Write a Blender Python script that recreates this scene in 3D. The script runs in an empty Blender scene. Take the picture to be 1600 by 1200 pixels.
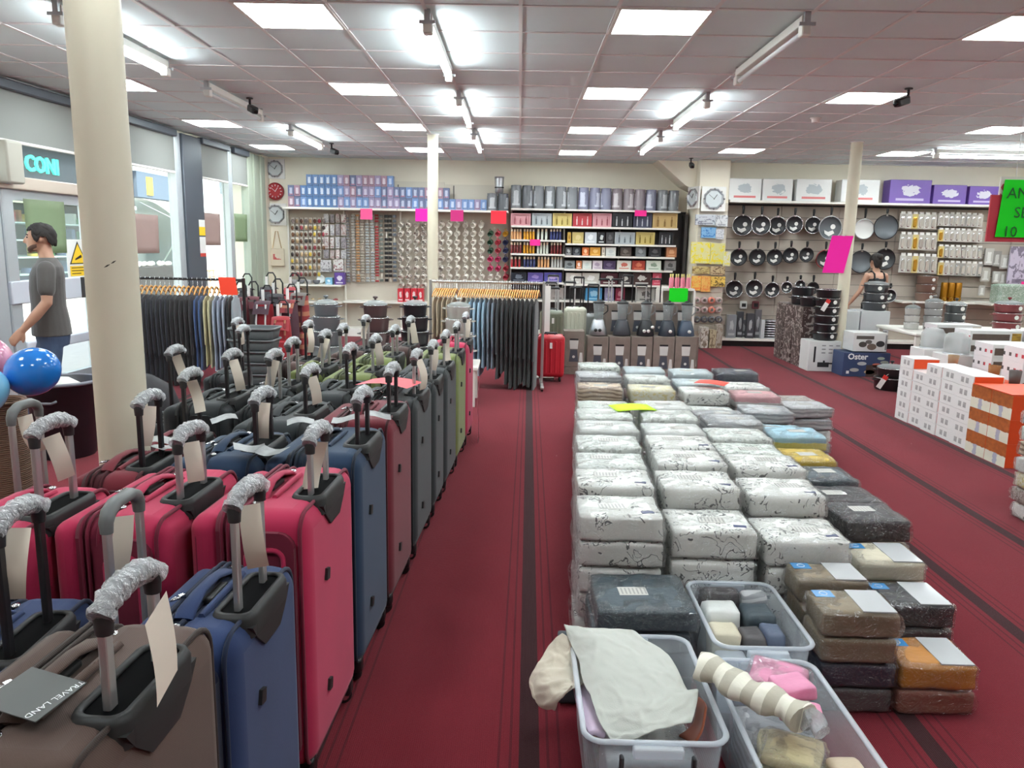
import bpy, bmesh, math, random
from mathutils import Vector, Matrix, noise
RND = random.Random(11)
SC = bpy.context.scene
COL = SC.collection
PI = math.pi
sin, cos = math.sin, math.cos

# ---------------------------------------------------------------- camera
CF, CP, CYAW, CR, CH = 1204.5, .1785, -.0065, .019, 1.65      # focal px (1600 wide), pitch, yaw, roll, height
_f = Vector((sin(CYAW) * cos(CP), cos(CYAW) * cos(CP), -sin(CP)))
_r0 = Vector((cos(CYAW), -sin(CYAW), 0))
_d0 = _f.cross(_r0)
_r = _r0 * cos(CR) - _d0 * sin(CR)
_d = _r0 * sin(CR) + _d0 * cos(CR)
_c = Vector((0, 0, CH))
cam_data = bpy.data.cameras.new('camera')
cam = bpy.data.objects.new('camera', cam_data)
COL.objects.link(cam)
cam_data.sensor_width = 36
cam_data.lens = CF / 1600 * 36
cam_data.clip_start = .02
cam_data.clip_end = 200
u_ = -_d
b_ = -_f
cam.matrix_world = Matrix(((_r.x, u_.x, b_.x, 0), (_r.y, u_.y, b_.y, 0), (_r.z, u_.z, b_.z, CH), (0, 0, 0, 1)))
SC.camera = cam


def ray(x, y): return _f * CF + _r * (x - 800) + _d * (y - 600)
def at_z(x, y, z): v = ray(x, y); return _c + v * ((z - CH) / v.z)
def at_y(x, y, Y): v = ray(x, y); return _c + v * (Y / v.y)
def proj(p):
    v = Vector(p) - _c
    w = v.dot(_f)
    return (800 + CF * v.dot(_r) / w, 600 + CF * v.dot(_d) / w, w)


# ---------------------------------------------------------------- world, sun, exposure
world = bpy.data.worlds.new('world')
SC.world = world
world.use_nodes = True
wn = world.node_tree
bg = wn.nodes['Background']
sky = wn.nodes.new('ShaderNodeTexSky')
sky.sky_type = 'NISHITA'
sky.sun_elevation = math.radians(48)
sky.sun_rotation = math.radians(200)
sky.sun_disc = False
sky.air_density = 1.2
sky.dust_density = 2.0
wn.links.new(sky.outputs[0], bg.inputs[0])
bg.inputs[1].default_value = .42
sun_d = bpy.data.lights.new('sun', 'SUN')
sun_d.energy = 8
sun_d.angle = .01
sun_d.color = (1, .95, .86)
sun = bpy.data.objects.new('sun', sun_d)
COL.objects.link(sun)
sun.rotation_euler = Vector((-.55, .45, -.85)).to_track_quat('-Z', 'Y').to_euler()   # shines on the far side of the street
SC.view_settings.view_transform = 'Standard'
SC.view_settings.look = 'None'
SC.view_settings.exposure = .68
SC.view_settings.gamma = 1
SC.view_settings.use_curve_mapping = False
SC.cycles.max_bounces = 8
SC.cycles.diffuse_bounces = 4
SC.cycles.glossy_bounces = 3
SC.cycles.transparent_max_bounces = 16
SC.cycles.caustics_reflective = False
SC.cycles.caustics_refractive = False
PANEL_W, TUBE_W = 19.0, 38.0      # radiance of the ceiling panels and of the fluorescent tubes


# ---------------------------------------------------------------- materials
def lin(c):
    return tuple(((v / 255) / 12.92 if v / 255 <= .04045 else ((v / 255 + .055) / 1.055) ** 2.4) for v in c)


MATS = {}


class NT:
    """small node helper"""
    def __init__(s, name):
        s.m = bpy.data.materials.new(name)
        s.m.use_nodes = True
        s.t = s.m.node_tree
        s.b = s.t.nodes['Principled BSDF']
        s.out = s.t.nodes['Material Output']

    def n(s, kind, **kw):
        o = s.t.nodes.new('ShaderNode' + kind)
        for k, v in kw.items(): setattr(o, k, v)
        return o

    def l(s, a, b): s.t.links.new(a, b)

    def math(s, op, a, b=0., c=None):
        o = s.n('Math', operation=op)
        for i, v in enumerate((a, b, c)):
            if v is None: continue
            if isinstance(v, (int, float)): o.inputs[i].default_value = v
            else: s.l(v, o.inputs[i])
        return o.outputs[0]

    def mix(s, fac, a, b):
        o = s.n('Mix', data_type='RGBA')
        for i, v in ((0, fac), (6, a), (7, b)):
            if isinstance(v, (int, float)): o.inputs[i].default_value = v
            elif isinstance(v, tuple): o.inputs[i].default_value = (*lin(v), 1)
            else: s.l(v, o.inputs[i])
        return o.outputs[2]

    def coord(s, which='Object'): return s.n('TexCoord').outputs[which]

    def xyz(s, vec=None):
        o = s.n('SeparateXYZ')
        s.l(vec if vec is not None else s.coord(), o.inputs[0])
        return o.outputs

    def noise(s, scale, detail=2, vec=None, dist=0, rough=.5):
        o = s.n('TexNoise')
        o.inputs['Scale'].default_value = scale
        o.inputs['Detail'].default_value = detail
        o.inputs['Distortion'].default_value = dist
        o.inputs['Roughness'].default_value = rough
        s.l(vec if vec is not None else s.coord(), o.inputs['Vector'])
        return o.outputs['Fac']

    def rvec(s, scale=(1, 1, 1), k=7.):
        """object coordinates moved by a per-object random, so copies differ"""
        mp = s.n('Mapping')
        mp.inputs['Scale'].default_value = scale
        s.l(s.coord(), mp.inputs['Vector'])
        o = s.n('VectorMath', operation='ADD')
        s.l(mp.outputs[0], o.inputs[0])
        s.l(s.math('MULTIPLY', s.n('ObjectInfo').outputs['Random'], k), o.inputs[1])
        return o.outputs[0]

    def ramp(s, fac, stops, interp='LINEAR'):
        o = s.n('ValToRGB')
        o.color_ramp.interpolation = interp
        e = o.color_ramp.elements
        while len(e) < len(stops): e.new(.5)
        for i, (p, c) in enumerate(stops):
            e[i].position = p
            e[i].color = (*lin(c), 1)
        s.l(fac, o.inputs[0])
        return o.outputs[0]

    def col(s, c):
        if isinstance(c, tuple): s.b.inputs['Base Color'].default_value = (*lin(c), 1)
        else: s.l(c, s.b.inputs['Base Color'])

    def bump(s, h, strength=.3, dist=.005):
        o = s.n('Bump')
        o.inputs['Strength'].default_value = strength
        o.inputs['Distance'].default_value = dist
        s.l(h, o.inputs['Height'])
        s.l(o.outputs[0], s.b.inputs['Normal'])
        return o

    def set(s, **kw):
        for k, v in kw.items():
            i = s.b.inputs[k.replace('_', ' ')]
            if isinstance(v, tuple) and len(v) == 3: v = (*v, 1)
            i.default_value = v
        return s


def mat(name, c, rough=.5, metal=0., bump=0, bscale=60, var=0, vscale=8, coat=0, spec=.5, alpha=1, sheen=0):
    """plain procedural material: base colour, slight noise variation, fine bump"""
    if name in MATS: return MATS[name]
    t = NT(name)
    if var:
        d = tuple(max(0, v * (1 - var)) for v in c)
        t.col(t.mix(t.noise(vscale, 3, t.rvec()), c, d))
    else: t.col(c)
    t.set(Roughness=rough, Metallic=metal, Coat_Weight=coat, Specular_IOR_Level=spec)
    if coat: t.set(Coat_Roughness=.08)
    if bump: t.bump(t.noise(bscale, 2), bump, .004)
    if alpha < 1: t.set(Alpha=alpha)
    if sheen: t.set(Sheen_Weight=sheen)
    MATS[name] = t.m
    return t.m


def emit(name, c, w):
    if name in MATS: return MATS[name]
    t = NT(name)
    t.col(c)
    t.set(Emission_Color=lin(c), Emission_Strength=w)
    MATS[name] = t.m
    return t.m


def clear(name, tint=(240, 245, 248), a=.15, rough=.08, bump=0, bscale=30):
    """thin clear plastic or glass: mostly see-through with a real gloss"""
    if name in MATS: return MATS[name]
    t = NT(name)
    tr = t.n('BsdfTransparent')
    tr.inputs[0].default_value = (*lin(tint), 1)
    t.col(tint)
    t.set(Roughness=rough, Specular_IOR_Level=.6)
    mx = t.n('MixShader')
    fr = t.n('Fresnel')
    fr.inputs[0].default_value = 1.35
    if bump:
        b = t.bump(t.noise(bscale, 3, t.rvec(), .6), bump, .02)
        t.l(b.outputs[0], fr.inputs['Normal'])
    front = t.math('SUBTRACT', 1., t.n('NewGeometry').outputs['Backfacing'])
    t.l(t.math('MINIMUM', t.math('ADD', t.math('MULTIPLY', t.math('MULTIPLY', fr.outputs[0], front), .8), a), 1.), mx.inputs[0])
    t.l(tr.outputs[0], mx.inputs[1])
    t.l(t.b.outputs[0], mx.inputs[2])
    t.l(mx.outputs[0], t.out.inputs[0])
    MATS[name] = t.m
    return t.m


# ---------------------------------------------------------------- mesh building
class MB:
    def __init__(s): s.v = []; s.f = []; s.mi = []; s.sm = []

    def add(s, vs, fs, mi=0, smooth=False):
        o = len(s.v)
        s.v += [tuple(v) for v in vs]
        for f in fs:
            s.f.append(tuple(i + o for i in f))
            s.mi.append(mi)
            s.sm.append(smooth)
        return s

    def box(s, x0, x1, y0, y1, z0, z1, mi=0, faces=None):
        v = [(x, y, z) for z in (z0, z1) for y in (y0, y1) for x in (x0, x1)]
        f = [(0, 2, 3, 1), (4, 5, 7, 6), (0, 1, 5, 4), (2, 6, 7, 3), (0, 4, 6, 2), (1, 3, 7, 5)]  # -z +z -y +y -x +x
        if isinstance(mi, (list, tuple)):
            for k, q in enumerate(f): s.add(v, [q], mi[k])
            return s
        return s.add(v, f, mi)

    def bm(s, b, mi=0, smooth=None):
        b.verts.ensure_lookup_table()
        o = len(s.v)
        s.v += [tuple(v.co) for v in b.verts]
        for f in b.faces:
            s.f.append(tuple(v.index + o for v in f.verts))
            s.mi.append(mi)
            s.sm.append(f.smooth if smooth is None else smooth)
        b.free()
        return s

    def rbox(s, x0, x1, y0, y1, z0, z1, r=.02, seg=3, mi=0, only=None):
        """rounded box; only='x'/'y'/'z' rounds just the edges along that axis"""
        b = bmesh.new()
        bmesh.ops.create_cube(b, size=1)
        for v in b.verts:
            v.co = ((x0 + x1) / 2 + v.co.x * (x1 - x0), (y0 + y1) / 2 + v.co.y * (y1 - y0), (z0 + z1) / 2 + v.co.z * (z1 - z0))
        es = b.edges[:]
        if only:
            k = 'xyz'.index(only)
            es = [e for e in es if abs(e.verts[0].co[k] - e.verts[1].co[k]) > 1e-6]
        r = min(r, .49 * min(x1 - x0, y1 - y0, z1 - z0)) if not only else r
        bmesh.ops.bevel(b, geom=es, offset=r, segments=seg, profile=.5, affect='EDGES')
        big = sorted((f.calc_area() for f in b.faces), reverse=True)
        lim = big[5] if len(big) > 5 else 0
        for f in b.faces: f.smooth = f.calc_area() < lim * .999
        b.verts.index_update()
        return s.bm(b, mi)

    def lathe(s, prof, n=16, mi=0, c=(0, 0, 0), smooth=True, sx=1, sy=1, axis='z', cap=True):
        vs, fs = [], []
        for r, z in prof:
            for k in range(n):
                a = 2 * PI * k / n
                p = (r * cos(a) * sx, r * sin(a) * sy, z)
                if axis == 'x': p = (z, p[0], p[1])
                if axis == 'y': p = (p[0], z, p[1])
                vs.append((p[0] + c[0], p[1] + c[1], p[2] + c[2]))
        for i in range(len(prof) - 1):
            for k in range(n):
                a, b = i * n + k, i * n + (k + 1) % n
                fs.append((a, b, b + n, a + n))
        s.add(vs, fs, mi, smooth)
        if cap:
            for i, rev in ((0, True), (len(prof) - 1, False)):
                if prof[i][0] > 1e-6:
                    q = [vs[i * n + k] for k in range(n)]
                    s.add(q, [tuple(range(n))[::-1] if rev else tuple(range(n))], mi)
        return s

    def tube(s, pts, r, n=8, mi=0, closed=False, smooth=True, flat=1.):
        pts = [Vector(p) for p in pts]
        N = len(pts)
        rs = r if isinstance(r, (list, tuple)) else [r] * N
        vs, fs = [], []
        up = None
        for i, p in enumerate(pts):
            a = pts[(i - 1) % N] if (closed or i > 0) else p
            b = pts[(i + 1) % N] if (closed or i < N - 1) else p
            t = (b - a).normalized()
            if up is None:
                up = Vector((0, 0, 1)) if abs(t.z) < .9 else Vector((0, 1, 0))
            sd = t.cross(up)
            if sd.length < 1e-5: sd = t.cross(Vector((1, 0, 0)))
            sd.normalize()
            up = sd.cross(t).normalized()
            for k in range(n):
                g = 2 * PI * k / n
                vs.append(p + sd * cos(g) * rs[i] + up * sin(g) * rs[i] * flat)
        for i in range(N if closed else N - 1):
            for k in range(n):
                a, b = i * n + k, i * n + (k + 1) % n
                c, d = ((i + 1) % N) * n + (k + 1) % n, ((i + 1) % N) * n + k
                fs.append((a, b, c, d))
        s.add(vs, fs, mi, smooth)
        if not closed:
            s.add(vs[:n], [tuple(range(n))[::-1]], mi)
            s.add(vs[-n:], [tuple(range(n))], mi)
        return s

    def prism(s, poly, d0, d1, axis='y', mi=0):
        """poly in the plane normal to axis, extruded from d0 to d1"""
        n = len(poly)
        def P(a, b, d): return {'x': (d, a, b), 'y': (a, d, b), 'z': (a, b, d)}[axis]
        vs = [P(a, b, d0) for a, b in poly] + [P(a, b, d1) for a, b in poly]
        fs = [tuple(range(n)), tuple(range(n, 2 * n))[::-1]] + [((i + 1) % n, i, i + n, (i + 1) % n + n) for i in range(n)]
        if axis == 'y': pass
        return s.add(vs, fs, mi)

    def grid(s, nx, ny, fn, mi=0, smooth=True, wrap=False):
        vs = [fn(i / nx, j / ny) for j in range(ny + 1) for i in range(nx + (0 if wrap else 1))]
        w = nx if wrap else nx + 1
        fs = []
        for j in range(ny):
            for i in range(nx):
                a, b = j * w + i, j * w + (i + 1) % w
                fs.append((a, b, b + w, a + w))
        return s.add(vs, fs, mi, smooth)

    def move(s, d=(0, 0, 0), rz=0, sc=1, start=0, mtx=None):
        m = mtx if mtx is not None else Matrix.Translation(d) @ Matrix.Rotation(rz, 4, 'Z') @ Matrix.Scale(sc, 4)
        s.v[start:] = [tuple(m @ Vector(v)) for v in s.v[start:]]
        return s

    def mesh(s, name, *mats):
        me = bpy.data.meshes.new(name)
        me.from_pydata(s.v, [], s.f)
        for m in mats: me.materials.append(m)
        me.polygons.foreach_set('material_index', s.mi)
        me.polygons.foreach_set('use_smooth', s.sm)
        b = bmesh.new()
        b.from_mesh(me)
        bmesh.ops.recalc_face_normals(b, faces=b.faces)
        b.to_mesh(me)
        b.free()
        me.update()
        return me


def obj(name, me, parent=None, loc=(0, 0, 0), rz=0., rot=None, sc=None):
    o = bpy.data.objects.new(name, me)
    COL.objects.link(o)
    o.location = loc
    o.rotation_euler = rot if rot is not None else (0, 0, rz)
    if sc is not None: o.scale = sc if isinstance(sc, (tuple, list)) else (sc, sc, sc)
    if parent is not None: o.parent = parent
    return o


def tag(o, label, cat, group=None):
    o['label'] = label
    o['category'] = cat
    if group: o['group'] = group
    return o


def thing(name, label, cat, loc=(0, 0, 0), rz=0., group=None, rot=None):
    o = bpy.data.objects.new(name, None)
    COL.objects.link(o)
    o.empty_display_size = .1
    o.location = loc
    o.rotation_euler = rot if rot is not None else (0, 0, rz)
    return tag(o, label, cat, group)


def struct(o):
    o['kind'] = 'structure'
    return o


def dup(o, loc=None, rz=None, label=None, group=None, parent=None, rot=None, sc=None):
    c = o.copy()
    COL.objects.link(c)
    c.parent = parent
    if loc is not None: c.location = loc
    if rz is not None: c.rotation_euler = (0, 0, rz)
    if rot is not None: c.rotation_euler = rot
    if sc is not None: c.scale = sc if isinstance(sc, (tuple, list)) else (sc, sc, sc)
    if label: c['label'] = label
    if group: c['group'] = group
    for ch in o.children: dup(ch, parent=c)
    return c


def text_mesh(txt, size, m, bold=0., align='CENTER', depth=.0008):
    cu = bpy.data.curves.new('t', 'FONT')
    cu.body = txt
    cu.size = size
    cu.align_x = align
    cu.align_y = 'CENTER'
    cu.extrude = depth
    cu.offset = bold
    cu.resolution_u = 2
    o = bpy.data.objects.new('t', cu)
    COL.objects.link(o)
    bpy.context.view_layer.update()
    me = bpy.data.meshes.new_from_object(o.evaluated_get(bpy.context.evaluated_depsgraph_get()))
    bpy.data.objects.remove(o)
    bpy.data.curves.remove(cu)
    me.materials.clear()
    me.materials.append(m)
    return me


FACE_CAM = (PI / 2, 0, 0)     # a flat text turned to face -Y

# ================================================================ THE SETTING
H = 3.095                       # ceiling
YB, YR = 14.05, 13.6            # back wall, and its nearer right part
XR, YF = 9.6, -3.6
WTH = math.atan(.056)           # the shop front runs slightly askew
def wall_x(y): return -5.25 + .056 * y


def carpet():
    t = NT('carpet')
    x, y, z = t.xyz()
    xs = t.math('SUBTRACT', x, t.math('MULTIPLY', t.math('SUBTRACT', y, 4.), .012))
    tot = None
    thin = None
    for s in (-4.3, -3.55, -2.8, -2.05, -1.34, -.63, .085, .76, 1.45, 2.25, 2.95, 3.75, 4.5, 5.2, 5.95, 6.7, 7.4):
        a = t.math('COMPARE', xs, s, .034)
        tot = a if tot is None else t.math('ADD', tot, a)
        for d in (-.062, .062, -.1, .1):
            b = t.math('COMPARE', xs, s + d, .0045)
            thin = b if thin is None else t.math('ADD', thin, b)
    n1 = t.noise(3, 4)
    n2 = t.noise(260, 2)
    base = t.mix(t.math('MULTIPLY', n1, .6), (127, 34, 46), (108, 27, 38))
    base = t.mix(t.math('MULTIPLY', t.math('SUBTRACT', n2, .3), .9), base, (68, 20, 29))
    base = t.mix(t.math('MULTIPLY', thin, .55), base, (52, 16, 22))
    base = t.mix(t.math('MULTIPLY', tot, .9), base, (44, 28, 30))
    sp = t.n('TexVoronoi')
    sp.inputs['Scale'].default_value = 2.6
    t.l(t.coord(), sp.inputs['Vector'])
    base = t.mix(t.math('LESS_THAN', sp.outputs['Distance'], .014), base, (200, 190, 180))
    t.col(base)
    t.set(Roughness=.95, Specular_IOR_Level=.1, Sheen_Weight=.1)
    rib = t.math('SINE', t.math('MULTIPLY', x, 900.))
    t.bump(t.math('ADD', t.math('MULTIPLY', rib, .25), n2), .5, .004)
    return t.m


M_CARPET = carpet()
M_WALL = mat('wall_paint', (240, 232, 214), .75, bump=.08, bscale=20, var=.05, vscale=2)
M_CEIL = mat('ceiling_tile', (225, 236, 238), .85, bump=.25, bscale=180, var=.05, vscale=1.5)
M_GRID = mat('grid_metal', (226, 222, 222), .6)
M_PILLAR = mat('pillar_paint', (222, 214, 192), .5, bump=.05, bscale=14, var=.04, vscale=3)
M_WHITE = mat('white_metal', (226, 222, 216), .45)
M_SHELF = mat('shelf_metal', (232, 228, 220), .4)
M_BLACK = mat('black_plastic', (22, 22, 24), .4)
M_DARK = mat('dark_grey', (52, 52, 54), .5)
M_CHROME = mat('chrome', (215, 215, 218), .18, 1)
M_STEEL = mat('brushed_steel', (185, 186, 190), .32, .9)
M_ALU = mat('aluminium', (196, 200, 206), .35, .6)

fl = struct(obj('floor', MB().box(-5.3, XR, YF, 14.3, -.1, 0).mesh('floor', M_CARPET)))
struct(obj('wall_back', MB().box(-5.2, 3.0, YB, YB + .2, 0, H + .1).mesh('wall_back', M_WALL)))
struct(obj('wall_back_recess', MB().box(3.4, XR, YR, YB + .2, 0, H + .1).mesh('wall_recess', M_WALL)))
struct(obj('wall_right', MB().box(XR, XR + .2, YF, YB + .2, 0, H + .1).mesh('wall_right', M_WALL)))
struct(obj('wall_front', MB().box(-5.6, XR, YF - .2, YF, 0, H + .1).mesh('wall_front', M_WALL)))
struct(obj('trim_1', MB().rbox(2.96, 3.46, 13.2, YB + .1, 0, H, .01, 1).mesh('pilaster', M_WALL)))   # boxed-in column on the back wall
a = [at_y(p[0], p[1], 13.7) for p in ((1024, 254), (1096, 250), (1096, 300), (1066, 291))]
struct(obj('trim_2', MB().prism([(a[0].x, H), (2.97, H), (2.97, a[2].z), (a[3].x, a[3].z)], 13.45, 14.06).mesh('stair_soffit', M_WALL)))

# ---- ceiling: panel lights sit in the same 0.6 m grid as the tiles
TX, TY = .876, 5.37
PANELS = [(0, j) for j in (-8, -4, 0, 4, 8, 12)] + [(-4, j) for j in (-8, -4, 0, 4, 8, 12)] + \
         [(-8, j) for j in (-8, -4, 0, 4, 8, 12)] + [(4, j) for j in (-8, -4, 0, 4, 11)] + \
         [(8, j) for j in (-8, -4, 1, 7, 11)] + [(12, j) for j in (-4, 1, 7, 11)]
ceil = struct(obj('ceiling', MB().box(-5.6, XR, YF, 14.3, H + .03, H + .15).mesh('ceiling', M_CEIL)))
tile_me = MB().box(-.29, .29, -.29, .29, .004, .024).mesh('ceiling_tile', M_CEIL)
rest = MB()
PS = set(PANELS)
for i in range(-10, 15):
    for j in range(-14, 15):
        if (i, j) in PS: continue
        x, y = TX + .6 * i, TY + .6 * j
        if x < wall_x(y) - .2 or x > XR or y > 14.1 or y < YF: continue
        q = proj((x, y, H))
        if q[2] > .5 and -60 < q[0] < 1660 and -40 < q[1] < 400 and len(ceil.children) < 298:
            o = obj('tile', tile_me, ceil, (x, y, H), rot=(RND.uniform(-.006, .006), RND.uniform(-.006, .006), 0))
        else: rest.box(x - .29, x + .29, y - .29, y + .29, H + .004, H + .024)
o = obj('tiles_out_of_view', rest.mesh('tiles', M_CEIL), ceil)
o['kind'] = 'stuff'
g = MB()
for i in range(-11, 15):
    x = TX + .3 + .6 * i
    if -5.4 < x < XR: g.box(x - .012, x + .012, YF, 14.2, H - .002, H + .01)
for j in range(-15, 15):
    y = TY + .3 + .6 * j
    if YF < y < 14.2: g.box(-5.5, XR, y - .012, y + .012, H - .0025, H + .009)
obj('grid_bars', g.mesh('grid_bars', M_GRID), ceil)

M_PANEL = emit('panel_diffuser', (239, 250, 252), PANEL_W)
fr = MB()
for a0, a1, b0, b1 in ((-.298, .298, -.298, -.276), (-.298, .298, .276, .298), (-.298, -.276, -.276, .276), (.276, .298, -.276, .276)): fr.box(a0, a1, b0, b1, -.006, .012)
fr_me = fr.mesh('panel_frame', M_WHITE)
df_me = MB().box(-.276, .276, -.276, .276, -.002, .008).mesh('panel_diffuser', M_PANEL)
for i, j in PANELS:
    t = thing('ceiling_light_panel', 'square white light panel set flush in the tiled ceiling', 'ceiling light', (TX + .6 * i, TY + .6 * j, H), 0, 'square ceiling light panels')
    obj('frame', fr_me, t)
    obj('diffuser', df_me, t)

# ---- fluorescent battens hung under the ceiling
M_TUBE = emit('tube_lit', (239, 250, 252), TUBE_W)
M_TUBE0 = mat('tube_unlit', (220, 220, 222), .3)
hs_me = MB().rbox(-.026, .026, 0, 1.5, .03, .085, .006, 2).mesh('batten_housing', M_WHITE)
def tube_me(m): return MB().lathe([(.0, .02), (.018, .02), (.018, 1.48), (0, 1.48)], 10, axis='y', c=(0, 0, -.01)).mesh('batten_tube', m)
T1, T0 = tube_me(M_TUBE), tube_me(M_TUBE0)
cap_me = MB().rbox(-.03, .03, -.03, .05, -.04, .03, .01, 2).mesh('batten_end_cap', M_WHITE)
clip_me = MB().box(-.018, .018, -.03, .0, .03, .13).box(-.05, .05, -.035, -.02, .015, .035).mesh('batten_bracket', M_STEEL)
def batten(x, y, lit, label, rz=0., L=1.):
    t = thing('fluorescent_batten', label, 'light fitting', (x, y, H - .1), rz, 'fluorescent battens under the ceiling')
    obj('housing', hs_me, t, sc=(1, L, 1))
    obj('tube', T1 if lit else T0, t, sc=(1, L, 1))
    obj('end_cap', cap_me, t)
    obj('end_cap', cap_me, t, (0, 1.5 * L, 0), PI)
    obj('bracket', clip_me, t)
    obj('bracket', clip_me, t, (0, 1.5 * L, 0), PI)
LB = 'lit white fluorescent batten hanging under the tiled ceiling'
for x, y, lit in ((-.61, 5.2, 1), (-.61, 7.75, 1), (-.61, 10.2, 1), (1.74, 5.1, 0), (1.74, 7.65, 1), (1.74, 10.1, 1), (-2.93, 5.15, 1), (-2.93, 7.5, 0), (-2.93, 10.15, 1),
                  (5.6, 5.4, 1)):
    batten(x, y, lit, LB if lit else ('unlit white fluorescent batten, its tube dark, over the bedding pile' if x > 0 else 'unlit white fluorescent batten, its tube dark, beside the shop windows'))
p = at_z(1456, 243, H - .1)
batten(p.x + .05, p.y, 1, 'long lit fluorescent batten running across the ceiling near the pan wall', -PI / 2 + .01, 1.5)
# cameras and detector on the ceiling
M_CCTV = mat('cctv_black', (30, 30, 32), .4)
def cctv(px, py, rz, lab, z=H):
    p = at_z(px, py, z)
    t = thing('security_camera', lab, 'camera', p, rz)
    obj('mount', MB().lathe([(.035, -.01), (.035, 0)], 12).tube([(0, 0, -.005), (0, 0, -.06), (.03, 0, -.09)], .012, 6).mesh('cctv_mount', M_CCTV), t)
    h = obj('housing', MB().rbox(-.04, .12, -.035, .035, -.035, .035, .015, 2).mesh('cctv_body', M_CCTV), t, (.04, 0, -.11), rot=(0, .3, 0))
    obj('lens', MB().lathe([(.022, 0), (.022, .02), (.012, .021)], 12, axis='x', c=(.12, 0, 0)).mesh('cctv_lens', mat('lens', (8, 8, 10), .1)), h)
cctv(390, 153, -.9, 'small black security camera on the ceiling beside the unlit batten by the windows')
cctv(518, 224, -.8, 'small black security camera on the ceiling behind a lit batten')
cctv(1420, 138, -2.6, 'small black security camera at the edge of a square light panel')
cctv(1080, 247, -1.6, 'small black security camera below the sloping soffit', H)
p = at_z(1275, 184, H)
t = thing('smoke_detector', 'round white smoke detector on the ceiling', 'smoke detector', p)
obj('base', MB().lathe([(.06, -.012), (.06, 0)], 20).mesh('detector_base', M_WHITE), t)
obj('chamber', MB().lathe([(.02, -.05), (.042, -.045), (.048, -.012)], 20).mesh('detector_cap', M_WHITE), t)

# ---- round pillars
def pillar(x, y, r, lab, scuff=False):
    t = thing('pillar', lab, 'pillar', (x, y, 0))
    obj('shaft', MB().lathe([(r, 0), (r, H + .005)], 40, smooth=True, cap=False).mesh('pillar', M_PILLAR), t)
    obj('collar', MB().lathe([(r, -.012), (r + .012, -.012), (r + .012, 0), (r, 0)], 40, c=(0, 0, H + .003), cap=False).mesh('pillar_collar', M_GRID if not scuff else M_PILLAR), t)
    return t
PILN = pillar(-1.63, 3.1, .098, 'thick cream round pillar standing among the suitcases', True)
# scuff mark on the near pillar
v = ray(172, 413)
k = Vector((_c.x, _c.y)); d = Vector((v.x, v.y)).normalized(); cc = Vector((-1.63, 3.1)) - k
tt = cc.dot(d) - math.sqrt(max(0, .0985 ** 2 - (cc.length_squared - cc.dot(d) ** 2)))
hp = k + d * tt
an = math.atan2(hp.y - 3.1, hp.x + 1.63)
zz = CH + v.z / Vector((v.x, v.y)).length * tt
sc_ = MB()
for w0, w1, z0, z1 in ((-.22, .0, -.012, .0), (.03, .22, .003, .014)):
    sc_.grid(6, 1, lambda a, b: (.0988 * cos(an + w0 + (w1 - w0) * a), .0988 * sin(an + w0 + (w1 - w0) * a), zz + z0 + (z1 - z0) * a + .006 * (b - .5) * (1.2 - abs(2 * a - 1))))
obj('scuff_mark', sc_.mesh('scuff', mat('scuff', (60, 55, 48), .8)), PILN)
pillar(-1.2, 10.8, .073, 'slim cream round pillar standing behind the clothes rail')
pillar(4.5, 10.8, .078, 'slim cream round pillar with a pink price sheet, by the pan wall')

# ---- shop front (local frame: x inward, y along the wall)
WF = dict(loc=(-5.25, 0, 0), rz=-WTH)
M_FRAME = mat('frame_silver', (188, 194, 198), .35, .3)
M_FRAMED = mat('frame_dark', (84, 90, 98), .45, .2)
M_FRAMEG = mat('frame_green_grey', (168, 176, 160), .5)
M_GLASS = clear('window_glass', (236, 242, 240), .03, .02)
def wf(name, mb, *ms, kind=True, parent=None):
    o = obj(name, mb.mesh(name, *ms), parent, **({} if parent else WF))
    if kind and not parent: struct(o)
    return o
wf('wall_left', MB().box(-.2, 0, YF, 5.6, 0, H + .05).box(-.2, 0, 13.75, 14.3, 0, H + .05).box(-.25, -.05, 5.6, 13.75, 2.98, H + .05).box(-.12, .02, 8.9, 13.75, 0, .32), M_WALL)
wn1 = wf('window_1', MB().box(-.06, -.04, 9.0, 10.75, .32, 2.56), M_GLASS)
wf('window_2', MB().box(-.06, -.04, 11.38, 12.28, .32, 2.56), M_GLASS)
wf('window_3', MB().box(-.06, -.04, 12.42, 13.05, .32, 2.56), M_GLASS)
wf('trim_3', MB().rbox(-.1, .06, 10.8, 11.36, 0, 3.05, .01, 1), M_FRAMED)
wf('trim_4', MB().rbox(-.08, .04, 10.62, 10.72, 0, 3.05, .006, 1).rbox(-.08, .03, 10.73, 10.8, 0, 3.05, .006, 1), M_FRAME)
wf('trim_5', MB().rbox(-.08, .04, 12.28, 12.36, .3, 3.05, .006, 1).rbox(-.08, .03, 12.38, 12.44, .3, 3.05, .006, 1), M_FRAME)
wf('trim_6', MB().rbox(-.08, .05, 13.02, 13.75, 0, 3.05, .006, 1).rbox(-.08, .08, 13.2, 13.28, 0, 3.05, .006, 1).rbox(-.08, .08, 13.5, 13.58, 0, 3.05, .006, 1), M_FRAMEG)
wf('trim_7', MB().box(-.1, .0, 8.9, 13.1, .3, .4).box(-.1, .0, 8.86, 8.98, 0, 3.0), M_FRAME)
def blind_mat():
    t = NT('blind_grey')
    t.col((150, 152, 148)); t.set(Roughness=.7)
    tl = t.n('BsdfTranslucent'); tl.inputs[0].default_value = (*lin((170, 172, 164)), 1)
    mx = t.n('MixShader'); mx.inputs[0].default_value = .25
    t.l(t.b.outputs[0], mx.inputs[1]); t.l(tl.outputs[0], mx.inputs[2]); t.l(mx.outputs[0], t.out.inputs[0])
    return t.m
M_BLIND = blind_mat()
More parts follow.
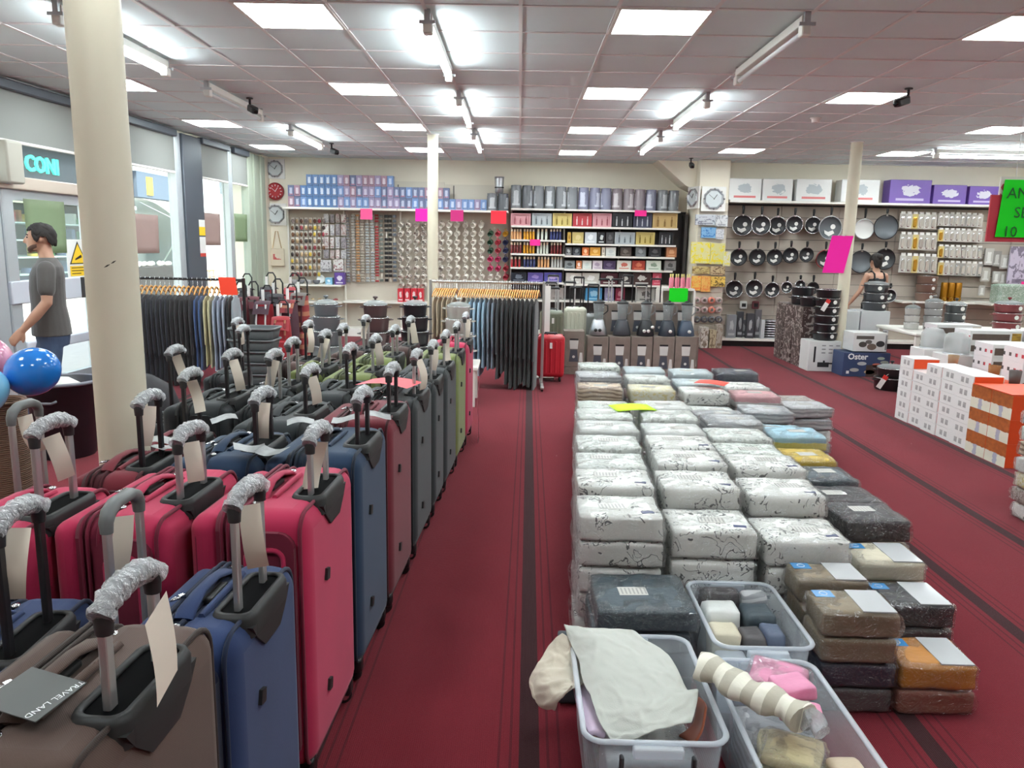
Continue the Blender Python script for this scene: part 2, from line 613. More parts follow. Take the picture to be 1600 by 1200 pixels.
for i, (a0, a1) in enumerate(((5.6, 8.98), (8.99, 10.62), (11.36, 12.28), (12.44, 13.02))):
    t = thing('window_blind', ('grey roller blind above the shop door', 'grey roller blind over the window beside the thick pillar', 'narrow grey roller blind right beside the dark window post', 'narrowest grey roller blind in the corner of the shop front')[i], 'blind', (-5.25, 0, 0), -WTH)
    obj('blind_sheet', MB().box(.02, .03, a0, a1, 2.53, 3.0).mesh('blind', M_BLIND), t)
    obj('blind_box', MB().rbox(.0, .09, a0, a1, 2.98, 3.07, .01, 1).mesh('blind_box', M_FRAMED), t)
    obj('bottom_bar', MB().rbox(.012, .038, a0, a1, 2.505, 2.535, .006, 1).mesh('blind_bar', M_WHITE), t)
# entrance door
d1 = wf('door_1', MB().rbox(-.05, .03, 7.3, 7.46, .02, 2.1, .01, 1).rbox(-.05, .03, 8.55, 8.72, .02, 2.1, .01, 1).box(-.04, .02, 7.46, 8.55, .02, .22).box(-.04, .02, 7.46, 8.55, 1.98, 2.08), M_FRAME)
wf('door_glass', MB().box(-.02, -.012, 7.46, 8.55, .22, 1.98), M_GLASS, parent=d1)
wf('door_rail', MB().rbox(-.05, .05, 7.3, 8.6, 1.0, 1.22, .012, 2), mat('door_rail', (204, 208, 218), .4), parent=d1)
wf('door_rail', MB().rbox(-.05, .04, 7.46, 8.55, .52, .62, .012, 2), mat('door_rail'  , (204, 208, 218), .4), parent=d1)
wf('letter_plate', MB().rbox(.045, .06, 8.36, 8.5, 1.0, 1.22, .004, 1), M_DARK, parent=d1)
wf('door_2', MB().rbox(-.05, .03, 5.65, 5.8, .02, 2.1, .01, 1).rbox(-.05, .03, 7.1, 7.28, .02, 2.1, .01, 1).box(-.04, .02, 5.8, 7.1, 1.0, 1.22), M_FRAME)
wf('window_4', MB().box(-.06, -.05, 5.7, 8.9, 2.2, 2.56).box(-.02, -.012, 5.8, 7.1, .2, 2.0), M_GLASS)
wf('trim_8', MB().rbox(-.08, .08, 5.6, 8.9, 2.08, 2.2, .01, 2), mat('transom', (206, 192, 178), .35, .3))
wf('trim_9', MB().rbox(0, .2, 7.2, 7.42, 2.12, 2.5, .02, 2), mat('closer', (176, 172, 160), .5))
# raised display step inside the windows
struct(obj('trim_10', MB().box(-4.95, -4.2, 8.95, 13.9, 0, .2).mesh('window_step', mat('step_board', (176, 170, 170), .6, var=.1))))

# posters and stickers on the glass
def flat(name, lab, cat, u0, u1, z0, z1, m, off=.004, tilt=0.):
    o = obj(name, MB().grid(6, 6, lambda a, b: (off + .004 * sin(a * 5 + b * 3), u0 + (u1 - u0) * a, z0 + (z1 - z0) * b + tilt * a)).mesh(name, m), **WF)
    md = o.modifiers.new('s', 'SOLIDIFY'); md.thickness = .001
    return tag(o, lab, cat)
def paper(name, c, tr):
    t = NT(name)
    t.col(t.mix(t.noise(6, 3), c, tuple(v * .92 for v in c)))
    t.set(Roughness=.8)
    tl = t.n('BsdfTranslucent')
    tl.inputs[0].default_value = (*lin(c), 1)
    mx = t.n('MixShader')
    mx.inputs[0].default_value = tr
    t.l(t.b.outputs[0], mx.inputs[1])
    t.l(tl.outputs[0], mx.inputs[2])
    t.l(mx.outputs[0], t.out.inputs[0])
    return t.m
M_MAUVE, M_GREENP = paper('poster_mauve', (200, 178, 172), .6), paper('poster_green', (172, 186, 156), .6)
flat('window_poster', 'mauve paper poster on the window beside the thick pillar', 'poster', 9.52, 10.14, 1.46, 1.94, M_MAUVE)
flat('window_poster', 'mauve paper poster on the window beside the dark post', 'poster', 11.42, 11.98, 1.56, 2.03, M_MAUVE)
flat('window_poster', 'green paper poster on the window in the corner', 'poster', 12.5, 13.0, 1.62, 2.06, M_GREENP)
flat('window_poster', 'large green paper poster on the door glass behind the man', 'poster', 7.55, 8.16, 1.48, 2.0, M_GREENP, .06)
M_YEL = mat('sticker_yellow', (246, 204, 40), .5)
st = thing('warning_sticker', 'yellow camera warning triangle on the door beside the pillar', 'sticker', (-5.25, 0, 0), -WTH)
obj('backing', MB().box(.032, .036, 8.18, 8.56, 1.22, 1.62).mesh('sticker_back', mat('sticker_white', (232, 232, 230), .5)), st)
obj('triangle', MB().prism([(8.22, 1.36), (8.52, 1.36), (8.37, 1.6)], .036, .038, 'x').mesh('sticker_tri', M_BLACK), st)
obj('triangle_face', MB().prism([(8.245, 1.372), (8.495, 1.372), (8.37, 1.575)], .038, .039, 'x').mesh('sticker_tri2', M_YEL), st)
obj('camera_mark', MB().prism([(8.31, 1.40), (8.32, 1.42), (8.42, 1.46), (8.43, 1.43)], .039, .040, 'x').mesh('sticker_cam', M_BLACK), st)
obj('text_plate', MB().box(.036, .039, 8.22, 8.54, 1.235, 1.34).mesh('sticker_text', M_YEL), st)
for k in range(3): obj('text_line', MB().box(.039, .04, 8.24, 8.52 - .06 * k, 1.315 - .03 * k, 1.327 - .03 * k).mesh('sticker_line', mat('ink_brown', (120, 96, 20), .6)), st)
pst = thing('post_sticker', 'narrow white and yellow notice on the dark window post', 'sticker', (-5.25, 0, 0), -WTH)
for k, (c, z0, z1) in enumerate((((235, 235, 232), 1.82, 1.92), ((245, 205, 45), 1.7, 1.82), ((232, 230, 228), 1.45, 1.68), ((206, 70, 60), 1.4, 1.45))):
    obj('panel', MB().box(.061, .065, 11.16, 11.34, z0, z1).mesh('notice', mat('notice%d' % k, c, .5)), pst)

# ================================================================ THE STREET OUTSIDE
M_PAVE = mat('pavement', (206, 200, 192), .9, bump=.3, bscale=40, var=.12)
struct(obj('street_ground', MB().box(-45, -5.5, -12, 60, -.12, -.03).mesh('street', M_PAVE)))
M_BRICK = mat('pale_render', (228, 222, 212), .8, bump=.2, bscale=30, var=.1)
M_FASCIA = mat('fascia_dark', (58, 62, 70), .5, var=.1)
M_SHOPIN = mat('shop_interior', (92, 78, 70), .7, var=.4, vscale=3)
M_TURQ = emit('sign_turquoise', (60, 214, 186), .9)
M_LETW = mat('letter_white', (236, 238, 238), .5)
XS = -14.
ROT_E = (PI / 2, 0, PI / 2)     # text reading along +Y, facing +X
sh = thing('corner_shop', 'dark fronted shop across the street with turquoise sign letters', 'building', (XS, 0, 0))
obj('wall', MB().box(-3, 0, 14, 28.1, 4.3, 9).mesh('shop_wall', M_BRICK), sh)
obj('fascia', MB().box(-.2, .25, 15, 28.05, 2.75, 4.15).mesh('shop_fascia', M_FASCIA), sh)
obj('fascia_cap', MB().box(-.2, .5, 15, 28.05, 4.15, 4.32).mesh('shop_cap', mat('fascia_light', (186, 200, 214), .5)), sh)
obj('fascia_trim', MB().box(-.2, .3, 15, 28.05, 2.62, 2.75).mesh('shop_trim', M_LETW), sh)
obj('interior', MB().box(-2.5, -2.3, 15, 28, 0, 2.7).box(-2.5, 0, 14.9, 15, 0, 2.7).box(-2.5, 0, 28, 28.1, 0, 2.7).mesh('shop_in', M_SHOPIN), sh)
for y0, y1 in ((15.1, 19.4), (19.6, 23.4), (23.6, 27.9)):
    obj('shop_window', MB().box(-.05, -.03, y0, y1, .5, 2.6).mesh('shop_glass', M_GLASS), sh)
    obj('stall_riser', MB().box(-.1, .02, y0 - .1, y1 + .1, 0, .5).mesh('shop_riser', M_FASCIA), sh)
for k in range(4):
    obj('display_shelf', MB().box(-2.3, -.4, 19.7, 27.9, .5 + .5 * k, .54 + .5 * k).mesh('shop_shelf', M_LETW), sh)
RS = random.Random(3)
goods = [mat('goods%d' % i, c, .6) for i, c in enumerate(((200, 60, 50), (230, 190, 70), (90, 140, 80), (220, 215, 205), (80, 90, 130), (190, 120, 70)))]
for k in range(44):
    y = 20 + RS.random() * 7.6
    z = .54 + .5 * RS.randrange(4)
    w = RS.uniform(.08, .2)
    obj('display_goods', MB().rbox(-.8, -.5, y, y + w, z, z + RS.uniform(.15, .36), .02, 1).mesh('goods', RS.choice(goods)), sh)
obj('sign_letters', text_mesh('CONI', .62, M_TURQ, .012, 'LEFT', .03), sh, (.29, 21.9, 3.62), rot=ROT_E)
obj('sign_small_text', text_mesh('Off Licence', .26, M_LETW, .003, 'LEFT', .006), sh, (.262, 20.0, 3.02), rot=ROT_E)
obj('sign_small_text', text_mesh('Wine & Spirits', .26, M_LETW, .003, 'LEFT', .006), sh, (.262, 21.9, 3.02), rot=ROT_E)
obj('sign_small_text', text_mesh('Fre', .26, M_LETW, .003, 'LEFT', .006), sh, (.262, 24.2, 3.02), rot=ROT_E)
obj('sign_small_text', text_mesh('& Veg', .26, M_LETW, .003, 'LEFT', .006), sh, (.262, 27.0, 3.02), rot=ROT_E)
cf = thing('cafe_building', 'grey fronted cafe across the street with cream awnings', 'building', (XS, 0, 0))
obj('wall', MB().box(-3, 0, 28.2, 33.2, 4.0, 9).mesh('cafe_wall', M_BRICK), cf)
obj('fascia', MB().box(-.2, .3, 28.2, 33.2, 3.1, 4.0).mesh('cafe_fascia', mat('cafe_blue', (108, 122, 142), .6)), cf)
obj('fascia_badge', MB().box(.3, .34, 28.9, 29.35, 3.2, 3.85).mesh('cafe_badge', mat('badge_yellow', (240, 200, 80), .6)), cf)
obj('interior', MB().box(-2.5, -2.3, 28.2, 33, 0, 3.1).mesh('cafe_in', mat('cafe_dark', (70, 72, 66), .7, var=.3)), cf)
obj('shop_window', MB().box(-.05, -.03, 28.4, 33, .4, 3.0).mesh('cafe_glass', M_GLASS), cf)
M_AWN = mat('awning_canvas', (226, 220, 206), .8)
for y0 in (28.3, 30.4):
    t = thing('awning', 'cream canvas awning sloping over the pavement across the street', 'awning', (XS, y0, 0), 0, 'awnings across the street')
    obj('canvas', MB().grid(4, 6, lambda a, b: (.32 + 1.4 * b, 2 * a, 3.05 - .7 * b * b - .15 * b)).mesh('awning', M_AWN), t)
    obj('valance', MB().grid(10, 1, lambda a, b: (1.72, 2 * a, 2.2 - .2 * b - .03 * abs(sin(a * 16)) * b)).mesh('valance', M_AWN), t)
    for s in (.02, 1.98): obj('arm', MB().tube([(.32, s, 2.9), (1.7, s, 2.24)], .02, 6).mesh('awning_arm', M_ALU), t)
wb = thing('white_building', 'plain white rendered building far along the street', 'building', (XS, 0, 0))
obj('wall', MB().box(-3, .2, 33.3, 48, 0, 9).mesh('white_wall', mat('white_render', (240, 240, 236), .8)), wb)
for y0 in (36, 39.5, 43):
    f = obj('window', MB().box(.2, .24, y0, y0 + 1.3, 3.6, 5.4).mesh('w_frame', M_LETW), wb)
    obj('pane', MB().box(.24, .25, y0 + .1, y0 + 1.2, 3.7, 5.3).mesh('w_pane', mat('pane_dark', (120, 130, 140), .2)), f)
M_CHAIRB = mat('cafe_chair', (214, 150, 110), .6)
for k, (y, x) in enumerate(((30.6, -12.4), (31.3, -12.5))):
    t = thing('cafe_chair', 'small tan cafe chair standing on the pavement across the street', 'chair', (x, y, -.03), .5, 'cafe chairs outside')
    obj('seat', MB().rbox(-.2, .2, -.2, .2, .42, .46, .02, 1).mesh('cc_seat', M_CHAIRB), t)
    obj('backrest', MB().rbox(-.2, -.17, -.2, .2, .5, .9, .02, 1).mesh('cc_back', M_CHAIRB), t)
    for sx in (-.17, .17):
        for sy in (-.17, .17): obj('leg', MB().tube([(sx, sy, 0), (sx, sy, .43)], .015, 6).mesh('cc_leg', M_CHAIRB), t)
# produce stand and domed cover outside the window
for k, (y, z) in enumerate(((17.6, 0), (18.5, 0), (19.4, 0))):
    t = thing('market_crate', 'dark crate of pale goods stacked on the pavement outside', 'crate', (-9.0, y, -.03), -WTH, 'crates outside the window')
    obj('crate_body', MB().box(-.3, .3, -.42, .42, 0, 1.0).mesh('crate', mat('crate_dark', (70, 64, 60), .7)), t)
    for q in range(8): obj('produce', MB().lathe([(0, -.07), (.06, -.04), (.075, 0), (.06, .04), (0, .07)], 8, c=(RS.uniform(-.2, .2), -.35 + .1 * q, 1.05)).mesh('produce', goods[3]), t)

# ================================================================ SUITCASES
def fabric(name, c, rough=.75):
    if name in MATS: return MATS[name]
    t = NT(name)
    n = t.noise(5, 3, t.rvec())
    w = t.n('TexWave', wave_type='BANDS', bands_direction='DIAGONAL')
    w.inputs['Scale'].default_value = 160
    w.inputs['Distortion'].default_value = 1.
    t.l(t.coord(), w.inputs['Vector'])
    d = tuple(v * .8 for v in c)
    t.col(t.mix(t.math('MULTIPLY', n, .8), c, d))
    t.set(Roughness=rough, Sheen_Weight=.15, Specular_IOR_Level=.25)
    t.bump(t.math('ADD', w.outputs['Fac'], t.noise(500, 1)), .18, .002)
    MATS[name] = t.m
    return t.m


CASE = dict(brown=(92, 72, 64), blue=(40, 60, 102), pink=(192, 42, 84), steel=(34, 58, 86), burgundy=(118, 32, 46), charcoal=(54, 58, 60), olive=(124, 134, 78), umber=(84, 62, 58), grey=(84, 88, 90))
M_WRAP = clear('grip_wrap_film', (236, 238, 240), .38, .15, 1., 70)
M_TAG = mat('paper_tag', (226, 214, 198), .8, var=.03)
M_TAG2 = mat('paper_tag_white', (232, 230, 226), .8)
M_POLE_S = mat('pole_silver', (196, 194, 194), .3, .75)
M_POLE_B = mat('pole_black', (40, 38, 40), .35, .2)
M_GRIPB = mat('grip_black', (38, 36, 38), .45)
M_GRIPG = mat('grip_grey', (104, 106, 106), .4)
M_BEZEL = mat('bezel_grey', (44, 44, 44), .5, spec=.3)
M_CUP_SHADE = mat('cup_recess_shade', (8, 8, 9), .8, spec=.05)  # near-black cup floor: shade of a deep recess painted into the colour


def rr(a0, a1, b0, b1, r, n=5):
    """rounded rectangle outline"""
    out = []
    for cx, cy, s in ((a1 - r, b1 - r, 0), (a0 + r, b1 - r, 1), (a0 + r, b0 + r, 2), (a1 - r, b0 + r, 3)):
        for k in range(n + 1):
            a = (s + k / n) * PI / 2
            out.append((cx + r * cos(a), cy + r * sin(a)))
    return out


def crumple(mb, amp, freq, seed=0, start=0):
    for i in range(start, len(mb.v)):
        v = Vector(mb.v[i])
        n = noise.noise_vector(v * freq + Vector((seed, seed * 1.7, 3)))
        mb.v[i] = tuple(v + n * amp)
    return mb


TAGS = [MB().grid(2, 8, lambda a, b, q=q: (q * .018 * sin(b * 3), -.0275 + .055 * a, -.16 * b)).mesh('paper_tag', M_TAG if q else M_TAG2) for q in (0, .8, 1.6, -1)]


def wheel_part(case, x, y, dark):
    h = obj('wheel', MB().lathe([(.012, -.012), (.027, -.011), (.03, 0), (.027, .011), (.012, .012)], 16, axis='y', c=(0, 0, .03)).mesh('wheel', M_BLACK), case, (x, y, 0), RND.uniform(-.6, .6))
    obj('hub', MB().lathe([(.016, -.0135), (.016, .0135)], 10, axis='y', c=(0, 0, .03)).mesh('hub', M_BLACK if dark else M_CHROME), h)
    obj('housing', MB().rbox(-.03, .03, -.026, .026, .035, .095, .012, 2).mesh('wheel_housing', M_BLACK), case, (x, y, 0))


def suitcase(lab, colr, xb, y0, y1, top, T=.34, pole='s', zg=1.07, tagk=1, grip='b', rz=0., wrap=True, studs=True, smooth_side=False):
    W = y1 - y0
    c = CASE[colr]
    fm = fabric('case_' + colr, c)
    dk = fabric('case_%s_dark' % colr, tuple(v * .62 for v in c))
    s = thing('suitcase', lab, 'suitcase', (xb, (y0 + y1) / 2, 0), rz, 'soft suitcases standing in files')
    h = W / 2
    xm = -.62 * T
    obj('body', MB().rbox(xm, 0, -h, h, .07, top, .06, 5).mesh('case_body', fm), s)
    obj('front_pocket', MB().rbox(-T, xm - .035, -h + .01, h - .01, .08, top - .02, .055, 5).mesh('case_pocket', fm), s)
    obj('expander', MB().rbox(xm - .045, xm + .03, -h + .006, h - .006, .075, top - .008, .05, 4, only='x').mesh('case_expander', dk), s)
    z = MB()
    for x in (xm - .006, xm - .024): z.tube([(x, a, b) for a, b in rr(-h - .001, h + .001, .07, top + .001, .055)], .0055, 6, closed=True)
    obj('zip', z.mesh('case_zip', dk), s)
    p = MB()
    for x in (xm + .022, -.022, -T + .03): p.tube([(x, a, b) for a, b in (rr(-h + .004, h - .004, .075, top - .004, .06) if x > -T + .05 else rr(-h + .02, h - .02, .09, top - .03, .055))], .006, 6, closed=True)
    obj('piping', p.mesh('case_piping', dk), s)
    # padded side panels
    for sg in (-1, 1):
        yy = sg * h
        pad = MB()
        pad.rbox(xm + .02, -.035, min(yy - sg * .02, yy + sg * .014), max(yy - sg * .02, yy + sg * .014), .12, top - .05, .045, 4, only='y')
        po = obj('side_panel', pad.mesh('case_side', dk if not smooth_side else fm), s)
        q = MB().tube([(a, yy + sg * .016, b) for a, b in rr(xm + .05, -.065, .17, top - .1, .03)], .008, 6, closed=True)
        obj('side_frame', q.mesh('case_side_frame', fm), po)
        pass
    # carry handle on top with two rivets
    xs_ = xm * .55 - .06
    hd = MB().tube([(xs_, -.13, top - .004), (xs_, -.105, top + .012), (xs_, -.04, top + .026), (xs_, .04, top + .026), (xs_, .105, top + .012), (xs_, .13, top - .004)], [.026, .024, .017, .017, .024, .026], 8, flat=.36)
    hd.tube([(xs_ + .04, -.12, top + .001), (xs_ + .046, 0, top + .01), (xs_ + .04, .12, top + .001)], .009, 6)
    ho = obj('carry_handle', hd.mesh('case_handle', fm), s)
    if studs:
        for yy in (-.165, .165):
            if abs(yy) < h - .05: obj('rivet', MB().lathe([(.011, 0), (.01, .004), (.0, .006)], 12, c=(xs_, yy, top - .001)).mesh('rivet', M_CHROME), ho)
    # lock and zip pulls
    lk = obj('lock', MB().rbox(xm + .028, xm + .052, -.05, .05, top - .006, top + .012, .006, 2).mesh('case_lock', M_BEZEL), s)
    for q in (-1, 1):
        pl = MB().tube([(0, 0, 0), (.004, -.014, .004), (0, -.03, .003), (-.005, -.014, .004)], .0028, 6, closed=True).box(-.006, .006, -.006, .008, -.002, .008)
        obj('zip_pull', pl.mesh('zip_pull', M_CHROME), lk, (xm - .012 + .016 * q, -.06 - .02 * q, top + .006), .5 * q)
    # trolley: cup, poles, grip, film, price tag
    bz = MB()
    o1, i1 = rr(-.1, .008, -.13, .13, .035), rr(-.082, -.01, -.112, .112, .022)
    n = len(o1)
    vs = [(a, b, top - .05) for a, b in o1] + [(a, b, top - .004) for a, b in o1] + [(a, b, top + .009) for a, b in rr(-.094, .003, -.122, .122, .03)] + [(a, b, top + .009) for a, b in i1] + [(a, b, top + .002) for a, b in i1]
    fs = [(k * n + i, k * n + (i + 1) % n, (k + 1) * n + (i + 1) % n, (k + 1) * n + i) for k in range(4) for i in range(n)]
    bz.add(vs, fs, 0, True)
    bz.add([(a, b, top + .002) for a, b in i1], [tuple(range(n))], 1)
    bz.prism([(-.125, top - .02), (.125, top - .02), (.1, top - .055), (.05, top - .1), (-.05, top - .1), (-.1, top - .055)], -.01, .007, 'x')
    obj('trolley_cup', bz.mesh('trolley_cup', M_BEZEL, M_CUP_SHADE), s)
    pm = M_POLE_S if pole == 's' else M_POLE_B
    gx = -.045
    sp = .078
    for q in (-1, 1):
        po = obj('pole', MB().rbox(gx - .0075, gx + .0075, q * sp - .0125, q * sp + .0125, top - .01, zg - .03, .004, 2).mesh('pole', pm), s)
    gm = M_GRIPB if grip == 'b' else M_GRIPG
    gp = [(gx, -sp, zg - .055), (gx, -sp, zg - .03), (gx, -sp + .012, zg - .01), (gx, -.035, zg + .004), (gx, .035, zg + .004), (gx, sp - .012, zg - .01), (gx, sp, zg - .03), (gx, sp, zg - .055)]
    g = obj('grip', MB().tube(gp, [.015, .017, .0185, .0185, .0185, .0185, .017, .015], 10, flat=.9).mesh('grip', gm), s)
    if wrap:
        wp = MB()
        m = 22
        pts = []
        for k in range(m + 1):
            u = -1 + 2 * k / m
            pts.append((gx, u * (sp + .012), zg + .004 - .026 * abs(u) ** 3))
        wp.tube(pts, [.0215 + .003 * sin(k * 2.1) for k in range(m + 1)], 12)
        crumple(wp, .0045, 60, xb * 9 + y0 * 5)
        obj('plastic_wrap', wp.mesh('wrap', M_WRAP), g)
    if tagk:
        me = TAGS[tagk % 4]
        obj('price_tag', me, s, (gx + .016, -sp + .05, zg - .03), rot=(RND.uniform(-.3, .3), RND.uniform(-.12, .12), RND.uniform(-1.5, -.6)), sc=(1, .9, RND.uniform(.75, 1.1)))
    for yy in (-h + .05, h - .05):
        for x in (-.04, -T + .06): wheel_part(s, x, yy, colr in ('steel', 'burgundy', 'blue'))
    for zf in (top * .72, top * .3):
        if zf < top - .18: obj('foot', MB().prism([(-.018, zf - .014), (.012, zf - .02), (.018, zf + .014), (-.008, zf + .02)], -.004, .009, 'x').move((0, -h * .35, 0)).mesh('case_foot', M_BEZEL), s)
    return s


def xb(y): return -.625 + (y - 1.25) * .046
def xmid(y): return xb(y) - .385


DR = -.045    # the files drift towards the middle of the shop with distance
R1 = suitcase('brown soft suitcase with silver trolley poles and a dark brand card on its handle', 'brown', xb(1.26), 1.0, 1.5, .87, .36, 's', 1.06, 0, rz=DR)
obj('price_tag', MB().grid(2, 6, lambda a, b: (.02 + .012 * sin(b * 2), -.07 + .075 * a, 1.045 - .15 * b - .025 * (1 - a))).mesh('paper_tag', M_TAG), R1)
cd = obj('brand_card', MB().box(-.125, -.005, -.05, .05, 0, .002).mesh('brand_card', mat('card_grey', (92, 94, 92), .6)), R1, (-.095, -.12, .903), rot=(.1, .05, -.25))
obj('brand_text', text_mesh('TRAVEL LAND', .0155, M_LETW, 0, 'CENTER', .0002), cd, (-.02, .0, .0026), rz=-PI / 2 - .15)
suitcase('medium blue soft suitcase with silver poles, between the brown and pink cases', 'blue', xb(1.77), 1.55, 2.0, .785, .28, 's', 1.06, 2, rz=DR)
suitcase('large pink suitcase beside the aisle, in front of a steel blue one', 'pink', xb(2.33), 2.07, 2.6, .885, .36, 's', 1.07, 3, rz=DR)
suitcase('large steel blue suitcase with black poles beside the aisle', 'steel', xb(2.9), 2.65, 3.15, .895, .36, 'b', 1.08, 0, rz=DR)
suitcase('large burgundy suitcase with black poles beside the aisle', 'burgundy', xb(3.45), 3.2, 3.72, .895, .36, 'b', 1.09, 0, rz=DR)
R6 = suitcase('charcoal suitcase with a pink card on top beside the aisle', 'charcoal', xb(4.08), 3.8, 4.36, .86, .36, 's', 1.07, 2, rz=DR)
suitcase('charcoal suitcase standing right behind the one with a pink card', 'charcoal', xb(4.62), 4.44, 4.85, .84, .34, 's', 1.05, 1, rz=DR)
suitcase('charcoal suitcase standing right in front of the olive one beside the aisle', 'charcoal', xb(5.2), 4.92, 5.46, .84, .34, 's', 1.05, 3, rz=DR)
suitcase('tall olive green suitcase beside the aisle next to a pink one', 'olive', xb(5.8), 5.52, 6.06, .85, .34, 's', 1.05, 0, rz=DR)
suitcase('pink suitcase at the far end of the aisle file with a long white paper strip', 'pink', xb(6.36), 6.14, 6.62, .86, .33, 's', 1.07, 1, rz=DR)
o = obj('pink_card', MB().grid(4, 4, lambda a, b: (-.25 + .3 * a, -.12 + .2 * b, .02 * sin(a * 3))).mesh('pink_card', mat('neon_salmon', (255, 112, 120), .7)), None, (xb(4.08) - .08, 4.0, .914), -.3)
tag(o, 'salmon pink paper card lying on top of a charcoal suitcase', 'card')
o = obj('paper_strip', MB().grid(2, 10, lambda a, b: (.006 * sin(b * 9), .07 * a, .62 * b)).mesh('paper_strip', M_TAG2), None, (xb(6.3) + .075, 6.3, .003), .1)
tag(o, 'long white paper strip leaning against the far pink suitcase', 'paper')

suitcase('small grey suitcase with bare grey trolley grip, between blue and pink cases', 'grey', -.912, 1.62, 1.96, .56, .14, 's', 1.02, 1, grip='g', wrap=False, studs=False)
suitcase('large pink suitcase with silver poles beside the thick pillar', 'pink', xmid(2.3), 2.02, 2.58, .875, .34, 's', 1.07, 1, rz=DR)
suitcase('steel blue suitcase with black poles in the middle file, papers on top', 'steel', xmid(2.9), 2.66, 3.14, .87, .33, 'b', 1.07, 2, rz=DR)
suitcase('charcoal suitcase with black poles and a long tag, behind a steel blue case', 'charcoal', xmid(3.48), 3.22, 3.76, .875, .33, 'b', 1.07, 1, rz=DR)
suitcase('charcoal suitcase with a wide black grip in the middle file', 'charcoal', xmid(4.2), 3.92, 4.46, .86, .33, 'b', 1.08, 0, rz=DR)
suitcase('olive green suitcase behind the wide black grip in the middle file', 'olive', xmid(4.8), 4.54, 5.04, .86, .33, 's', 1.06, 2, rz=DR)
suitcase('olive green suitcase in front of the dark brown ones', 'olive', xmid(5.4), 5.14, 5.62, .87, .33, 's', 1.06, 0, rz=DR)
suitcase('dark brown suitcase at the far end of the middle file', 'umber', xmid(6.0), 5.74, 6.2, .87, .3, 's', 1.07, 1, rz=DR)

suitcase('medium blue suitcase with black poles and a wrapped grip, near the brown case', 'blue', -1.075, 1.4, 1.9, .73, .33, 'b', 1.04, 2, rz=.05)
suitcase('pink suitcase with a half bare silver trolley handle, beside the blue balloon', 'pink', -1.32, 1.96, 2.42, .855, .33, 's', 1.11, 1, rz=DR)
suitcase('small dark brown suitcase with bare grey grip behind the pink ones', 'umber', -1.72, 2.5, 2.88, .58, .26, 's', 1.05, 2, grip='g', wrap=False, studs=False)
suitcase('burgundy suitcase with black poles right beside the thick pillar', 'burgundy', -1.325, 2.6, 3.0, .82, .27, 'b', 1.07, 1)
suitcase('small burgundy suitcase with long tags behind the thick pillar', 'burgundy', -1.44, 3.24, 3.64, .74, .3, 'b', 1.05, 3)
suitcase('charcoal suitcase with a big hanging tag in front of the coats', 'charcoal', -1.46, 3.76, 4.26, .83, .33, 'b', 1.06, 2, rz=DR)
suitcase('thin charcoal suitcase squeezed between two larger charcoal ones', 'charcoal', -1.245, 3.82, 4.24, .8, .2, 's', 1.06, 1, rz=DR)
suitcase('charcoal suitcase with silver poles in front of the stacked crates', 'charcoal', -1.3, 4.34, 4.78, .8, .3, 's', 1.06, 0, rz=DR)
suitcase('small black suitcase standing alone nearest to the coat rail', 'charcoal', -1.84, 3.98, 4.4, .66, .28, 'b', 1.05, 3)
suitcase('small charcoal suitcase in front of the grey crates', 'charcoal', -1.85, 5.08, 5.48, .62, .26, 'b', 1.05, 0)
suitcase('small charcoal suitcase beside the stacked crates', 'charcoal', -2.07, 5.58, 5.98, .66, .26, 'b', 1.05, 1)
suitcase('dark brown suitcase with black poles in front of the grey pot stack', 'umber', -1.48, 5.36, 5.78, .8, .28, 'b', 1.06, 2)
suitcase('dark brown suitcase with silver poles in front of the brown pot stack', 'umber', -1.19, 5.2, 5.62, .8, .26, 's', 1.06, 0, rz=DR)
suitcase('dark brown suitcase with silver poles in front of the black pot stack', 'umber', -1.14, 5.76, 6.2, .83, .28, 's', 1.07, 3, rz=DR)
suitcase('olive green suitcase left of the taller olive one in the files', 'olive', -1.215, 4.86, 5.14, .84, .26, 's', 1.06, 2, rz=DR)
# loose leaflets lying on the cases
M_LEAF = mat('leaflet', (170, 172, 172), .4, var=.4, vscale=30)
for k, (px, py, z, rz) in enumerate(((250, 690, .83, .2), (262, 700, .83, 1.2), (390, 700, .89, .4), (425, 705, .89, -.3), (540, 655, .915, .1), (350, 655, .85, .5), (470, 660, .9, .3), (590, 650, .915, .2))):
    p = at_z(px, py, z + .012)
    o = obj('leaflet', MB().grid(5, 3, lambda a, b: (-.055 + .11 * a, -.035 + .07 * b, .01 * sin(a * 4 + k) + .008 * b)).mesh('leaflet', M_LEAF), None, p, rz)
    tag(o, 'pale grey printed leaflet lying on top of a suitcase', 'leaflet', 'leaflets on the suitcases')

# ================================================================ THE BEDDING PILE
def film(t, strength=1., scale=13.):
    """cling film over a print: glossy coat with its own creases"""
    t.set(Roughness=.5, Coat_Weight=.25, Coat_Roughness=.1, Coat_IOR=1.55)
    b = t.n('Bump')
    b.inputs['Strength'].default_value = strength
    b.inputs['Distance'].default_value = .06
    r = t.rvec((1, 1.6, 1))
    n = t.noise(scale, 4, r, 1.5, .6)
    t.l(t.math('ABSOLUTE', t.math('SUBTRACT', n, .5)), b.inputs['Height'])
    t.l(b.outputs[0], t.b.inputs['Coat Normal'])
    t.bump(t.noise(12, 3, r), .25, .02)


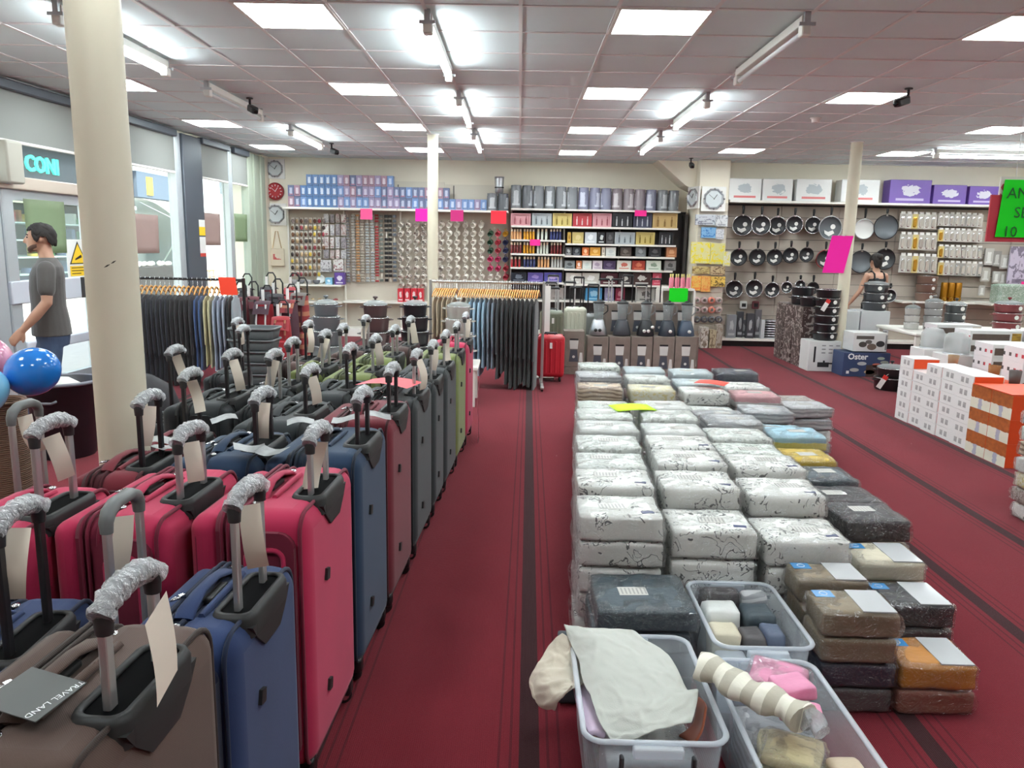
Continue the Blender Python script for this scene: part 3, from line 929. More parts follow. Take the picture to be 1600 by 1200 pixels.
def pack_mat(name, base, ink=None, kind=None):
    if name in MATS: return MATS[name]
    t = NT(name)
    r = t.rvec()
    if kind == 'floral':
        n1 = t.noise(16, 2, r, 1.2)
        n2 = t.noise(9, 1, r)
        line = t.math('MULTIPLY', t.math('LESS_THAN', t.math('ABSOLUTE', t.math('SUBTRACT', n1, .5)), .02), t.math('GREATER_THAN', n2, .5))
        blot = t.math('GREATER_THAN', t.noise(30, 1, r, .5), .735)
        t.col(t.mix(t.math('MINIMUM', t.math('ADD', line, blot), .85), base, ink))
    elif kind == 'leaf':
        n1 = t.noise(28, 3, r, 2.)
        t.col(t.mix(t.math('MULTIPLY', t.math('GREATER_THAN', n1, .55), .6), base, ink))
    elif kind == 'stripe':
        x, y, z = t.xyz()
        w = t.math('SINE', t.math('MULTIPLY', t.math('ADD', z, t.math('MULTIPLY', t.noise(8, 2, r), .05)), 210.))
        t.col(t.mix(t.math('MULTIPLY', t.math('GREATER_THAN', w, .1), .8), base, ink))
    elif kind == 'two':
        x, y, z = t.xyz()
        t.col(t.mix(t.math('GREATER_THAN', t.math('ADD', z, t.math('MULTIPLY', t.noise(10, 2, r), .03)), .07), base, ink))
    else:
        t.col(t.mix(t.noise(7, 3, r), base, tuple(v * .86 for v in base)))
    film(t)
    MATS[name] = t.m
    return t.m


PK = dict(
    floral=pack_mat('print_floral', (240, 240, 234), (50, 54, 56), 'floral'),
    floral2=pack_mat('print_floral_pink', (236, 236, 230), (150, 120, 120), 'floral'),
    leaf=pack_mat('print_leaf', (228, 232, 226), (150, 152, 146), 'leaf'),
    leafg=pack_mat('print_leaf_green', (224, 230, 222), (84, 92, 88), 'leaf'),
    white=pack_mat('print_white', (234, 236, 232)),
    pale=pack_mat('print_pale_blue', (208, 222, 226)),
    grey=pack_mat('print_grey', (190, 192, 194), (136, 138, 142), 'stripe'),
    pinks=pack_mat('print_pink', (218, 214, 210), (214, 160, 164), 'two'),
    browns=pack_mat('print_brown', (206, 186, 160), (112, 84, 66), 'stripe'),
    yellow=pack_mat('print_yellow', (226, 222, 200), (214, 190, 60), 'leaf'),
    gold=pack_mat('print_gold', (224, 190, 66)),
    skyy=pack_mat('print_sky_yellow', (222, 214, 120), (160, 200, 216), 'two'),
    navy=pack_mat('print_navy', (48, 54, 72)),
    slate=pack_mat('print_slate', (70, 84, 92)),
    black=pack_mat('print_black', (48, 46, 50)),
    khaki=pack_mat('print_khaki', (140, 124, 100)),
    cream=pack_mat('print_cream', (222, 212, 186)),
    amber=pack_mat('print_amber', (204, 134, 44)),
    rust=pack_mat('print_rust', (150, 92, 76)),
    dgrey=pack_mat('print_dark_grey', (84, 80, 82)),
    plaid=pack_mat('print_plaid', (180, 172, 164), (84, 60, 54), 'leaf'))


def pack_mesh(w, d, h, seed, cuts=6):
    b = bmesh.new()
    bmesh.ops.create_cube(b, size=2)
    bmesh.ops.subdivide_edges(b, edges=b.edges[:], cuts=cuts, use_grid_fill=True)
    rx = .014
    for v in b.verts:
        u = v.co.copy()
        p = Vector((u.x * w / 2, u.y * d / 2, u.z * h / 2))
        q = Vector([max(-e / 2 + rx, min(e / 2 - rx, c)) for c, e in zip(p, (w, d, h))])
        dv = p - q
        if dv.length > 1e-6: p = q + dv.normalized() * min(dv.length, rx)
        e = max(abs(u.x), abs(u.y))
        p.z *= 1 - .1 * max(0, e - .5)
        n = noise.noise_vector(p * 13 + Vector((seed * 3.1, seed, 0)))
        p += Vector((n.x * .009, n.y * .009, n.z * .006))
        p.z = max(-h / 2, min(h / 2, p.z))
        p.x = max(-w / 2, min(w / 2, p.x))
        p.y = max(-d / 2, min(d / 2, p.y))
        v.co = p + Vector((0, 0, h / 2))
    for f in b.faces: f.smooth = True
    b.verts.index_update()
    return MB().bm(b)


def barcode():
    t = NT('label_print')
    x, y, z = t.xyz()
    ln = t.math('GREATER_THAN', t.math('SINE', t.math('MULTIPLY', x, 420.)), .2)
    tx = t.math('LESS_THAN', t.math('ABSOLUTE', y), .026)
    t.col(t.mix(t.math('MULTIPLY', t.math('MULTIPLY', ln, tx), .5), (204, 202, 196), (96, 96, 94)))
    t.set(Roughness=.4, Coat_Weight=.6)
    return t.m


def film_mat():
    t = NT('pack_film')
    tr = t.n('BsdfTransparent')
    tr.inputs[0].default_value = (1, 1, 1, 1)
    gl = t.n('BsdfGlossy')
    gl.inputs['Roughness'].default_value = .07
    gl.inputs[0].default_value = (1, 1, 1, 1)
    r = t.rvec((1, 1.4, 1))
    b = t.n('Bump')
    b.inputs['Strength'].default_value = .9
    b.inputs['Distance'].default_value = .05
    t.l(t.math('ABSOLUTE', t.math('SUBTRACT', t.noise(15, 3, r, 1.8, .6), .5)), b.inputs['Height'])
    t.l(b.outputs[0], gl.inputs['Normal'])
    lw = t.n('LayerWeight')
    lw.inputs[0].default_value = .25
    t.l(b.outputs[0], lw.inputs['Normal'])
    mx = t.n('MixShader')
    t.l(t.math('ADD', .06, t.math('MULTIPLY', lw.outputs['Fresnel'], .5)), mx.inputs[0])
    t.l(tr.outputs[0], mx.inputs[1])
    t.l(gl.outputs[0], mx.inputs[2])
    t.l(mx.outputs[0], t.out.inputs[0])
    return t.m


M_FILM = film_mat()
_fm = {}
def film_me(w, d, h, seed):
    k = (w, d, h, seed)
    if k not in _fm:
        q = pack_mesh(w, d, h, seed, 7)
        for i, v in enumerate(q.v):
            v = Vector(v)
            c = Vector((0, 0, h / 2))
            n = noise.noise_vector(v * 34 + Vector((seed, 2, 5)))
            e = Vector((v.x / (w / 2), v.y / (d / 2), (v.z - h / 2) / (h / 2)))
            o = Vector((e.x * .007, e.y * .006, 0)) + n * .004
            if abs(e.x) > .97: o.x += math.copysign(.007 * (1 - abs(e.z)) ** 2 + .002, e.x)
            v = v + o
            v.z = min(max(v.z, .0005), h + .0015)
            q.v[i] = tuple(v)
        _fm[k] = q.mesh('film', M_FILM)
    return _fm[k]


M_LABEL = barcode()
M_BADGE = mat('badge_blue', (30, 128, 190), .3, coat=.6)
M_CARD = mat('insert_card', (186, 188, 190), .4, coat=.7, var=.05)
M_STK = mat('sticker_navy', (40, 52, 96), .35)
LAB_ME = MB().rbox(-.055, .055, -.035, .035, 0, .0015, .0005, 1).mesh('label', M_LABEL)
STK_ME = MB().box(-.026, .026, -.013, .013, 0, .002).mesh('sticker', M_STK)
BADGE_ME = MB().rbox(-.036, .036, -.028, .028, 0, .002, .003, 1).mesh('badge', M_BADGE)
BRING_ME = MB().tube([(.014 * cos(a * .35), .014 * sin(a * .35), .0022) for a in range(18)], .0014, 4, closed=True).mesh('badge_ring', M_LETW)
_pm = {}


def packme(kind, w, d, h, seed):
    k = (kind, w, d, h, seed)
    if k not in _pm: _pm[k] = pack_mesh(w, d, h, seed).mesh('bedding_pack', PK[kind])
    return _pm[k]


PLAB = dict(
    floral='white bedding pack with a dark ink print, in clear film, in the floor pile',
    floral2='white bedding pack with a faint pinkish print, in the floor pile',
    leaf='pale bedding pack with a grey leaf print, in the floor pile',
    leafg='pale bedding pack with a dark green leaf print, in the floor pile',
    white='plain white bedding pack in clear film, in the floor pile',
    pale='plain pale blue bedding pack in clear film, in the floor pile',
    grey='grey striped bedding pack in clear film, in the floor pile',
    pinks='white bedding pack with a pink upper half, in the floor pile',
    browns='beige and brown striped bedding pack in the floor pile',
    yellow='cream bedding pack with a yellow print, in the floor pile',
    gold='plain golden yellow bedding pack on the aisle side of the floor pile',
    skyy='sky blue and yellow bedding pack on the aisle side of the floor pile',
    navy='dark navy bedding pack at the far corner of the floor pile',
    slate='slate grey bedding pack in shiny film behind the near plastic tub',
    black='black bedding pack in clear film on the aisle side of the pile',
    khaki='khaki bedding pack with a grey card insert, stacked beside the tubs',
    cream='cream bedding pack in clear film on the aisle side of the pile',
    amber='amber orange bedding pack with a grey card insert on the carpet',
    rust='rust coloured bedding pack lying flat on the carpet',
    dgrey='dark grey bedding pack stacked beside the plastic tubs',
    plaid='bedding pack with a brown mottled print, in the floor pile')
SEED = [0]


def pack(kind, x, y, z, w=.36, d=.29, h=.115, rz=0., rx=0., ry=0., deco=None, top=False, lab=None):
    SEED[0] += 1
    t = thing('bedding_pack', lab or PLAB[kind], 'bedding pack', (x, y, z), 0, kind + ' bedding packs', rot=(rx, ry, rz))
    obj('wrapped_bedding', packme(kind, w, d, h, SEED[0] % 5), t)
    if w > .15: obj('film', film_me(w, d, h, SEED[0] % 5), t)
    if deco == 'label': obj('label', LAB_ME, t, (RND.uniform(-.05, .05), RND.uniform(-.02, .04), h - .001), RND.uniform(-.1, .1))
    if deco == 'label' and kind.startswith('floral'): obj('sticker', STK_ME, t, (w * .33, -d * .28, h - .003), RND.uniform(-.4, .3))
    if deco == 'insert':
        obj('card_insert', MB().box(w * .02, w * .46, -d * .44, d * .44, h - .003, h + .002).mesh('insert', M_CARD), t)
        b = obj('badge', BADGE_ME, t, (-w * .32, d * .26, h - .001))
        obj('badge_ring', BRING_ME, b)
    return t


def stack(kinds, x, y, w=.36, d=.29, h=.115, deco='label', jig=.018, z0=.001):
    n = len(kinds)
    for k, kd in enumerate(kinds):
        pack(kd, x + RND.uniform(-.008, .008), y + RND.uniform(-.006, .006), z0 + k * h, w, d, h - .001, RND.uniform(-jig, jig) * (1 if k < n - 1 or y < 5.1 else 4), deco=deco if k == n - 1 else None, lab=PLAB[kd] + ', topmost' if k == n - 1 and n > 1 and len(PLAB[kd].split()) < 16 else None)


def xl(y): return .245 + .075 * (y - 3.)


F, G, L, LG, W_, P, Q = 'floral', 'floral2', 'leaf', 'leafg', 'white', 'pale', 'grey'
ROWS = [
    (3.15, [([F] * 5, .113), ([F] * 4, .128), ([F] * 4, .12)]),
    (3.49, [([F] * 5, .118), ([F] * 5, .118), ([F] * 5, .112)]),
    (3.83, [([F, F, W_, W_, L], .116), ([F] * 5, .121), ([F, F, F, F, F], .117)]),
    (4.17, [([W_, L, L, LG, L], .118), ([F, F, W_, F, F], .12), ([F, W_, F, W_, LG], .112), (['black', W_, 'navy', 'slate'], .108)]),
    (4.51, [([L, LG, L, L, W_], .12), ([W_, F, 'pinks', 'pinks', W_], .118), ([W_, L, Q, Q, L], .114), (['slate', W_, LG, 'gold'], .112)]),
    (4.87, [([L, W_, LG, LG, L], .12), ([W_, L, W_, G, L], .12), ([L, Q, W_, L, Q], .116), (['cream', L, W_, 'gold', 'skyy'], .1)]),
    (5.23, [([W_, L, Q, W_, LG], .116), ([W_, Q, L, W_, W_], .118), ([Q, W_, 'slate', 'slate', Q], .106), ([P, 'cream', W_, 'skyy'], .108)]),
    (5.6, [(['browns', Q, 'browns', 'browns'], .118), ([W_, Q, 'dgrey', W_], .12), ([Q, W_, Q, L], .12), ([W_, Q, Q, W_, Q], .1)]),
    (5.98, [(['browns', Q, 'browns', 'yellow', 'browns'], .116), ([W_, 'plaid', 'yellow', 'plaid', 'yellow'], .114), ([Q, W_, L, F, F], .112), (['plaid', W_, 'plaid', 'plaid', 'pinks'], .108), ([Q, Q, W_, Q, Q], .092)]),
    (6.36, [([Q, W_, Q, W_, Q], .122), ([W_, 'plaid', L, 'pinks', L], .118), ([Q, L, W_, F, P], .112), ([L, 'plaid', W_, L, F], .108), (['plaid', W_, 'plaid', 'plaid'], .108)]),
    (6.74, [([W_, Q, Q, F, LG], .126), ([L, Q, P, W_, P], .12), ([P, L, W_, P, P], .118), (['navy', Q, 'navy', 'navy', 'navy'], .12)]),
]
for y, cols in ROWS:
    for k, (kinds, h) in enumerate(cols):
        pw = .39 if y < 4.6 else .405
        stack(kinds, xl(y) + .185 + pw * k, y, .345, .285, h)
# aisle side of the pile
stack(['dgrey', Q, 'cream', 'black'], 1.67, 3.53, .3, .28, .108, 'label')
stack([Q, 'cream', Q, 'black'], 1.71, 3.84, .3, .28, .105, 'label')
stack(['cream', 'cream', 'cream', 'cream'], 1.62, 3.22, .28, .24, .088, 'insert')
stack(['dgrey', 'dgrey', 'black'], 1.6, 2.945, .28, .23, .096, 'insert')
stack(['rust', 'amber'], 1.535, 2.66, .27, .22, .098, 'insert', .01)
stack(['dgrey', 'navy', 'khaki', 'khaki'], 1.245, 2.65, .27, .2, .098, 'insert', .015)
stack(['dgrey', 'navy', 'khaki', 'khaki'], 1.25, 2.885, .27, .18, .1, 'insert', .015)
# slate packs slumped behind the near tub
for k, (dx, dy, tl) in enumerate(((0, 0, 0), (.01, .0, 0), (-.01, .01, 0), (.005, 0, .0))):
    pack('slate', .485 + dx, 2.77 + dy, .089 * k + .001, .36, .33, .088, RND.uniform(-.04, .04), deco='label' if k == 3 else None)
pack('slate', .225, 2.66, .001, .11, .2, .1, .0, lab='small slate grey pillowcase pack squeezed out on the aisle edge of the pile')
pack('slate', .225, 2.66, .1015, .1, .19, .1, .05, lab='small slate grey pillowcase pack on top of another at the pile edge')
# loose price cards
def card(px, py, z, w, d, c, lab, rz, nm):
    p = at_z(px, py, z)
    o = obj('price_card', MB().grid(5, 5, lambda a, b: (-w / 2 + w * a, -d / 2 + d * b, .008 * sin(a * 3.1))).mesh('price_card', mat(nm, c, .7)), None, p, rz)
    md = o.modifiers.new('s', 'SOLIDIFY'); md.thickness = .0015
    return tag(o, lab, 'price card')
card(988, 637, .605, .27, .2, (196, 255, 20), 'neon yellow green price card lying on the bedding pile', .2, 'neon_lime')
card(1112, 598, .592, .24, .18, (255, 84, 70), 'orange red price card lying on the bedding pile', -.5, 'neon_red')

# right hand pile cut by the frame
for x, y in ((3.36, 4.62), (3.76, 4.66), (3.4, 4.28), (3.8, 4.3)):
    stack(['floral', 'plaid', 'yellow', 'white', 'browns', 'white', 'grey'][: 7 if x < 3.6 else 6], x, y, .36, .29, .1, 'label', .05)

# ---- plastic tubs
M_TUB = clear('tub_plastic', (242, 246, 250), .16, .25, .1, 14)
M_TUBR = clear('tub_rim', (242, 246, 250), .35, .2)


def tub(lab, x0, x1, y0, y1, h, clips=False):
    cx, cy = (x0 + x1) / 2, (y0 + y1) / 2
    a, b = (x1 - x0) / 2, (y1 - y0) / 2
    t = thing('plastic_tub', lab, 'storage tub', (cx, cy, 0))
    m = MB()
    lo, hi = rr(-a + .035, a - .035, -b + .035, b - .035, .05), rr(-a + .012, a - .012, -b + .012, b - .012, .055)
    li, hi2 = rr(-a + .038, a - .038, -b + .038, b - .038, .048), rr(-a + .015, a - .015, -b + .015, b - .015, .053)
    n = len(lo)
    vs = [(p, q, .0) for p, q in lo] + [(p, q, h) for p, q in hi] + [(p, q, h) for p, q in hi2] + [(p, q, .004) for p, q in li]
    fs = [(k * n + i, k * n + (i + 1) % n, (k + 1) * n + (i + 1) % n, (k + 1) * n + i) for k in range(3) for i in range(n)]
    m.add(vs, fs, 0, True)
    m.add([(p, q, 0) for p, q in lo], [tuple(range(n))])
    obj('tub_body', m.mesh('tub', M_TUB), t)
    r = MB().tube([(p, q, h) for p, q in rr(-a + .008, a - .008, -b + .008, b - .008, .055)], .009, 8, closed=True, flat=.8)
    obj('rim', r.mesh('tub_rim', M_TUBR), t)
    for sg in (-1, 1):
        hn = MB().rbox(-.07, .07, sg * b - .02, sg * b + .012, h - .035, h - .003, .006, 2)
        obj('handle', hn.mesh('tub_handle', M_TUBR), t)
        if clips and sg < 0:
            for q in (-.1, .1): obj('clip', MB().rbox(q - .006, q + .006, -b - .018, -b + .004, h - .12, h - .03, .004, 1).mesh('tub_clip', M_DARK), t)
            obj('clip_bar', MB().tube([(-.1, -b - .012, h - .12), (-.06, -b - .012, h - .14), (.06, -b - .012, h - .14), (.1, -b - .012, h - .12)], .006, 6).mesh('tub_bar', M_DARK), t)
    return t


tub('near clear plastic tub with dark clips, overflowing with white cloth', .2, .62, 1.92, 2.53, .3, True)
tub('clear plastic tub holding the striped towel and pink pouches', .665, 1.02, 1.74, 2.42, .28)
tub('clear plastic tub packed with small fabric packs, behind the other tubs', .7, 1.06, 2.45, 2.99, .3)


def cloth(name, lab, cat, pts, nx, ny, c, amp, seed, mat_=None, thick=.006, group=None):
    """soft sheet through a small net of 3D points (rows of points), Catmull style blended"""
    R_, C_ = len(pts), len(pts[0])
    def cr(p0, p1, p2, p3, t): return .5 * ((2 * p1) + (p2 - p0) * t + (2 * p0 - 5 * p1 + 4 * p2 - p3) * t * t + (3 * p1 - p0 - 3 * p2 + p3) * t ** 3)
    def line(ps, t):
        n = len(ps) - 1
        i = min(int(t * n), n - 1)
        f = t * n - i
        g = lambda k: ps[max(0, min(n, k))]
        return cr(g(i - 1), g(i), g(i + 1), g(i + 2), f)
    V = [[Vector(q) for q in row] for row in pts]
    def fn(a, b):
        p = line([line(row, a) for row in V], b)
        n1 = noise.noise_vector(p * 9 + Vector((seed, 0, 0)))
        n2 = noise.noise_vector(p * 28 + Vector((0, seed, 0)))
        n3 = noise.noise(p * 11 + Vector((seed, 4, 2)))
        n4 = noise.noise(p * 19 + Vector((2, seed, 7)))
        return p + n1 * amp + n2 * amp * .3 + Vector((0, -.35, 1)) * (amp * (1.1 * (.5 - min(.5, abs(n3) * 3)) + .7 * (.5 - min(.5, abs(n4) * 3))))
    o = obj(name, MB().grid(nx, ny, fn).mesh(name, mat_ or mat('cloth_%s' % seed, c, .85, bump=.2, bscale=300, sheen=.2)))
    md = o.modifiers.new('s', 'SOLIDIFY'); md.thickness = thick; md.offset = 0
    sb = o.modifiers.new('b', 'SUBSURF'); sb.levels = 1; sb.render_levels = 1
    return tag(o, lab, cat, group)


A_ = lambda x, y, Y: at_y(x, y, Y)
cloth('white_cloth', 'crisp white cotton sheet draped over the near plastic tub', 'cloth',
      [[A_(882, 976, 2.5), A_(930, 982, 2.5), A_(985, 985, 2.5), A_(1005, 1003, 2.46)],
       [A_(897, 1018, 2.4), A_(945, 1010, 2.36), A_(1005, 1020, 2.36), A_(1042, 1022, 2.38)],
       [A_(920, 1085, 2.15), A_(965, 1070, 2.17), A_(1030, 1065, 2.2), A_(1072, 1078, 2.18)],
       [A_(940, 1135, 2.02), A_(975, 1125, 2.04), A_(1035, 1105, 2.08), A_(1092, 1082, 2.13)],
       [A_(950, 1158, 1.99), A_(985, 1158, 1.99), A_(1030, 1142, 2.0), A_(1078, 1132, 2.02)]], 52, 60, (188, 190, 182), .008, 3)
cloth('cream_cloth', 'crumpled cream cloth hanging out over the tub edge onto the aisle', 'cloth',
      [[A_(878, 990, 2.47), A_(900, 1010, 2.45), A_(920, 1040, 2.4)],
       [A_(850, 1020, 2.4), A_(880, 1040, 2.36), A_(915, 1060, 2.33)],
       [A_(828, 1060, 2.32), A_(865, 1065, 2.27), A_(905, 1070, 2.25)],
       [A_(838, 1098, 2.25), A_(858, 1095, 2.22), A_(890, 1078, 2.2)],
       [A_(868, 1108, 2.22), A_(872, 1095, 2.2), A_(893, 1072, 2.18)]], 36, 48, (200, 190, 172), .013, 5)
cloth('lilac_cloth', 'folded lilac cloth inside the near plastic tub', 'cloth',
      [[A_(893, 1070, 2.3), A_(905, 1068, 2.3), A_(920, 1075, 2.3)],
       [A_(905, 1110, 2.15), A_(918, 1105, 2.15), A_(935, 1115, 2.15)],
       [A_(920, 1150, 2.02), A_(930, 1148, 2.02), A_(945, 1155, 2.02)]], 8, 14, (206, 186, 206), .005, 8, thick=.02)
cloth('brown_sheet', 'rust brown folded cover standing up inside the near tub', 'cloth',
      [[A_(1092, 1088, 2.2), A_(1100, 1095, 2.15), A_(1104, 1105, 2.1)],
       [A_(1084, 1130, 2.15), A_(1093, 1135, 2.1), A_(1098, 1140, 2.05)],
       [A_(1060, 1150, 2.1), A_(1075, 1158, 2.06), A_(1085, 1165, 2.02)]], 8, 10, (150, 76, 48), .003, 9, thick=.008)
pack('cream', .41, 2.335, .008, .26, .23, .2, 0, lab='cream folded bedding lying in the bottom of the near tub')
pack('white', .41, 2.085, .008, .26, .2, .2, 0, lab='white folded bedding lying in the bottom of the near tub')
# second tub: striped towel, pouches, folded covers
def stripes():
    t = NT('towel_stripes')
    x, y, z = t.xyz()
    w = t.math('GREATER_THAN', t.math('SINE', t.math('MULTIPLY', x, 95.)), .0)
    t.col(t.mix(w, (228, 224, 208), (184, 178, 160)))
    film(t, .6)
    return t.m
tw = MB()
tw.tube([(-.17 + .34 * k / 16, .012 * sin(k * .6), .0) for k in range(17)], [.05 + .008 * sin(k * 1.3) for k in range(17)], 18, flat=.72)
crumple(tw, .008, 25, 2)
p0, p1 = A_(1115, 1050, 2.16), A_(1228, 1108, 2.0)
t = thing('striped_towel', 'rolled cream striped towel in clear film lying on the tub', 'towel', (p0 + p1) / 2, 0, None, rot=(0, math.atan2(p0.z - p1.z, (p1 - p0).length), math.atan2(p1.y - p0.y, p1.x - p0.x)))
obj('towel_roll', tw.mesh('towel', stripes()), t)
fm_ = MB().tube([(.16 + .014 * k, .02 * sin(k), .0) for k in range(6)], [.048, .05, .04, .03, .024, .03], 12, flat=.6)
obj('film_end', crumple(fm_, .008, 40, 1).mesh('film_end', M_WRAP), t)
M_PINK = pack_mat('print_pouch_pink', (236, 150, 186))
PK['pinkp'] = M_PINK
PK['butter'] = pack_mat('print_butter', (226, 212, 166))
PK['beige'] = pack_mat('print_beige', (216, 196, 166))
PK['steelb'] = pack_mat('print_steel_blue', (92, 104, 128))
PK['lgrey'] = pack_mat('print_light_grey', (190, 192, 194))
pack('white', .8425, 1.925, .008, .22, .24, .16, 0, lab='white folded bedding in the bottom of the towel tub')
pack('grey', .8425, 2.225, .008, .22, .22, .16, 0, lab='grey folded bedding in the bottom of the towel tub')
pack('butter', .815, 2.03, .17, .18, .2, .045, -.3, lab='butter yellow folded cover in film under the striped towel')
pack('butter', .81, 1.99, .216, .16, .15, .04, -.5, lab='topmost butter yellow folded cover right under the towel roll')
pack('beige', .93, 1.875, .168, .1, .14, .1, .1, lab='plain beige folded block standing in the towel tub')
for k, (px, py, Y, w, d, h, rz) in enumerate(((1218, 1045, 2.2, .17, .12, .07, -.5), (1238, 1062, 2.12, .12, .1, .05, .2), (1250, 1100, 2.03, .12, .08, .045, -.2))):
    p = A_(px, py, Y)
    pack('pinkp', p.x, p.y, max(.168, p.z - h), w, d, h, rz, rx=.25 if k == 0 else 0, lab=('large glossy pink pouch lying open behind the striped towel', 'small pink pouch leaning on the large pink one', 'pink pouch with a black printed mark beside the towel')[k])
# third tub: rows of small packs
for k, (dx, dy, w, d, h, kd, lab) in enumerate((
        (-.1, -.17, .12, .12, .2, 'lgrey', 'light grey small pack at the front of the packed tub'), (.02, -.18, .09, .12, .2, 'lgrey', 'narrow light grey pack in the middle of the packed tub'),
        (.11, -.18, .085, .12, .2, 'white', 'narrow white pack in the corner of the packed tub'), (-.1, -.04, .12, .12, .25, 'cream', 'cream small pack standing in the packed tub'),
        (.02, -.05, .1, .12, .24, 'dgrey', 'dark grey small pack standing in the packed tub'), (.11, -.04, .085, .13, .25, 'steelb', 'steel blue small pack standing in the packed tub'),
        (-.08, .1, .15, .13, .28, 'white', 'white small pack rising above the rim of the packed tub'), (.085, .1, .13, .13, .27, 'slate', 'slate small pack rising in the packed tub'),
        (-.06, .21, .17, .07, .3, 'dgrey', 'dark grey flat pack at the back of the packed tub'), (.1, .21, .12, .07, .29, 'grey', 'grey striped flat pack at the back of the packed tub'))):
    pack(kd, .88 + dx * .86, 2.72 + dy * .88, .008, w * .9, d * .92, h, 0, lab=lab)

# ================================================================ BACK WALL
def carton(name, base, ink, ink2=None, gloss=.35, style='blob'):
    """printed carton: picture field and text bands in generated coordinates"""
    if name in MATS: return MATS[name]
    t = NT(name)
    x, y, z = t.xyz(t.coord('Generated'))
    n = t.noise(5, 3, t.rvec((1, 1, 1), 40.), 1.)
    if style == 'blob':
        d = t.math('ADD', t.math('POWER', t.math('SUBTRACT', x, .5), 2.), t.math('POWER', t.math('SUBTRACT', z, .55), 2.))
        f = t.math('GREATER_THAN', t.math('SUBTRACT', .13, d), t.math('MULTIPLY', n, .16))
    elif style == 'tumbler':
        d = t.math('MAXIMUM', t.math('MULTIPLY', t.math('ABSOLUTE', t.math('SUBTRACT', x, .5)), 1.5), t.math('ABSOLUTE', t.math('SUBTRACT', z, .45)))
        f = t.math('LESS_THAN', t.math('ADD', d, t.math('MULTIPLY', n, .2)), .42)
    else:
        f = t.math('GREATER_THAN', n, .55)
    c = t.mix(t.math('MULTIPLY', f, .85), base, ink)
    b = t.math('MULTIPLY', t.math('COMPARE', z, .16, .05), t.math('COMPARE', x, .5, .34))
    c = t.mix(t.math('MULTIPLY', b, .8), c, ink2 or ink)
    t.col(c)
    t.set(Roughness=gloss)
    MATS[name] = t.m
    return t.m


UB = MB().rbox(-.5, .5, -.5, .5, 0, 1, .012, 1)
_ub = {}
def ubox(m):
    if m.name not in _ub: _ub[m.name] = UB.mesh('carton', m)
    return _ub[m.name]


def put_box(name, lab, cat, m, px0, px1, ptop, Y, zb, depth=.2, group=None, rz=0.):
    """box standing at height zb with its front face in the plane Y, as wide as the two picture columns"""
    a, b = at_y(px0, ptop, Y), at_y(px1, ptop, Y)
    zb += .0015
    h = max(.03, (a.z + b.z) / 2 - zb)
    o = obj(name, ubox(m), None, ((a.x + b.x) / 2, Y + depth / 2, zb), rz, sc=(b.x - a.x - .004, depth, h))
    return tag(o, lab, cat, group)


M_PEG = mat('peg_panel', (196, 186, 172), .7, var=.04)
M_BACKD = mat('unit_back', (70, 66, 66), .7)
M_BOARD = mat('back_board', (222, 214, 198), .6)
zs = at_y(620, 326, 13.6).z
# left pegboard unit
def panel_unit():
    t = thing('pegboard_unit', 'long beige pegboard unit with a top shelf along the back wall', 'shop shelving', (0, 0, 0))
    for x0, x1 in ((-4.12, -3.13), (-3.12, -2.13), (-2.12, -1.13), (-1.12, -.2)):
        obj('peg_panel', MB().box(x0, x1 - .008, 13.98, 14.03, .1, zs).mesh('peg_panel', M_PEG), t)
        obj('upright', MB().box(x0 - .012, x0 + .012, 13.93, 13.99, 0, zs).mesh('upright', M_SHELF), t)
        obj('top_shelf', MB().box(x0, x1 - .004, 13.6, 14.03, zs - .035, zs).mesh('top_shelf', M_SHELF), t)
        obj('base_plinth', MB().box(x0, x1 - .004, 13.6, 14.03, 0, .14).mesh('plinth', M_SHELF), t)
    for x0, x1, z in ((-4.12, -3.13, .9), (-4.12, -3.13, .6), (-3.1, -.2, .62)):
        obj('shelf', MB().box(x0, x1, 13.62, 13.99, z - .03, z).mesh('shelf', M_SHELF), t)
    return t
PEGU = panel_unit()
bb = struct(obj('trim_11', MB().box(-3.05, -1.35, 14.02, 14.05, zs, 2.72).box(-1.34, -.2, 14.02, 14.05, zs, 2.68).box(-.19, 1.1, 14.02, 14.05, zs, 2.66).box(1.11, 2.75, 14.02, 14.05, zs, 2.62).mesh('back_boards', M_BOARD)))
for px in (622, 709): obj('joint_cover', MB().box(-.006, .006, 14.0, 14.02, zs, 2.66).mesh('joint', M_BACKD), bb, (at_y(px, 300, 14.0).x, 0, 0))

# printed tumbler boxes along the top shelf
TB = [carton('tumbler_%d' % i, b, k, k2, .3, 'tumbler') for i, (b, k, k2) in enumerate((((112, 140, 188), (196, 206, 226), (90, 90, 120)), ((150, 138, 170), (206, 200, 216), (120, 60, 90)), ((100, 108, 140), (190, 196, 214), (170, 90, 110)), ((86, 120, 168), (214, 222, 232), (80, 80, 110)), ((158, 124, 140), (214, 204, 212), (90, 50, 70))))]
TL = ['blue', 'lilac', 'slate', 'bright blue', 'mauve']
pit = .1585
hb = .185
xs0 = at_y(448, 320, 13.68).x
r = random.Random(5)
for k in range(36):
    x = xs0 + .076 + pit * k * .68
    if x > -.62: break
    n = 3 if 3 <= k <= 16 else 2
    if k >= 17: n = 2 if k < 26 else 1
    for q in range(n):
        i = (r.randrange(5) if k < 3 else (3 if k < 8 else r.choice((0, 1, 1, 4, 2)))) if k < 17 else r.choice((1, 2, 0, 4))
        o = obj('tumbler_box', ubox(TB[i]), None, (x, 13.76, zs + .0015 + q * hb), 0, sc=(pit * .66, .14, hb - .003))
        tag(o, '%s printed tumbler box stacked on the pegboard top shelf' % TL[i], 'gift box', TL[i] + ' tumbler boxes')
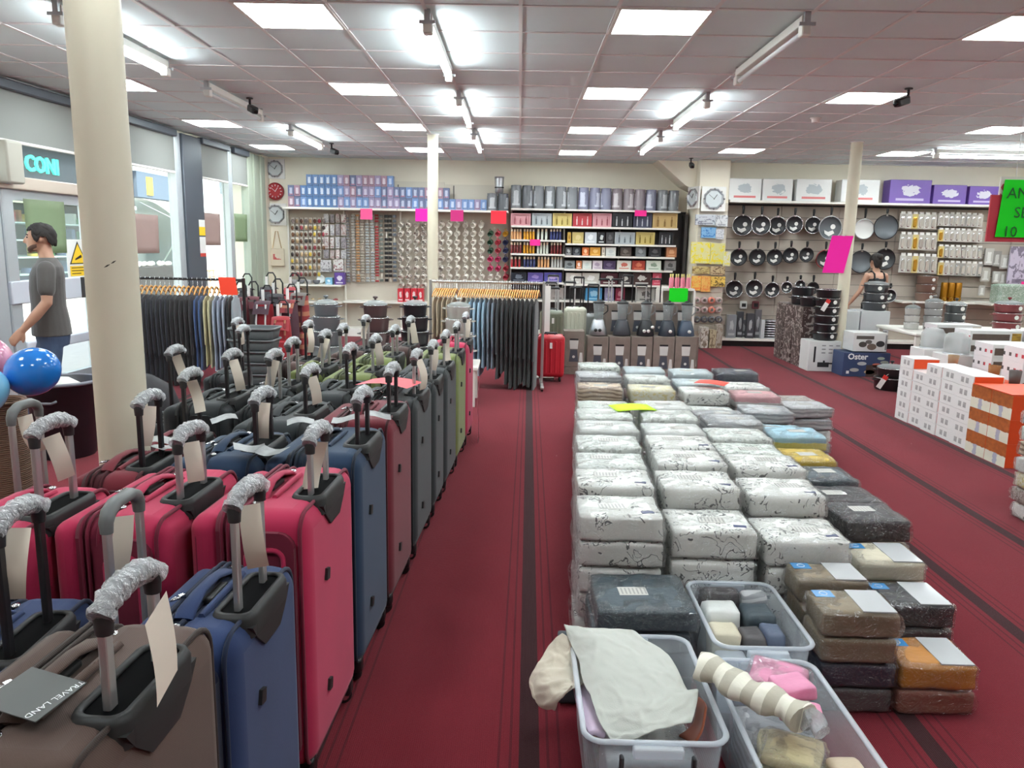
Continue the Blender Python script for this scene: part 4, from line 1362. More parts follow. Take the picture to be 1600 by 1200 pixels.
# tall clear canisters
CAN = [carton('canister_%d' % i, b, k, None, .2, 'tumbler') for i, (b, k) in enumerate((((120, 122, 126), (190, 192, 196)), ((128, 128, 150), (196, 198, 214)), ((140, 128, 134), (204, 196, 200)), ((96, 98, 104), (170, 172, 178))))]
CANL = ['grey', 'bluish grey', 'rosy grey', 'dark grey']
can_prof = MB().lathe([(.5, 0), (.5, .84), (.47, .9), (.48, .92), (.48, 1), (0, 1.001)], 14, sx=1, sy=1)
_cn = [can_prof.mesh('canister', m) for m in CAN]
zs2 = at_y(930, 327, 13.55).z
for k in range(15):
    p = at_y(806 + 17.55 * k, 327, 13.7)
    i = (0, 3, 0, 0, 0, 0, 1, 1, 1, 2, 2, 2, 1, 0, 0)[k]
    h = .385 - .003 * k
    tag(obj('canister', _cn[i], None, (p.x, 13.72, zs2 + .0015), k, sc=(.19, .19, h)), '%s printed glass gift canister standing on top of the perfume shelves' % CANL[i], 'canister', CANL[i] + ' canisters')
for k, px in enumerate((769, 786)):
    p = at_y(px, 326, 13.7)
    tag(obj('canister', _cn[(0, 3)[k]], None, (p.x, 13.72, zs + .0015), k, sc=(.185, .185, .29)), '%s glass gift canister at the end of the pegboard shelf' % CANL[(0, 3)[k]], 'canister')
p = at_y(780, 296, 13.72)
t = thing('metal_vase', 'tall shiny silver vase standing on the gift canisters', 'vase', (p.x, 13.74, zs + .2935))
obj('vase_body', MB().lathe([(.05, 0), (.075, .02), (.07, .1), (.08, .24), (.085, .28), (.07, .275)], 14).mesh('vase', M_STEEL), t)
obj('vase_ribs', MB().lathe([(.079, .09), (.082, .1), (.079, .11)], 14, cap=False).mesh('vase_rib', M_BLACK), t)

# clocks and a tote bag in the corner
def octa(r, cx=0, cz=0, o=PI / 8): return [(cx + r * cos(o + k * PI / 4), cz + r * sin(o + k * PI / 4)) for k in range(8)]
def wall_clock(px, py, Y, w, lab, face=(206, 212, 214), frame=M_STEEL, back=(232, 230, 226), rnd=False, rz=0.):
    p = at_y(px, py, Y)
    t = thing('wall_clock', lab, 'clock', (p.x, Y, p.z), rz)
    if back: obj('card_box', MB().box(-w * .6, w * .6, -.012, .012, -w * .6, w * .6).mesh('clock_card', mat('clock_card', back, .6)), t)
    if rnd:
        obj('frame', MB().lathe([(w * .5, -.05), (w * .5, .0), (w * .42, .0), (w * .42, -.05)], 24, axis='y', cap=False).mesh('clock_ring', frame), t)
        obj('face', MB().lathe([(0, -.03), (w * .44, -.03)], 24, axis='y', cap=False).mesh('clock_face', mat('face_red', face, .4)), t)
        for k in range(12): obj('hour_mark', MB().box(-.006, .006, -.036, -.03, w * .3, w * .39).mesh('mark', M_LETW), t, rot=(0, k * PI / 6, 0))
    else:
        o, i = octa(w * .54), octa(w * .42)
        m = MB()
        vs = [(a, -.02, b) for a, b in o] + [(a, -.05, b) for a, b in octa(w * .48)] + [(a, -.02, b) for a, b in i]
        m.add(vs, [(q * 8 + k, q * 8 + (k + 1) % 8, (q + 1) * 8 + (k + 1) % 8, (q + 1) * 8 + k) for q in range(2) for k in range(8)])
        obj('frame', m.mesh('clock_frame', frame), t)
        obj('face', MB().prism(i, -.022, -.018).mesh('clock_face', mat('face_silver', face, .25)), t)
        for k in range(8): obj('frame_gem', MB().lathe([(0, -.012), (w * .05, 0), (0, .006)], 6, axis='y').mesh('gem', M_CHROME), t, (w * .49 * cos(k * PI / 4), -.05, w * .49 * sin(k * PI / 4)))
    h = MB().box(-.005, .005, -.04, -.036, -.01, w * .26)
    obj('hour_hand', h.mesh('hand', M_BLACK if not rnd else M_LETW), t, rot=(0, .6, 0))
    obj('minute_hand', MB().box(-.003, .003, -.042, -.039, -.01, w * .34).mesh('hand2', M_BLACK if not rnd else M_LETW), t, rot=(0, -.9, 0))
wall_clock(430, 264, 14.03, .28, 'silver octagonal wall clock on its white card, highest in the corner')
wall_clock(431, 299, 14.03, .3, 'round red wall clock with white marks in the corner', (176, 50, 56), mat('clock_red', (186, 60, 64), .4), None, True)
wall_clock(431, 335, 14.03, .32, 'square silver mirror clock below the red clock', (214, 226, 230))
p = at_y(433, 388, 14.0)
t = thing('tote_bag', 'cream canvas tote bag with red print hanging on the wall', 'bag', (p.x, 14.03, p.z))
obj('bag_body', MB().rbox(-.13, .13, -.05, -.01, -.32, 0, .02, 2).mesh('tote', mat('canvas', (224, 212, 190), .85, var=.06)), t)
obj('strap', MB().tube([(-.08, -.03, 0), (-.02, -.03, .3), (.02, -.03, .3), (.08, -.03, 0)], .008, 6).mesh('tote_strap', mat('strap_tan', (190, 160, 120), .8)), t)
obj('print', MB().box(-.07, .07, -.054, -.05, -.2, -.1).mesh('tote_print', carton('tote_print', (220, 208, 190), (196, 60, 66), (196, 60, 66), .7, 'n')), t)

# small carded goods on the left pegboard
M_CARDW = mat('card_white', (226, 220, 212), .6, var=.06)
HK = MB().tube([(0, .095, 0), (0, -.02, 0), (0, -.03, .012)], .0035, 5).mesh('peg_hook', M_CHROME)
def item_mats(cols): return [mat('acc_%d_%d_%d' % c, c, .4) for c in cols]
ACC = item_mats(((96, 66, 52), (196, 168, 130), (150, 60, 70), (60, 52, 50), (176, 150, 120), (212, 180, 70), (120, 84, 60), (140, 130, 126)))
ACCL = ['dark brown', 'tan', 'wine red', 'black', 'beige', 'gold', 'chestnut', 'grey']
acc_me = []
for m in ACC: acc_me.append((MB().rbox(-.028, .028, -.012, 0, -.1, 0, .006, 1).mesh('card', M_CARDW), MB().lathe([(.0, -.045), (.024, -.03), (.028, 0), (.02, .025), (0, .034)], 8, sy=.6, c=(0, -.018, -.055)).mesh('clip', m)))
r = random.Random(9)
for j in range(9):
    for i in range(8):
        p = at_y(457 + 6.9 * i, 340 + 10.4 * j, 13.86)
        if i == 7 and j > 4: continue
        k = r.randrange(8) if not (i == 5 and j in (1, 2)) else 5
        t = thing('hair_clip_card', '%s hair clip on a small card hung on the pegboard' % ACCL[k], 'hair clip', (p.x, 13.88, p.z), r.uniform(-.3, .3), ACCL[k] + ' hair clip cards')
        obj('card', acc_me[k][0], t)
        obj('clip', acc_me[k][1], t)
        obj('hook', HK, t)
# larger blister packs beside them
BL = [carton('blister_%d' % i, b, k, None, .25, 'n') for i, (b, k) in enumerate((((196, 194, 196), (120, 116, 120)), ((150, 142, 146), (90, 84, 92)), ((186, 178, 176), (140, 100, 96)), ((206, 202, 198), (130, 60, 70))))]
BLL = ['white', 'grey', 'pinkish', 'red and white']
def blister(name, lab, cat, m, px0, px1, py0, py1, Y, group=None, depth=.03, tilt=0.):
    a, b = at_y(px0, py0, Y), at_y(px1, py1, Y)
    o = obj(name, ubox(m), None, ((a.x + b.x) / 2, Y, b.z), 0, rot=(tilt, 0, 0), sc=(b.x - a.x, depth, a.z - b.z))
    return tag(o, lab, cat, group)
for j, (y0, y1) in enumerate(((334, 348), (350, 368), (370, 388), (390, 404))):
    for i, (x0, x1) in enumerate(((506, 514), (516, 522.5), (524.5, 531), (533, 541))):
        k = (i + j * 3) % 4
        blister('blister_pack', '%s blister pack hung beside the hair clip cards' % BLL[k], 'blister pack', BL[k], x0, x1, y0 + (i % 2), y1, 13.88, BLL[k] + ' blister packs')
blister('blister_pack', 'square white blister pack low beside the hair clips', 'blister pack', BL[0], 501, 518, 406, 425, 13.85)
blister('blister_pack', 'square white blister pack above the purple box', 'blister pack', BL[3], 521, 537, 405, 424, 13.85)
# bowls and boxes on the low shelf
for k, (px, c) in enumerate(((458, (150, 148, 150)), (470, (120, 118, 122)), (482, (166, 164, 164)), (494, (90, 90, 96)))):
    p = at_y(px, 444, 13.72)
    tag(obj('small_bowl', MB().lathe([(.03, 0), (.055, .02), (.068, .07), (.062, .07), (.05, .025), (0, .02)], 14).mesh('bowl', mat('bowl%d' % k, c, .35)), None, (p.x, 13.75, .9015)), 'small %s bowl on the low pegboard shelf' % ('pale grey', 'grey', 'white grey', 'dark grey')[k], 'bowl')
put_box('small_box', 'pale blue carton on the low pegboard shelf', 'box', carton('c_blue', (120, 176, 206), (230, 236, 238)), 508, 519, 434, 13.7, .9, .15)
put_box('small_box', 'purple carton on the low pegboard shelf', 'box', carton('c_purp', (92, 66, 140), (226, 220, 232)), 522, 538, 426, 13.7, .9, .15)
p = at_y(499, 430, 13.8)
tag(obj('white_plate', MB().lathe([(0, 0), (.06, -.004), (.075, -.014), (.072, -.018), (.055, -.008), (0, -.004)], 20, axis='y').mesh('plate', M_LETW), None, (p.x, 13.9, .98), rot=(-.15, 0, 0)), 'round white plate propped on the low pegboard shelf', 'plate')
for k in range(7):
    p = at_y(452 + 12 * k, 462, 13.75)
    tag(obj('hair_brush', MB().tube([(-.05, 0, .02), (0, 0, .025), (.05, 0, .02)], [.02, .028, .012], 8, flat=.6).mesh('brush', ACC[(k * 3) % 8]), None, (p.x, 13.75, .614), k * .7), '%s hair accessory lying on the lowest pegboard shelf' % ACCL[(k * 3) % 8], 'hair accessory')

# hanging strips of cutlery and clips
STR = [(542, (150, 152, 156), .5), (551, (176, 172, 168), .5), (558, (196, 150, 104), .5), (565, (186, 178, 166), .4), (573, (184, 190, 194), .4), (581, (188, 194, 198), .4), (588, (178, 70, 72), .5), (595, (120, 128, 122), .5), (603, (40, 40, 42), .5), (609, (44, 42, 44), .5), (616, (110, 116, 126), .5)]
SLN = ['silver', 'pale steel', 'orange', 'beige', 'blue grey', 'light grey', 'red', 'grey ring', 'black hook', 'black', 'slate blue']
M_STRIP = mat('strip_card', (206, 198, 186), .6)
for k, (px, c, rg) in enumerate(STR):
    a, b = at_y(px, 334, 13.9), at_y(px + (3 if k > 7 else 1), 441, 13.9)
    t = thing('clip_strip', 'hanging sales strip of small %s clips on the pegboard' % SLN[k], 'sales strip', (a.x, 13.93, a.z))
    L = a.z - b.z
    obj('strip', MB().box(-.012, .012, .0, .006, -L, 0).mesh('strip', M_STRIP), t)
    m = MB()
    n = 24 if k not in (7, 8, 9, 10) else 15
    for q in range(n):
        if (k * 7 + q * 5) % 19 == 0: continue
        z = -L * (q + .5) / n
        hh = L / n * .36
        m.rbox(-.032, .032, -.022, .0, z - hh, z + hh * .7, .005, 1)
        m.box(-.02, .02, -.03, -.02, z - hh * .3, z + hh * .3)
    o = obj('clips', m.mesh('clips', mat('clip_%d' % k, c, .35, .2)), t)
    o['kind'] = 'stuff'

# mugs on hooks
def mug(m):
    b = MB().lathe([(.0, 0), (.036, 0), (.042, .01), (.046, .05), (.047, .098), (.043, .098), (.04, .02), (0, .012)], 18)
    h = MB().tube([(.044, 0, .085), (.07, 0, .085), (.083, 0, .06), (.078, 0, .03), (.044, 0, .02)], .0065, 7)
    return b.mesh('mug', m), h.mesh('mug_handle', m)
M_CHINA = mat('china_white', (228, 222, 212), .25, coat=.4)
MUG = {}
def mugm(k, c, ink=None):
    if ink:
        t = NT('mug_' + k)
        t.col(t.mix(t.math('MULTIPLY', t.math('GREATER_THAN', t.noise(34, 2, t.rvec(), .8), .58), .9), c, ink))
        t.set(Roughness=.3)
        return mug(t.m)
    return mug(mat('mug_' + k, c, .25, coat=.3))
MUG['white'] = mug(M_CHINA)
MUG['patterned'] = mugm('patterned', (216, 208, 198), (96, 84, 80))
MUG['green'] = mugm('green', (44, 84, 62))
MUG['red'] = mugm('red', (186, 64, 78))
MUG['pink'] = mugm('pink', (196, 60, 104))
MUG['navy'] = mugm('navy', (58, 62, 100))
MUG['yellow'] = mugm('yellow', (214, 170, 66))
def hang_mug(px, py, kind, tilt=0.):
    p = at_y(px, py, 13.8)
    t = thing('mug', '%s china mug hung on the pegboard' % kind, 'mug', (p.x, 13.83, p.z), 0, kind + ' mugs on hooks', rot=(RND.uniform(-.1, .15), PI / 2 + .9 + tilt + RND.uniform(-.1, .1), .15))
    t.rotation_euler = (0.1, -PI / 2 - .35 + RND.uniform(-.12, .12), PI / 2 - .5)
    obj('cup', MUG[kind][0], t, (-.045, 0, -.05), sc=1.0)
    obj('handle', MUG[kind][1], t, (-.045, 0, -.05), sc=1.0)
ry = (347.5, 361, 374.5, 387.5, 401, 415.5, 429)
for y in ry:
    for x in (626, 637.5, 650, 661.5): hang_mug(x, y, 'patterned')
    for x in (689, 701.5, 714, 727, 739.5, 752): hang_mug(x, y, 'white' if x > 690 else 'patterned')
for x in (627, 639, 651, 662): hang_mug(x, 442, 'patterned')
for j, y in enumerate(ry[1:]):
    hang_mug(766, y, ('green', 'green', 'green', 'pink', 'pink', 'white')[j])
    hang_mug(778, y, ('red', 'red', 'red', 'pink', 'pink', 'white')[j])
    hang_mug(790, y, ('yellow', 'navy', 'navy', 'navy', 'red', 'red')[j])
for k in range(4):
    put_box('mug_box', 'small red carton with a white mug picture below the mugs', 'box', carton('c_redmug', (198, 44, 58), (232, 222, 218)), 621 + 10.4 * k, 630.5 + 10.4 * k, 451, 13.66, .62, .16, 'red mug cartons')

# ---- perfume shelves
X0, X1 = at_y(797, 350, 13.6).x + .02, at_y(1062, 350, 13.6).x
XMID = at_y(883, 380, 13.6).x
u = thing('perfume_shelves', 'white shelving unit of perfume boxes and spray bottles on the back wall', 'shop shelving', (0, 0, 0))
obj('back_panel', MB().box(X0, X1 + .18, 14.0, 14.04, .1, zs2).mesh('unit_back', M_BACKD), u)
obj('side_panel', MB().box(X1 + .12, X1 + .17, 13.75, 14.0, .1, zs2 - .05).mesh('unit_side', M_BACKD), u)
LV = {}
def lvl(py, px): return at_y(px, py, 13.55).z
for nm, py, a, b in (('top', 328, X0, X1), ('r1', 355, X0, X1 - .03), ('l2', 374.5, X0, XMID), ('r2', 381.5, XMID, X1 - .05), ('l3', 396.5, X0, XMID), ('r3', 400.5, XMID, X1 - .06), ('l4', 418, X0, XMID), ('r4', 421.5, XMID, X1 - .08), ('l5', 441, X0, XMID), ('r5', 445, XMID, X1 - .1), ('b', 471, X0, X1 - .1)):
    z = lvl(py, 840 if nm[0] == 'l' else 960)
    LV[nm] = z
    obj('shelf', MB().box(a, b - .004, 13.55, 14.0, z - .03, z).mesh('shelf', M_SHELF), u)
for x in (X0, XMID, (XMID + X1) / 2): obj('upright', MB().box(x - .012, x + .012, 13.94, 14.0, .1, zs2).mesh('upright', M_SHELF), u)
obj('plinth', MB().box(X0, X1, 13.55, 14.0, 0, .14).mesh('plinth', M_SHELF), u)

def gx(v): return 780 + v / 5.333      # columns read off an enlarged crop
CL = {}
def cm(name, base, ink, style='blob'): return carton('perf_' + name, base, ink, None, .25, style)
GIFT = dict(pink=((206, 150, 156), (160, 90, 100)), silver=((176, 182, 186), (110, 116, 122)), gold=((200, 180, 110), (140, 120, 60)), red=((176, 54, 62), (220, 190, 190)), black=((42, 42, 46), (190, 190, 192)), navy=((70, 72, 92), (190, 190, 200)), tan=((196, 166, 110), (140, 110, 66)))
BOT = MB().rbox(-.16, .16, -.1, .1, 0, .7, .04, 1).box(-.07, .07, -.07, .07, .7, 1)
def gift(lab, k, x0, x1, ytop, z):
    a, b = at_y(gx(x0), 320 + ytop / 5.333, 13.62), at_y(gx(x1), 320 + ytop / 5.333, 13.62)
    w, h = b.x - a.x - .006, a.z - z
    t = thing('gift_set', lab, 'gift set', ((a.x + b.x) / 2, 13.62, z + .0015))
    obj('carton', MB().box(-w / 2, w / 2, .03, .09, 0, h).mesh('gift_carton', mat('gift_' + k, GIFT[k][0], .35)), t)
    fr = MB()
    e = .02
    for q in ((-w / 2, w / 2, 0, e), (-w / 2, w / 2, h - e, h), (-w / 2, -w / 2 + e, e, h - e), (w / 2 - e, w / 2, e, h - e)): fr.box(q[0], q[1], 0, .03, q[2], q[3])
    obj('frame', fr.mesh('gift_frame', mat('gift_' + k, GIFT[k][0], .35)), t)
    m2 = mat('giftb_' + k, GIFT[k][1], .2)
    for q in (-.28, 0, .28): obj('bottle', BOT.mesh('gift_bottle', m2), t, (q * w, .018, e + .005), sc=(.2 * w, .1, (h - 2 * e) * (.8 if q else .6)))
for lab, k, x0, x1 in (('pink boxed gift set beside the shelf end', 'pink', 95, 265), ('silver boxed gift set next to a pink one', 'silver', 274, 440), ('gold boxed gift set next to a red one', 'gold', 447, 608), ('red boxed gift set in the upper row', 'red', 615, 775), ('pink boxed gift set between red and black ones', 'pink', 780, 940), ('black boxed gift set in the upper row', 'black', 946, 1112), ('navy boxed gift set under the pink price card', 'navy', 1120, 1275), ('tan gold boxed gift set, the widest in the upper row', 'tan', 1282, 1490)):
    gift(lab, k, x0, x1, 70, LV['r1'])
for lab, k, x0, x1 in (('silver boxed gift set in the second row', 'silver', 965, 1135), ('gold boxed gift set in the second row', 'gold', 1142, 1300), ('black and silver boxed gift set in the second row', 'black', 1335, 1452)):
    gift(lab, k, x0, x1, 228, LV['r2'])
# spray bottles
sb = MB().lathe([(.0, 0), (.3, 0), (.33, .03), (.33, .66), (.2, .74), (.2, .78), (.24, .78), (.24, 1), (0, 1)], 10)
SPR = dict(peach=(216, 160, 110), amber=(216, 150, 40), white=(206, 210, 200), navy=(52, 58, 110), maroon=(116, 38, 40), red=(170, 40, 48), grey=(186, 184, 182))
capm = mat('spray_cap', (226, 206, 180), .3)
for lev, y0, grp in (('l2', 202, (('peach', 95, 190, 4), ('amber', 200, 300, 4), ('white', 310, 410, 3), ('navy', 422, 522, 4))),
                     ('l3', 314, (('maroon', 92, 190, 4), ('amber', 198, 300, 4), ('white', 312, 414, 4), ('maroon', 426, 526, 4))),
                     ('l4', 434, (('red', 90, 185, 3), ('navy', 200, 305, 4), ('peach', 318, 424, 4), ('grey', 432, 530, 4)))):
    for c, x0, x1, n in grp:
        for k in range(n):
            p = at_y(gx(x0 + (x1 - x0) * (k + .5) / n), 320 + y0 / 5.333, 13.64)
            h = p.z - LV[lev]
            t = thing('spray_bottle', '%s body spray bottle standing in a row on the perfume shelves' % c, 'bottle', (p.x, 13.66, LV[lev] + .0015), 0, c + ' spray bottles')
            obj('bottle', MB().lathe([(0, 0), (.019, 0), (.0205, .006), (.0205, h * .74), (.014, h * .78)], 10).mesh('spray', mat('spray_' + c, SPR[c], .25)), t)
            obj('cap', MB().lathe([(.0165, h * .76), (.0165, h), (0, h)], 10).mesh('cap', capm), t)
# perfume cartons, each with its own width and colour
def row(lev, items, y0, dep=.14):
    for nm, c, ink, x0, x1 in items:
        put_box('perfume_box', '%s perfume carton on the perfume shelves' % nm, 'perfume box', cm(nm.replace(' ', '_'), c, ink), gx(x0), gx(x1), 320 + y0 / 5.333, 13.62, LV[lev], dep)
row('r2', (('narrow gold', (190, 150, 70), (120, 90, 40), 570, 600), ('plain gold', (190, 172, 112), (206, 190, 140), 610, 705), ('pearl silver', (190, 194, 200), (226, 228, 230), 715, 815), ('glossy black', (36, 36, 40), (200, 200, 200), 822, 885), ('charcoal striped', (64, 62, 64), (96, 94, 96), 892, 958)), 228)
row('r3', (('grey and black', (90, 88, 90), (190, 190, 190), 552, 606), ('dark slate', (58, 62, 68), (130, 134, 140), 612, 680), ('orange bottle', (206, 110, 60), (240, 200, 160), 692, 750), ('amber striped', (210, 150, 60), (236, 196, 120), 756, 846), ('small cream', (214, 206, 190), (160, 150, 140), 856, 884), ('plain white', (216, 218, 214), (190, 196, 196), 890, 975), ('dark brown', (76, 66, 62), (120, 110, 104), 1010, 1105), ('pewter', (112, 116, 118), (150, 154, 156), 1138, 1226), ('jet black', (44, 44, 48), (90, 90, 94), 1250, 1352), ('copper tan', (180, 120, 84), (210, 160, 120), 1395, 1482)), 354)
row('r4', (('steel grey', (130, 136, 138), (70, 72, 74), 546, 632), ('orange and white', (206, 130, 90), (232, 222, 214), 642, 690), ('milk white', (212, 214, 208), (190, 200, 196), 694, 772), ('lilac white', (204, 192, 200), (160, 140, 160), 778, 862), ('deep purple', (74, 60, 88), (110, 96, 124), 868, 972), ('white and red', (210, 206, 196), (190, 70, 50), 982, 1102), ('brick red', (160, 62, 50), (210, 120, 90), 1108, 1218), ('mint white', (206, 212, 200), (120, 140, 120), 1226, 1352), ('ash grey', (126, 124, 124), (70, 70, 70), 1380, 1476)), 466)
row('l5', (('black gift', (40, 42, 52), (110, 116, 130), 96, 230), ('violet gift', (96, 84, 150), (150, 130, 190), 238, 368), ('blue violet gift', (84, 80, 150), (180, 160, 200), 374, 522)), 564, .2)
row('r5', (('pale multi set', (196, 190, 184), (230, 230, 226), 556, 686), ('pale bottle set', (190, 186, 178), (226, 226, 222), 692, 838), ('plum medal', (76, 40, 48), (196, 190, 184), 846, 992), ('dark medal', (60, 54, 56), (206, 202, 196), 996, 1108), ('brown medal', (70, 50, 48), (210, 206, 200), 1112, 1272), ('rose pink', (190, 76, 96), (220, 140, 150), 1280, 1356)), 568, .2)
row('b', (('grey print', (150, 140, 136), (90, 80, 80), 430, 540), ('teal blue', (70, 130, 170), (150, 190, 210), 720, 860), ('violet grey', (130, 124, 150), (180, 170, 190), 880, 960), ('wine', (120, 40, 60), (180, 120, 130), 970, 1050), ('photo grey', (160, 156, 152), (60, 60, 60), 1150, 1300)), 692, .2)

# neon price sheets pinned along the shelf edges
def sheet(px0, py0, px1, py1, Y, c, nm, lab, txt=None, skew=0., rz=0.):
    a, b = at_y(px0, py0, Y), at_y(px1, py1, Y)
    w, h = b.x - a.x, a.z - b.z
    t = thing('price_sheet', lab, 'price sign', ((a.x + b.x) / 2, Y, b.z), rz)
    obj('paper', MB().grid(6, 4, lambda p, q: (-w / 2 + w * p + skew * (1 - q), .002 * sin(p * 4) - .002, h * q)).mesh('price_sheet', mat(nm, c, .7)), t)
    if txt:
        for k, s in enumerate(txt): obj('writing', text_mesh(s, h * .7 / len(txt), mat('ink', (40, 36, 40), .6), 0), t, (0, -.008, h * (1 - (k + .5) / len(txt))), rot=FACE_CAM)
    return t
sheet(563, 326, 582, 343, 13.597, (255, 90, 150), 'neon_pink2', 'salmon pink price sheet on the shelf edge above the clip strips')
sheet(649, 326, 668, 346, 13.597, (255, 20, 170), 'neon_magenta', 'magenta price sheet beside the slim pillar above the mugs')
sheet(704, 328, 724, 346, 13.597, (200, 40, 120), 'magenta_dull', 'crumpled dark magenta price sheet above the white mugs')
sheet(767, 329, 791, 350, 13.597, (255, 50, 70), 'neon_redpink', 'bright red price sheet at the end of the mug wall')
sheet(992, 328.5, 1010, 338, 13.547, (255, 40, 150), 'neon_pink', 'pink price card on the top edge of the perfume shelves')
sheet(828, 374, 844, 384, 13.547, (255, 40, 150), 'neon_pink', 'pink price card among the body spray bottles')

# ================================================================ RIGHT SIDE OF THE BACK WALL
M_SLAT = mat('slat_panel', (176, 164, 152), .65, var=.05)
sh = thing('pan_wall', 'long grey slatted wall panel with a white top shelf behind the pans', 'shop shelving', (0, 0, 0))
zr = at_y(1330, 316, 13.2).z
X3 = 3.48
for k in range(6):
    x0 = X3 + k * .99
    for j in range(12):
        z0 = .14 + j * (zr - .2) / 12
        obj('slat', MB().box(x0, x0 + .982, 13.54, 13.58, z0, z0 + (zr - .2) / 12 - .008).mesh('slat', M_SLAT), sh)
    obj('top_shelf', MB().box(x0, x0 + .985, 13.18, 13.59, zr - .035, zr).mesh('top_shelf', M_SHELF), sh)
    obj('base_shelf', MB().box(x0, x0 + .985, 13.22, 13.59, .1, .14).mesh('base_shelf', M_SHELF), sh)
    obj('kick_board', MB().box(x0, x0 + .985, 13.28, 13.32, 0, .1).mesh('kick', M_BLACK), sh)
obj('backing', MB().box(X3, X3 + 5.94, 13.582, 13.596, .1, zr).mesh('slat_backing', M_BACKD), sh)

E1 = .0015
def fbox(name, lab, cat, m, px0, px1, py0, zb, Y, depth=.25, group=None, rz=0.):
    o = put_box(name, lab, cat, m, px0, px1, py0, Y, zb + E1, depth, group, rz)
    return o
WB = carton('juicer_white', (226, 226, 224), (168, 178, 184), (214, 70, 70), .4)
for k, (x0, x1, lab) in enumerate(((1140, 1191, 'white whistling kettle carton beside the silver clock'), (1193, 1240, 'white kettle carton second along the pan wall shelf'), (1246, 1301, 'white kettle carton standing alone on the pan wall shelf'), (1316, 1376, 'white kettle carton half behind the slim pillar'))):
    o = put_box('kettle_carton', lab, 'carton', WB, x0, x1, 279 + .01 * (x0 - 1140), 13.22, zr + E1, .26)
PB = carton('cooker_purple', (116, 84, 170), (226, 224, 230), (214, 200, 226), .4)
for x0, x1, y, lab in ((1392, 1457, 281, 'large purple cooker carton on the pan wall shelf'), (1460, 1512, 289, 'purple cooker carton beside the large purple one'), (1516, 1562, 291, 'purple cooker carton half behind the green sign')):
    put_box('cooker_carton', lab, 'carton', PB, x0, x1, y, 13.24, zr + E1, .26)

# pans on hooks
M_PAN = mat('pan_black', (40, 40, 42), .38, .2)
M_PANI = mat('pan_inside', (52, 52, 55), .45, .1)
M_PANG = mat('pan_grey', (92, 96, 100), .4, .2)
M_STICK = mat('pan_sticker', (226, 224, 220), .5)
def pan(px, py, rpx, lab, rim=M_CHROME, inner=M_PANI, sticker=True, hl=None, Y=13.4):
    p = at_y(px, py, Y)
    r = rpx * Y / CF
    t = thing('frying_pan', lab, 'pan', (p.x, Y, p.z), 0, 'pans hung on the slat wall')
    obj('body', MB().lathe([(0, .05), (r * .8, .05), (r * .97, .0), (r, -.01)], 26, axis='y', cap=False).mesh('pan_body', M_PAN), t)
    obj('inside', MB().lathe([(r * .96, -.006), (r * .78, .035), (0, .036)], 26, axis='y', cap=False).mesh('pan_inside', inner), t)
    obj('rim', MB().tube([(r * .985 * cos(a * PI / 15), -.01, r * .985 * sin(a * PI / 15)) for a in range(30)], .008, 6, closed=True).mesh('pan_rim', rim), t)
    L = hl or r * .9
    h = MB().tube([(0, .0, r * .92), (0, -.008, r + L * .3), (0, -.01, r + L * .7), (0, -.006, r + L)], [.014, .019, .024, .02], 8, flat=.55)
    ho = obj('handle', h.mesh('pan_handle', M_BLACK), t)
    obj('ferrule', MB().box(-.016, .016, -.014, .012, r * .9, r * 1.08).mesh('ferrule', M_CHROME), ho)
    if sticker:
        st = MB().lathe([(0, .028), (r * .22, .028)], 12, axis='y', cap=False, c=(r * .3, 0, r * .1))
        obj('sticker', st.mesh('pan_sticker', M_STICK), t)
        obj('sticker', MB().prism([(-r * .45, -r * .2), (-r * .1, -r * .35), (r * .3, -r * .2), (r * .45, -r * .45), (0, -r * .72), (-r * .4, -r * .5)], .022, .026).mesh('pan_label', M_STICK), t)
    obj('hook', HK, t, (0, .04, r + L - .02))
PR = [(1160, 352, 16), (1189, 352, 15), (1214, 353, 14.5), (1241, 351, 13.5), (1270, 352, 13), (1154, 402, 13), (1183, 402, 13), (1210, 402, 12.5), (1235, 399, 12), (1260, 398, 11), (1147, 452, 14), (1178, 451, 14), (1206, 453, 12), (1229, 449, 9), (1250, 446, 8.5)]
for k, (x, y, r_) in enumerate(PR):
    pan(x, y, r_ * .97, ('deep black pan with a bright steel rim, in the highest row of pans', 'black pan with white stickers, in the middle row of pans', 'black pan with a long white card label, in the lowest row of pans')[k // 5], M_CHROME if k < 5 or k > 9 else M_BLACK, Y=13.395 - .085 * (k % 2))
pan(1297, 356, 17.5, 'wide grey griddle pan beside the slim pillar', M_STEEL, M_PANG, True, .15, Y=13.3)
pan(1350, 358, 15, 'pan with a large white card label right of the slim pillar', M_STEEL, M_STICK, False, .18)
pan(1384, 355, 18.5, 'largest grey pan on the wall beside the utensil packs', M_BLACK, M_PANG, False, .1, Y=13.3)
pan(1289, 405, 14, 'black pan with red edge and white label beside the pink sign', mat('pan_red', (150, 50, 50), .4), M_PANI, True, .14)
pan(1345, 409, 17, 'grey pan hanging behind the woman', M_BLACK, M_PANG, False, .12)
pan(1382, 405, 16, 'dark pan with a white label hanging right of the woman', M_BLACK, M_PANI, True, .12)
pan(1390, 462, 10, 'small dark pan hanging low right of the woman', M_STEEL, M_PANI, True, .1)
pan(1270, 450, 9, 'small dark saucepan hanging lowest near the black pots', M_BLACK, M_PANI, False, .12)

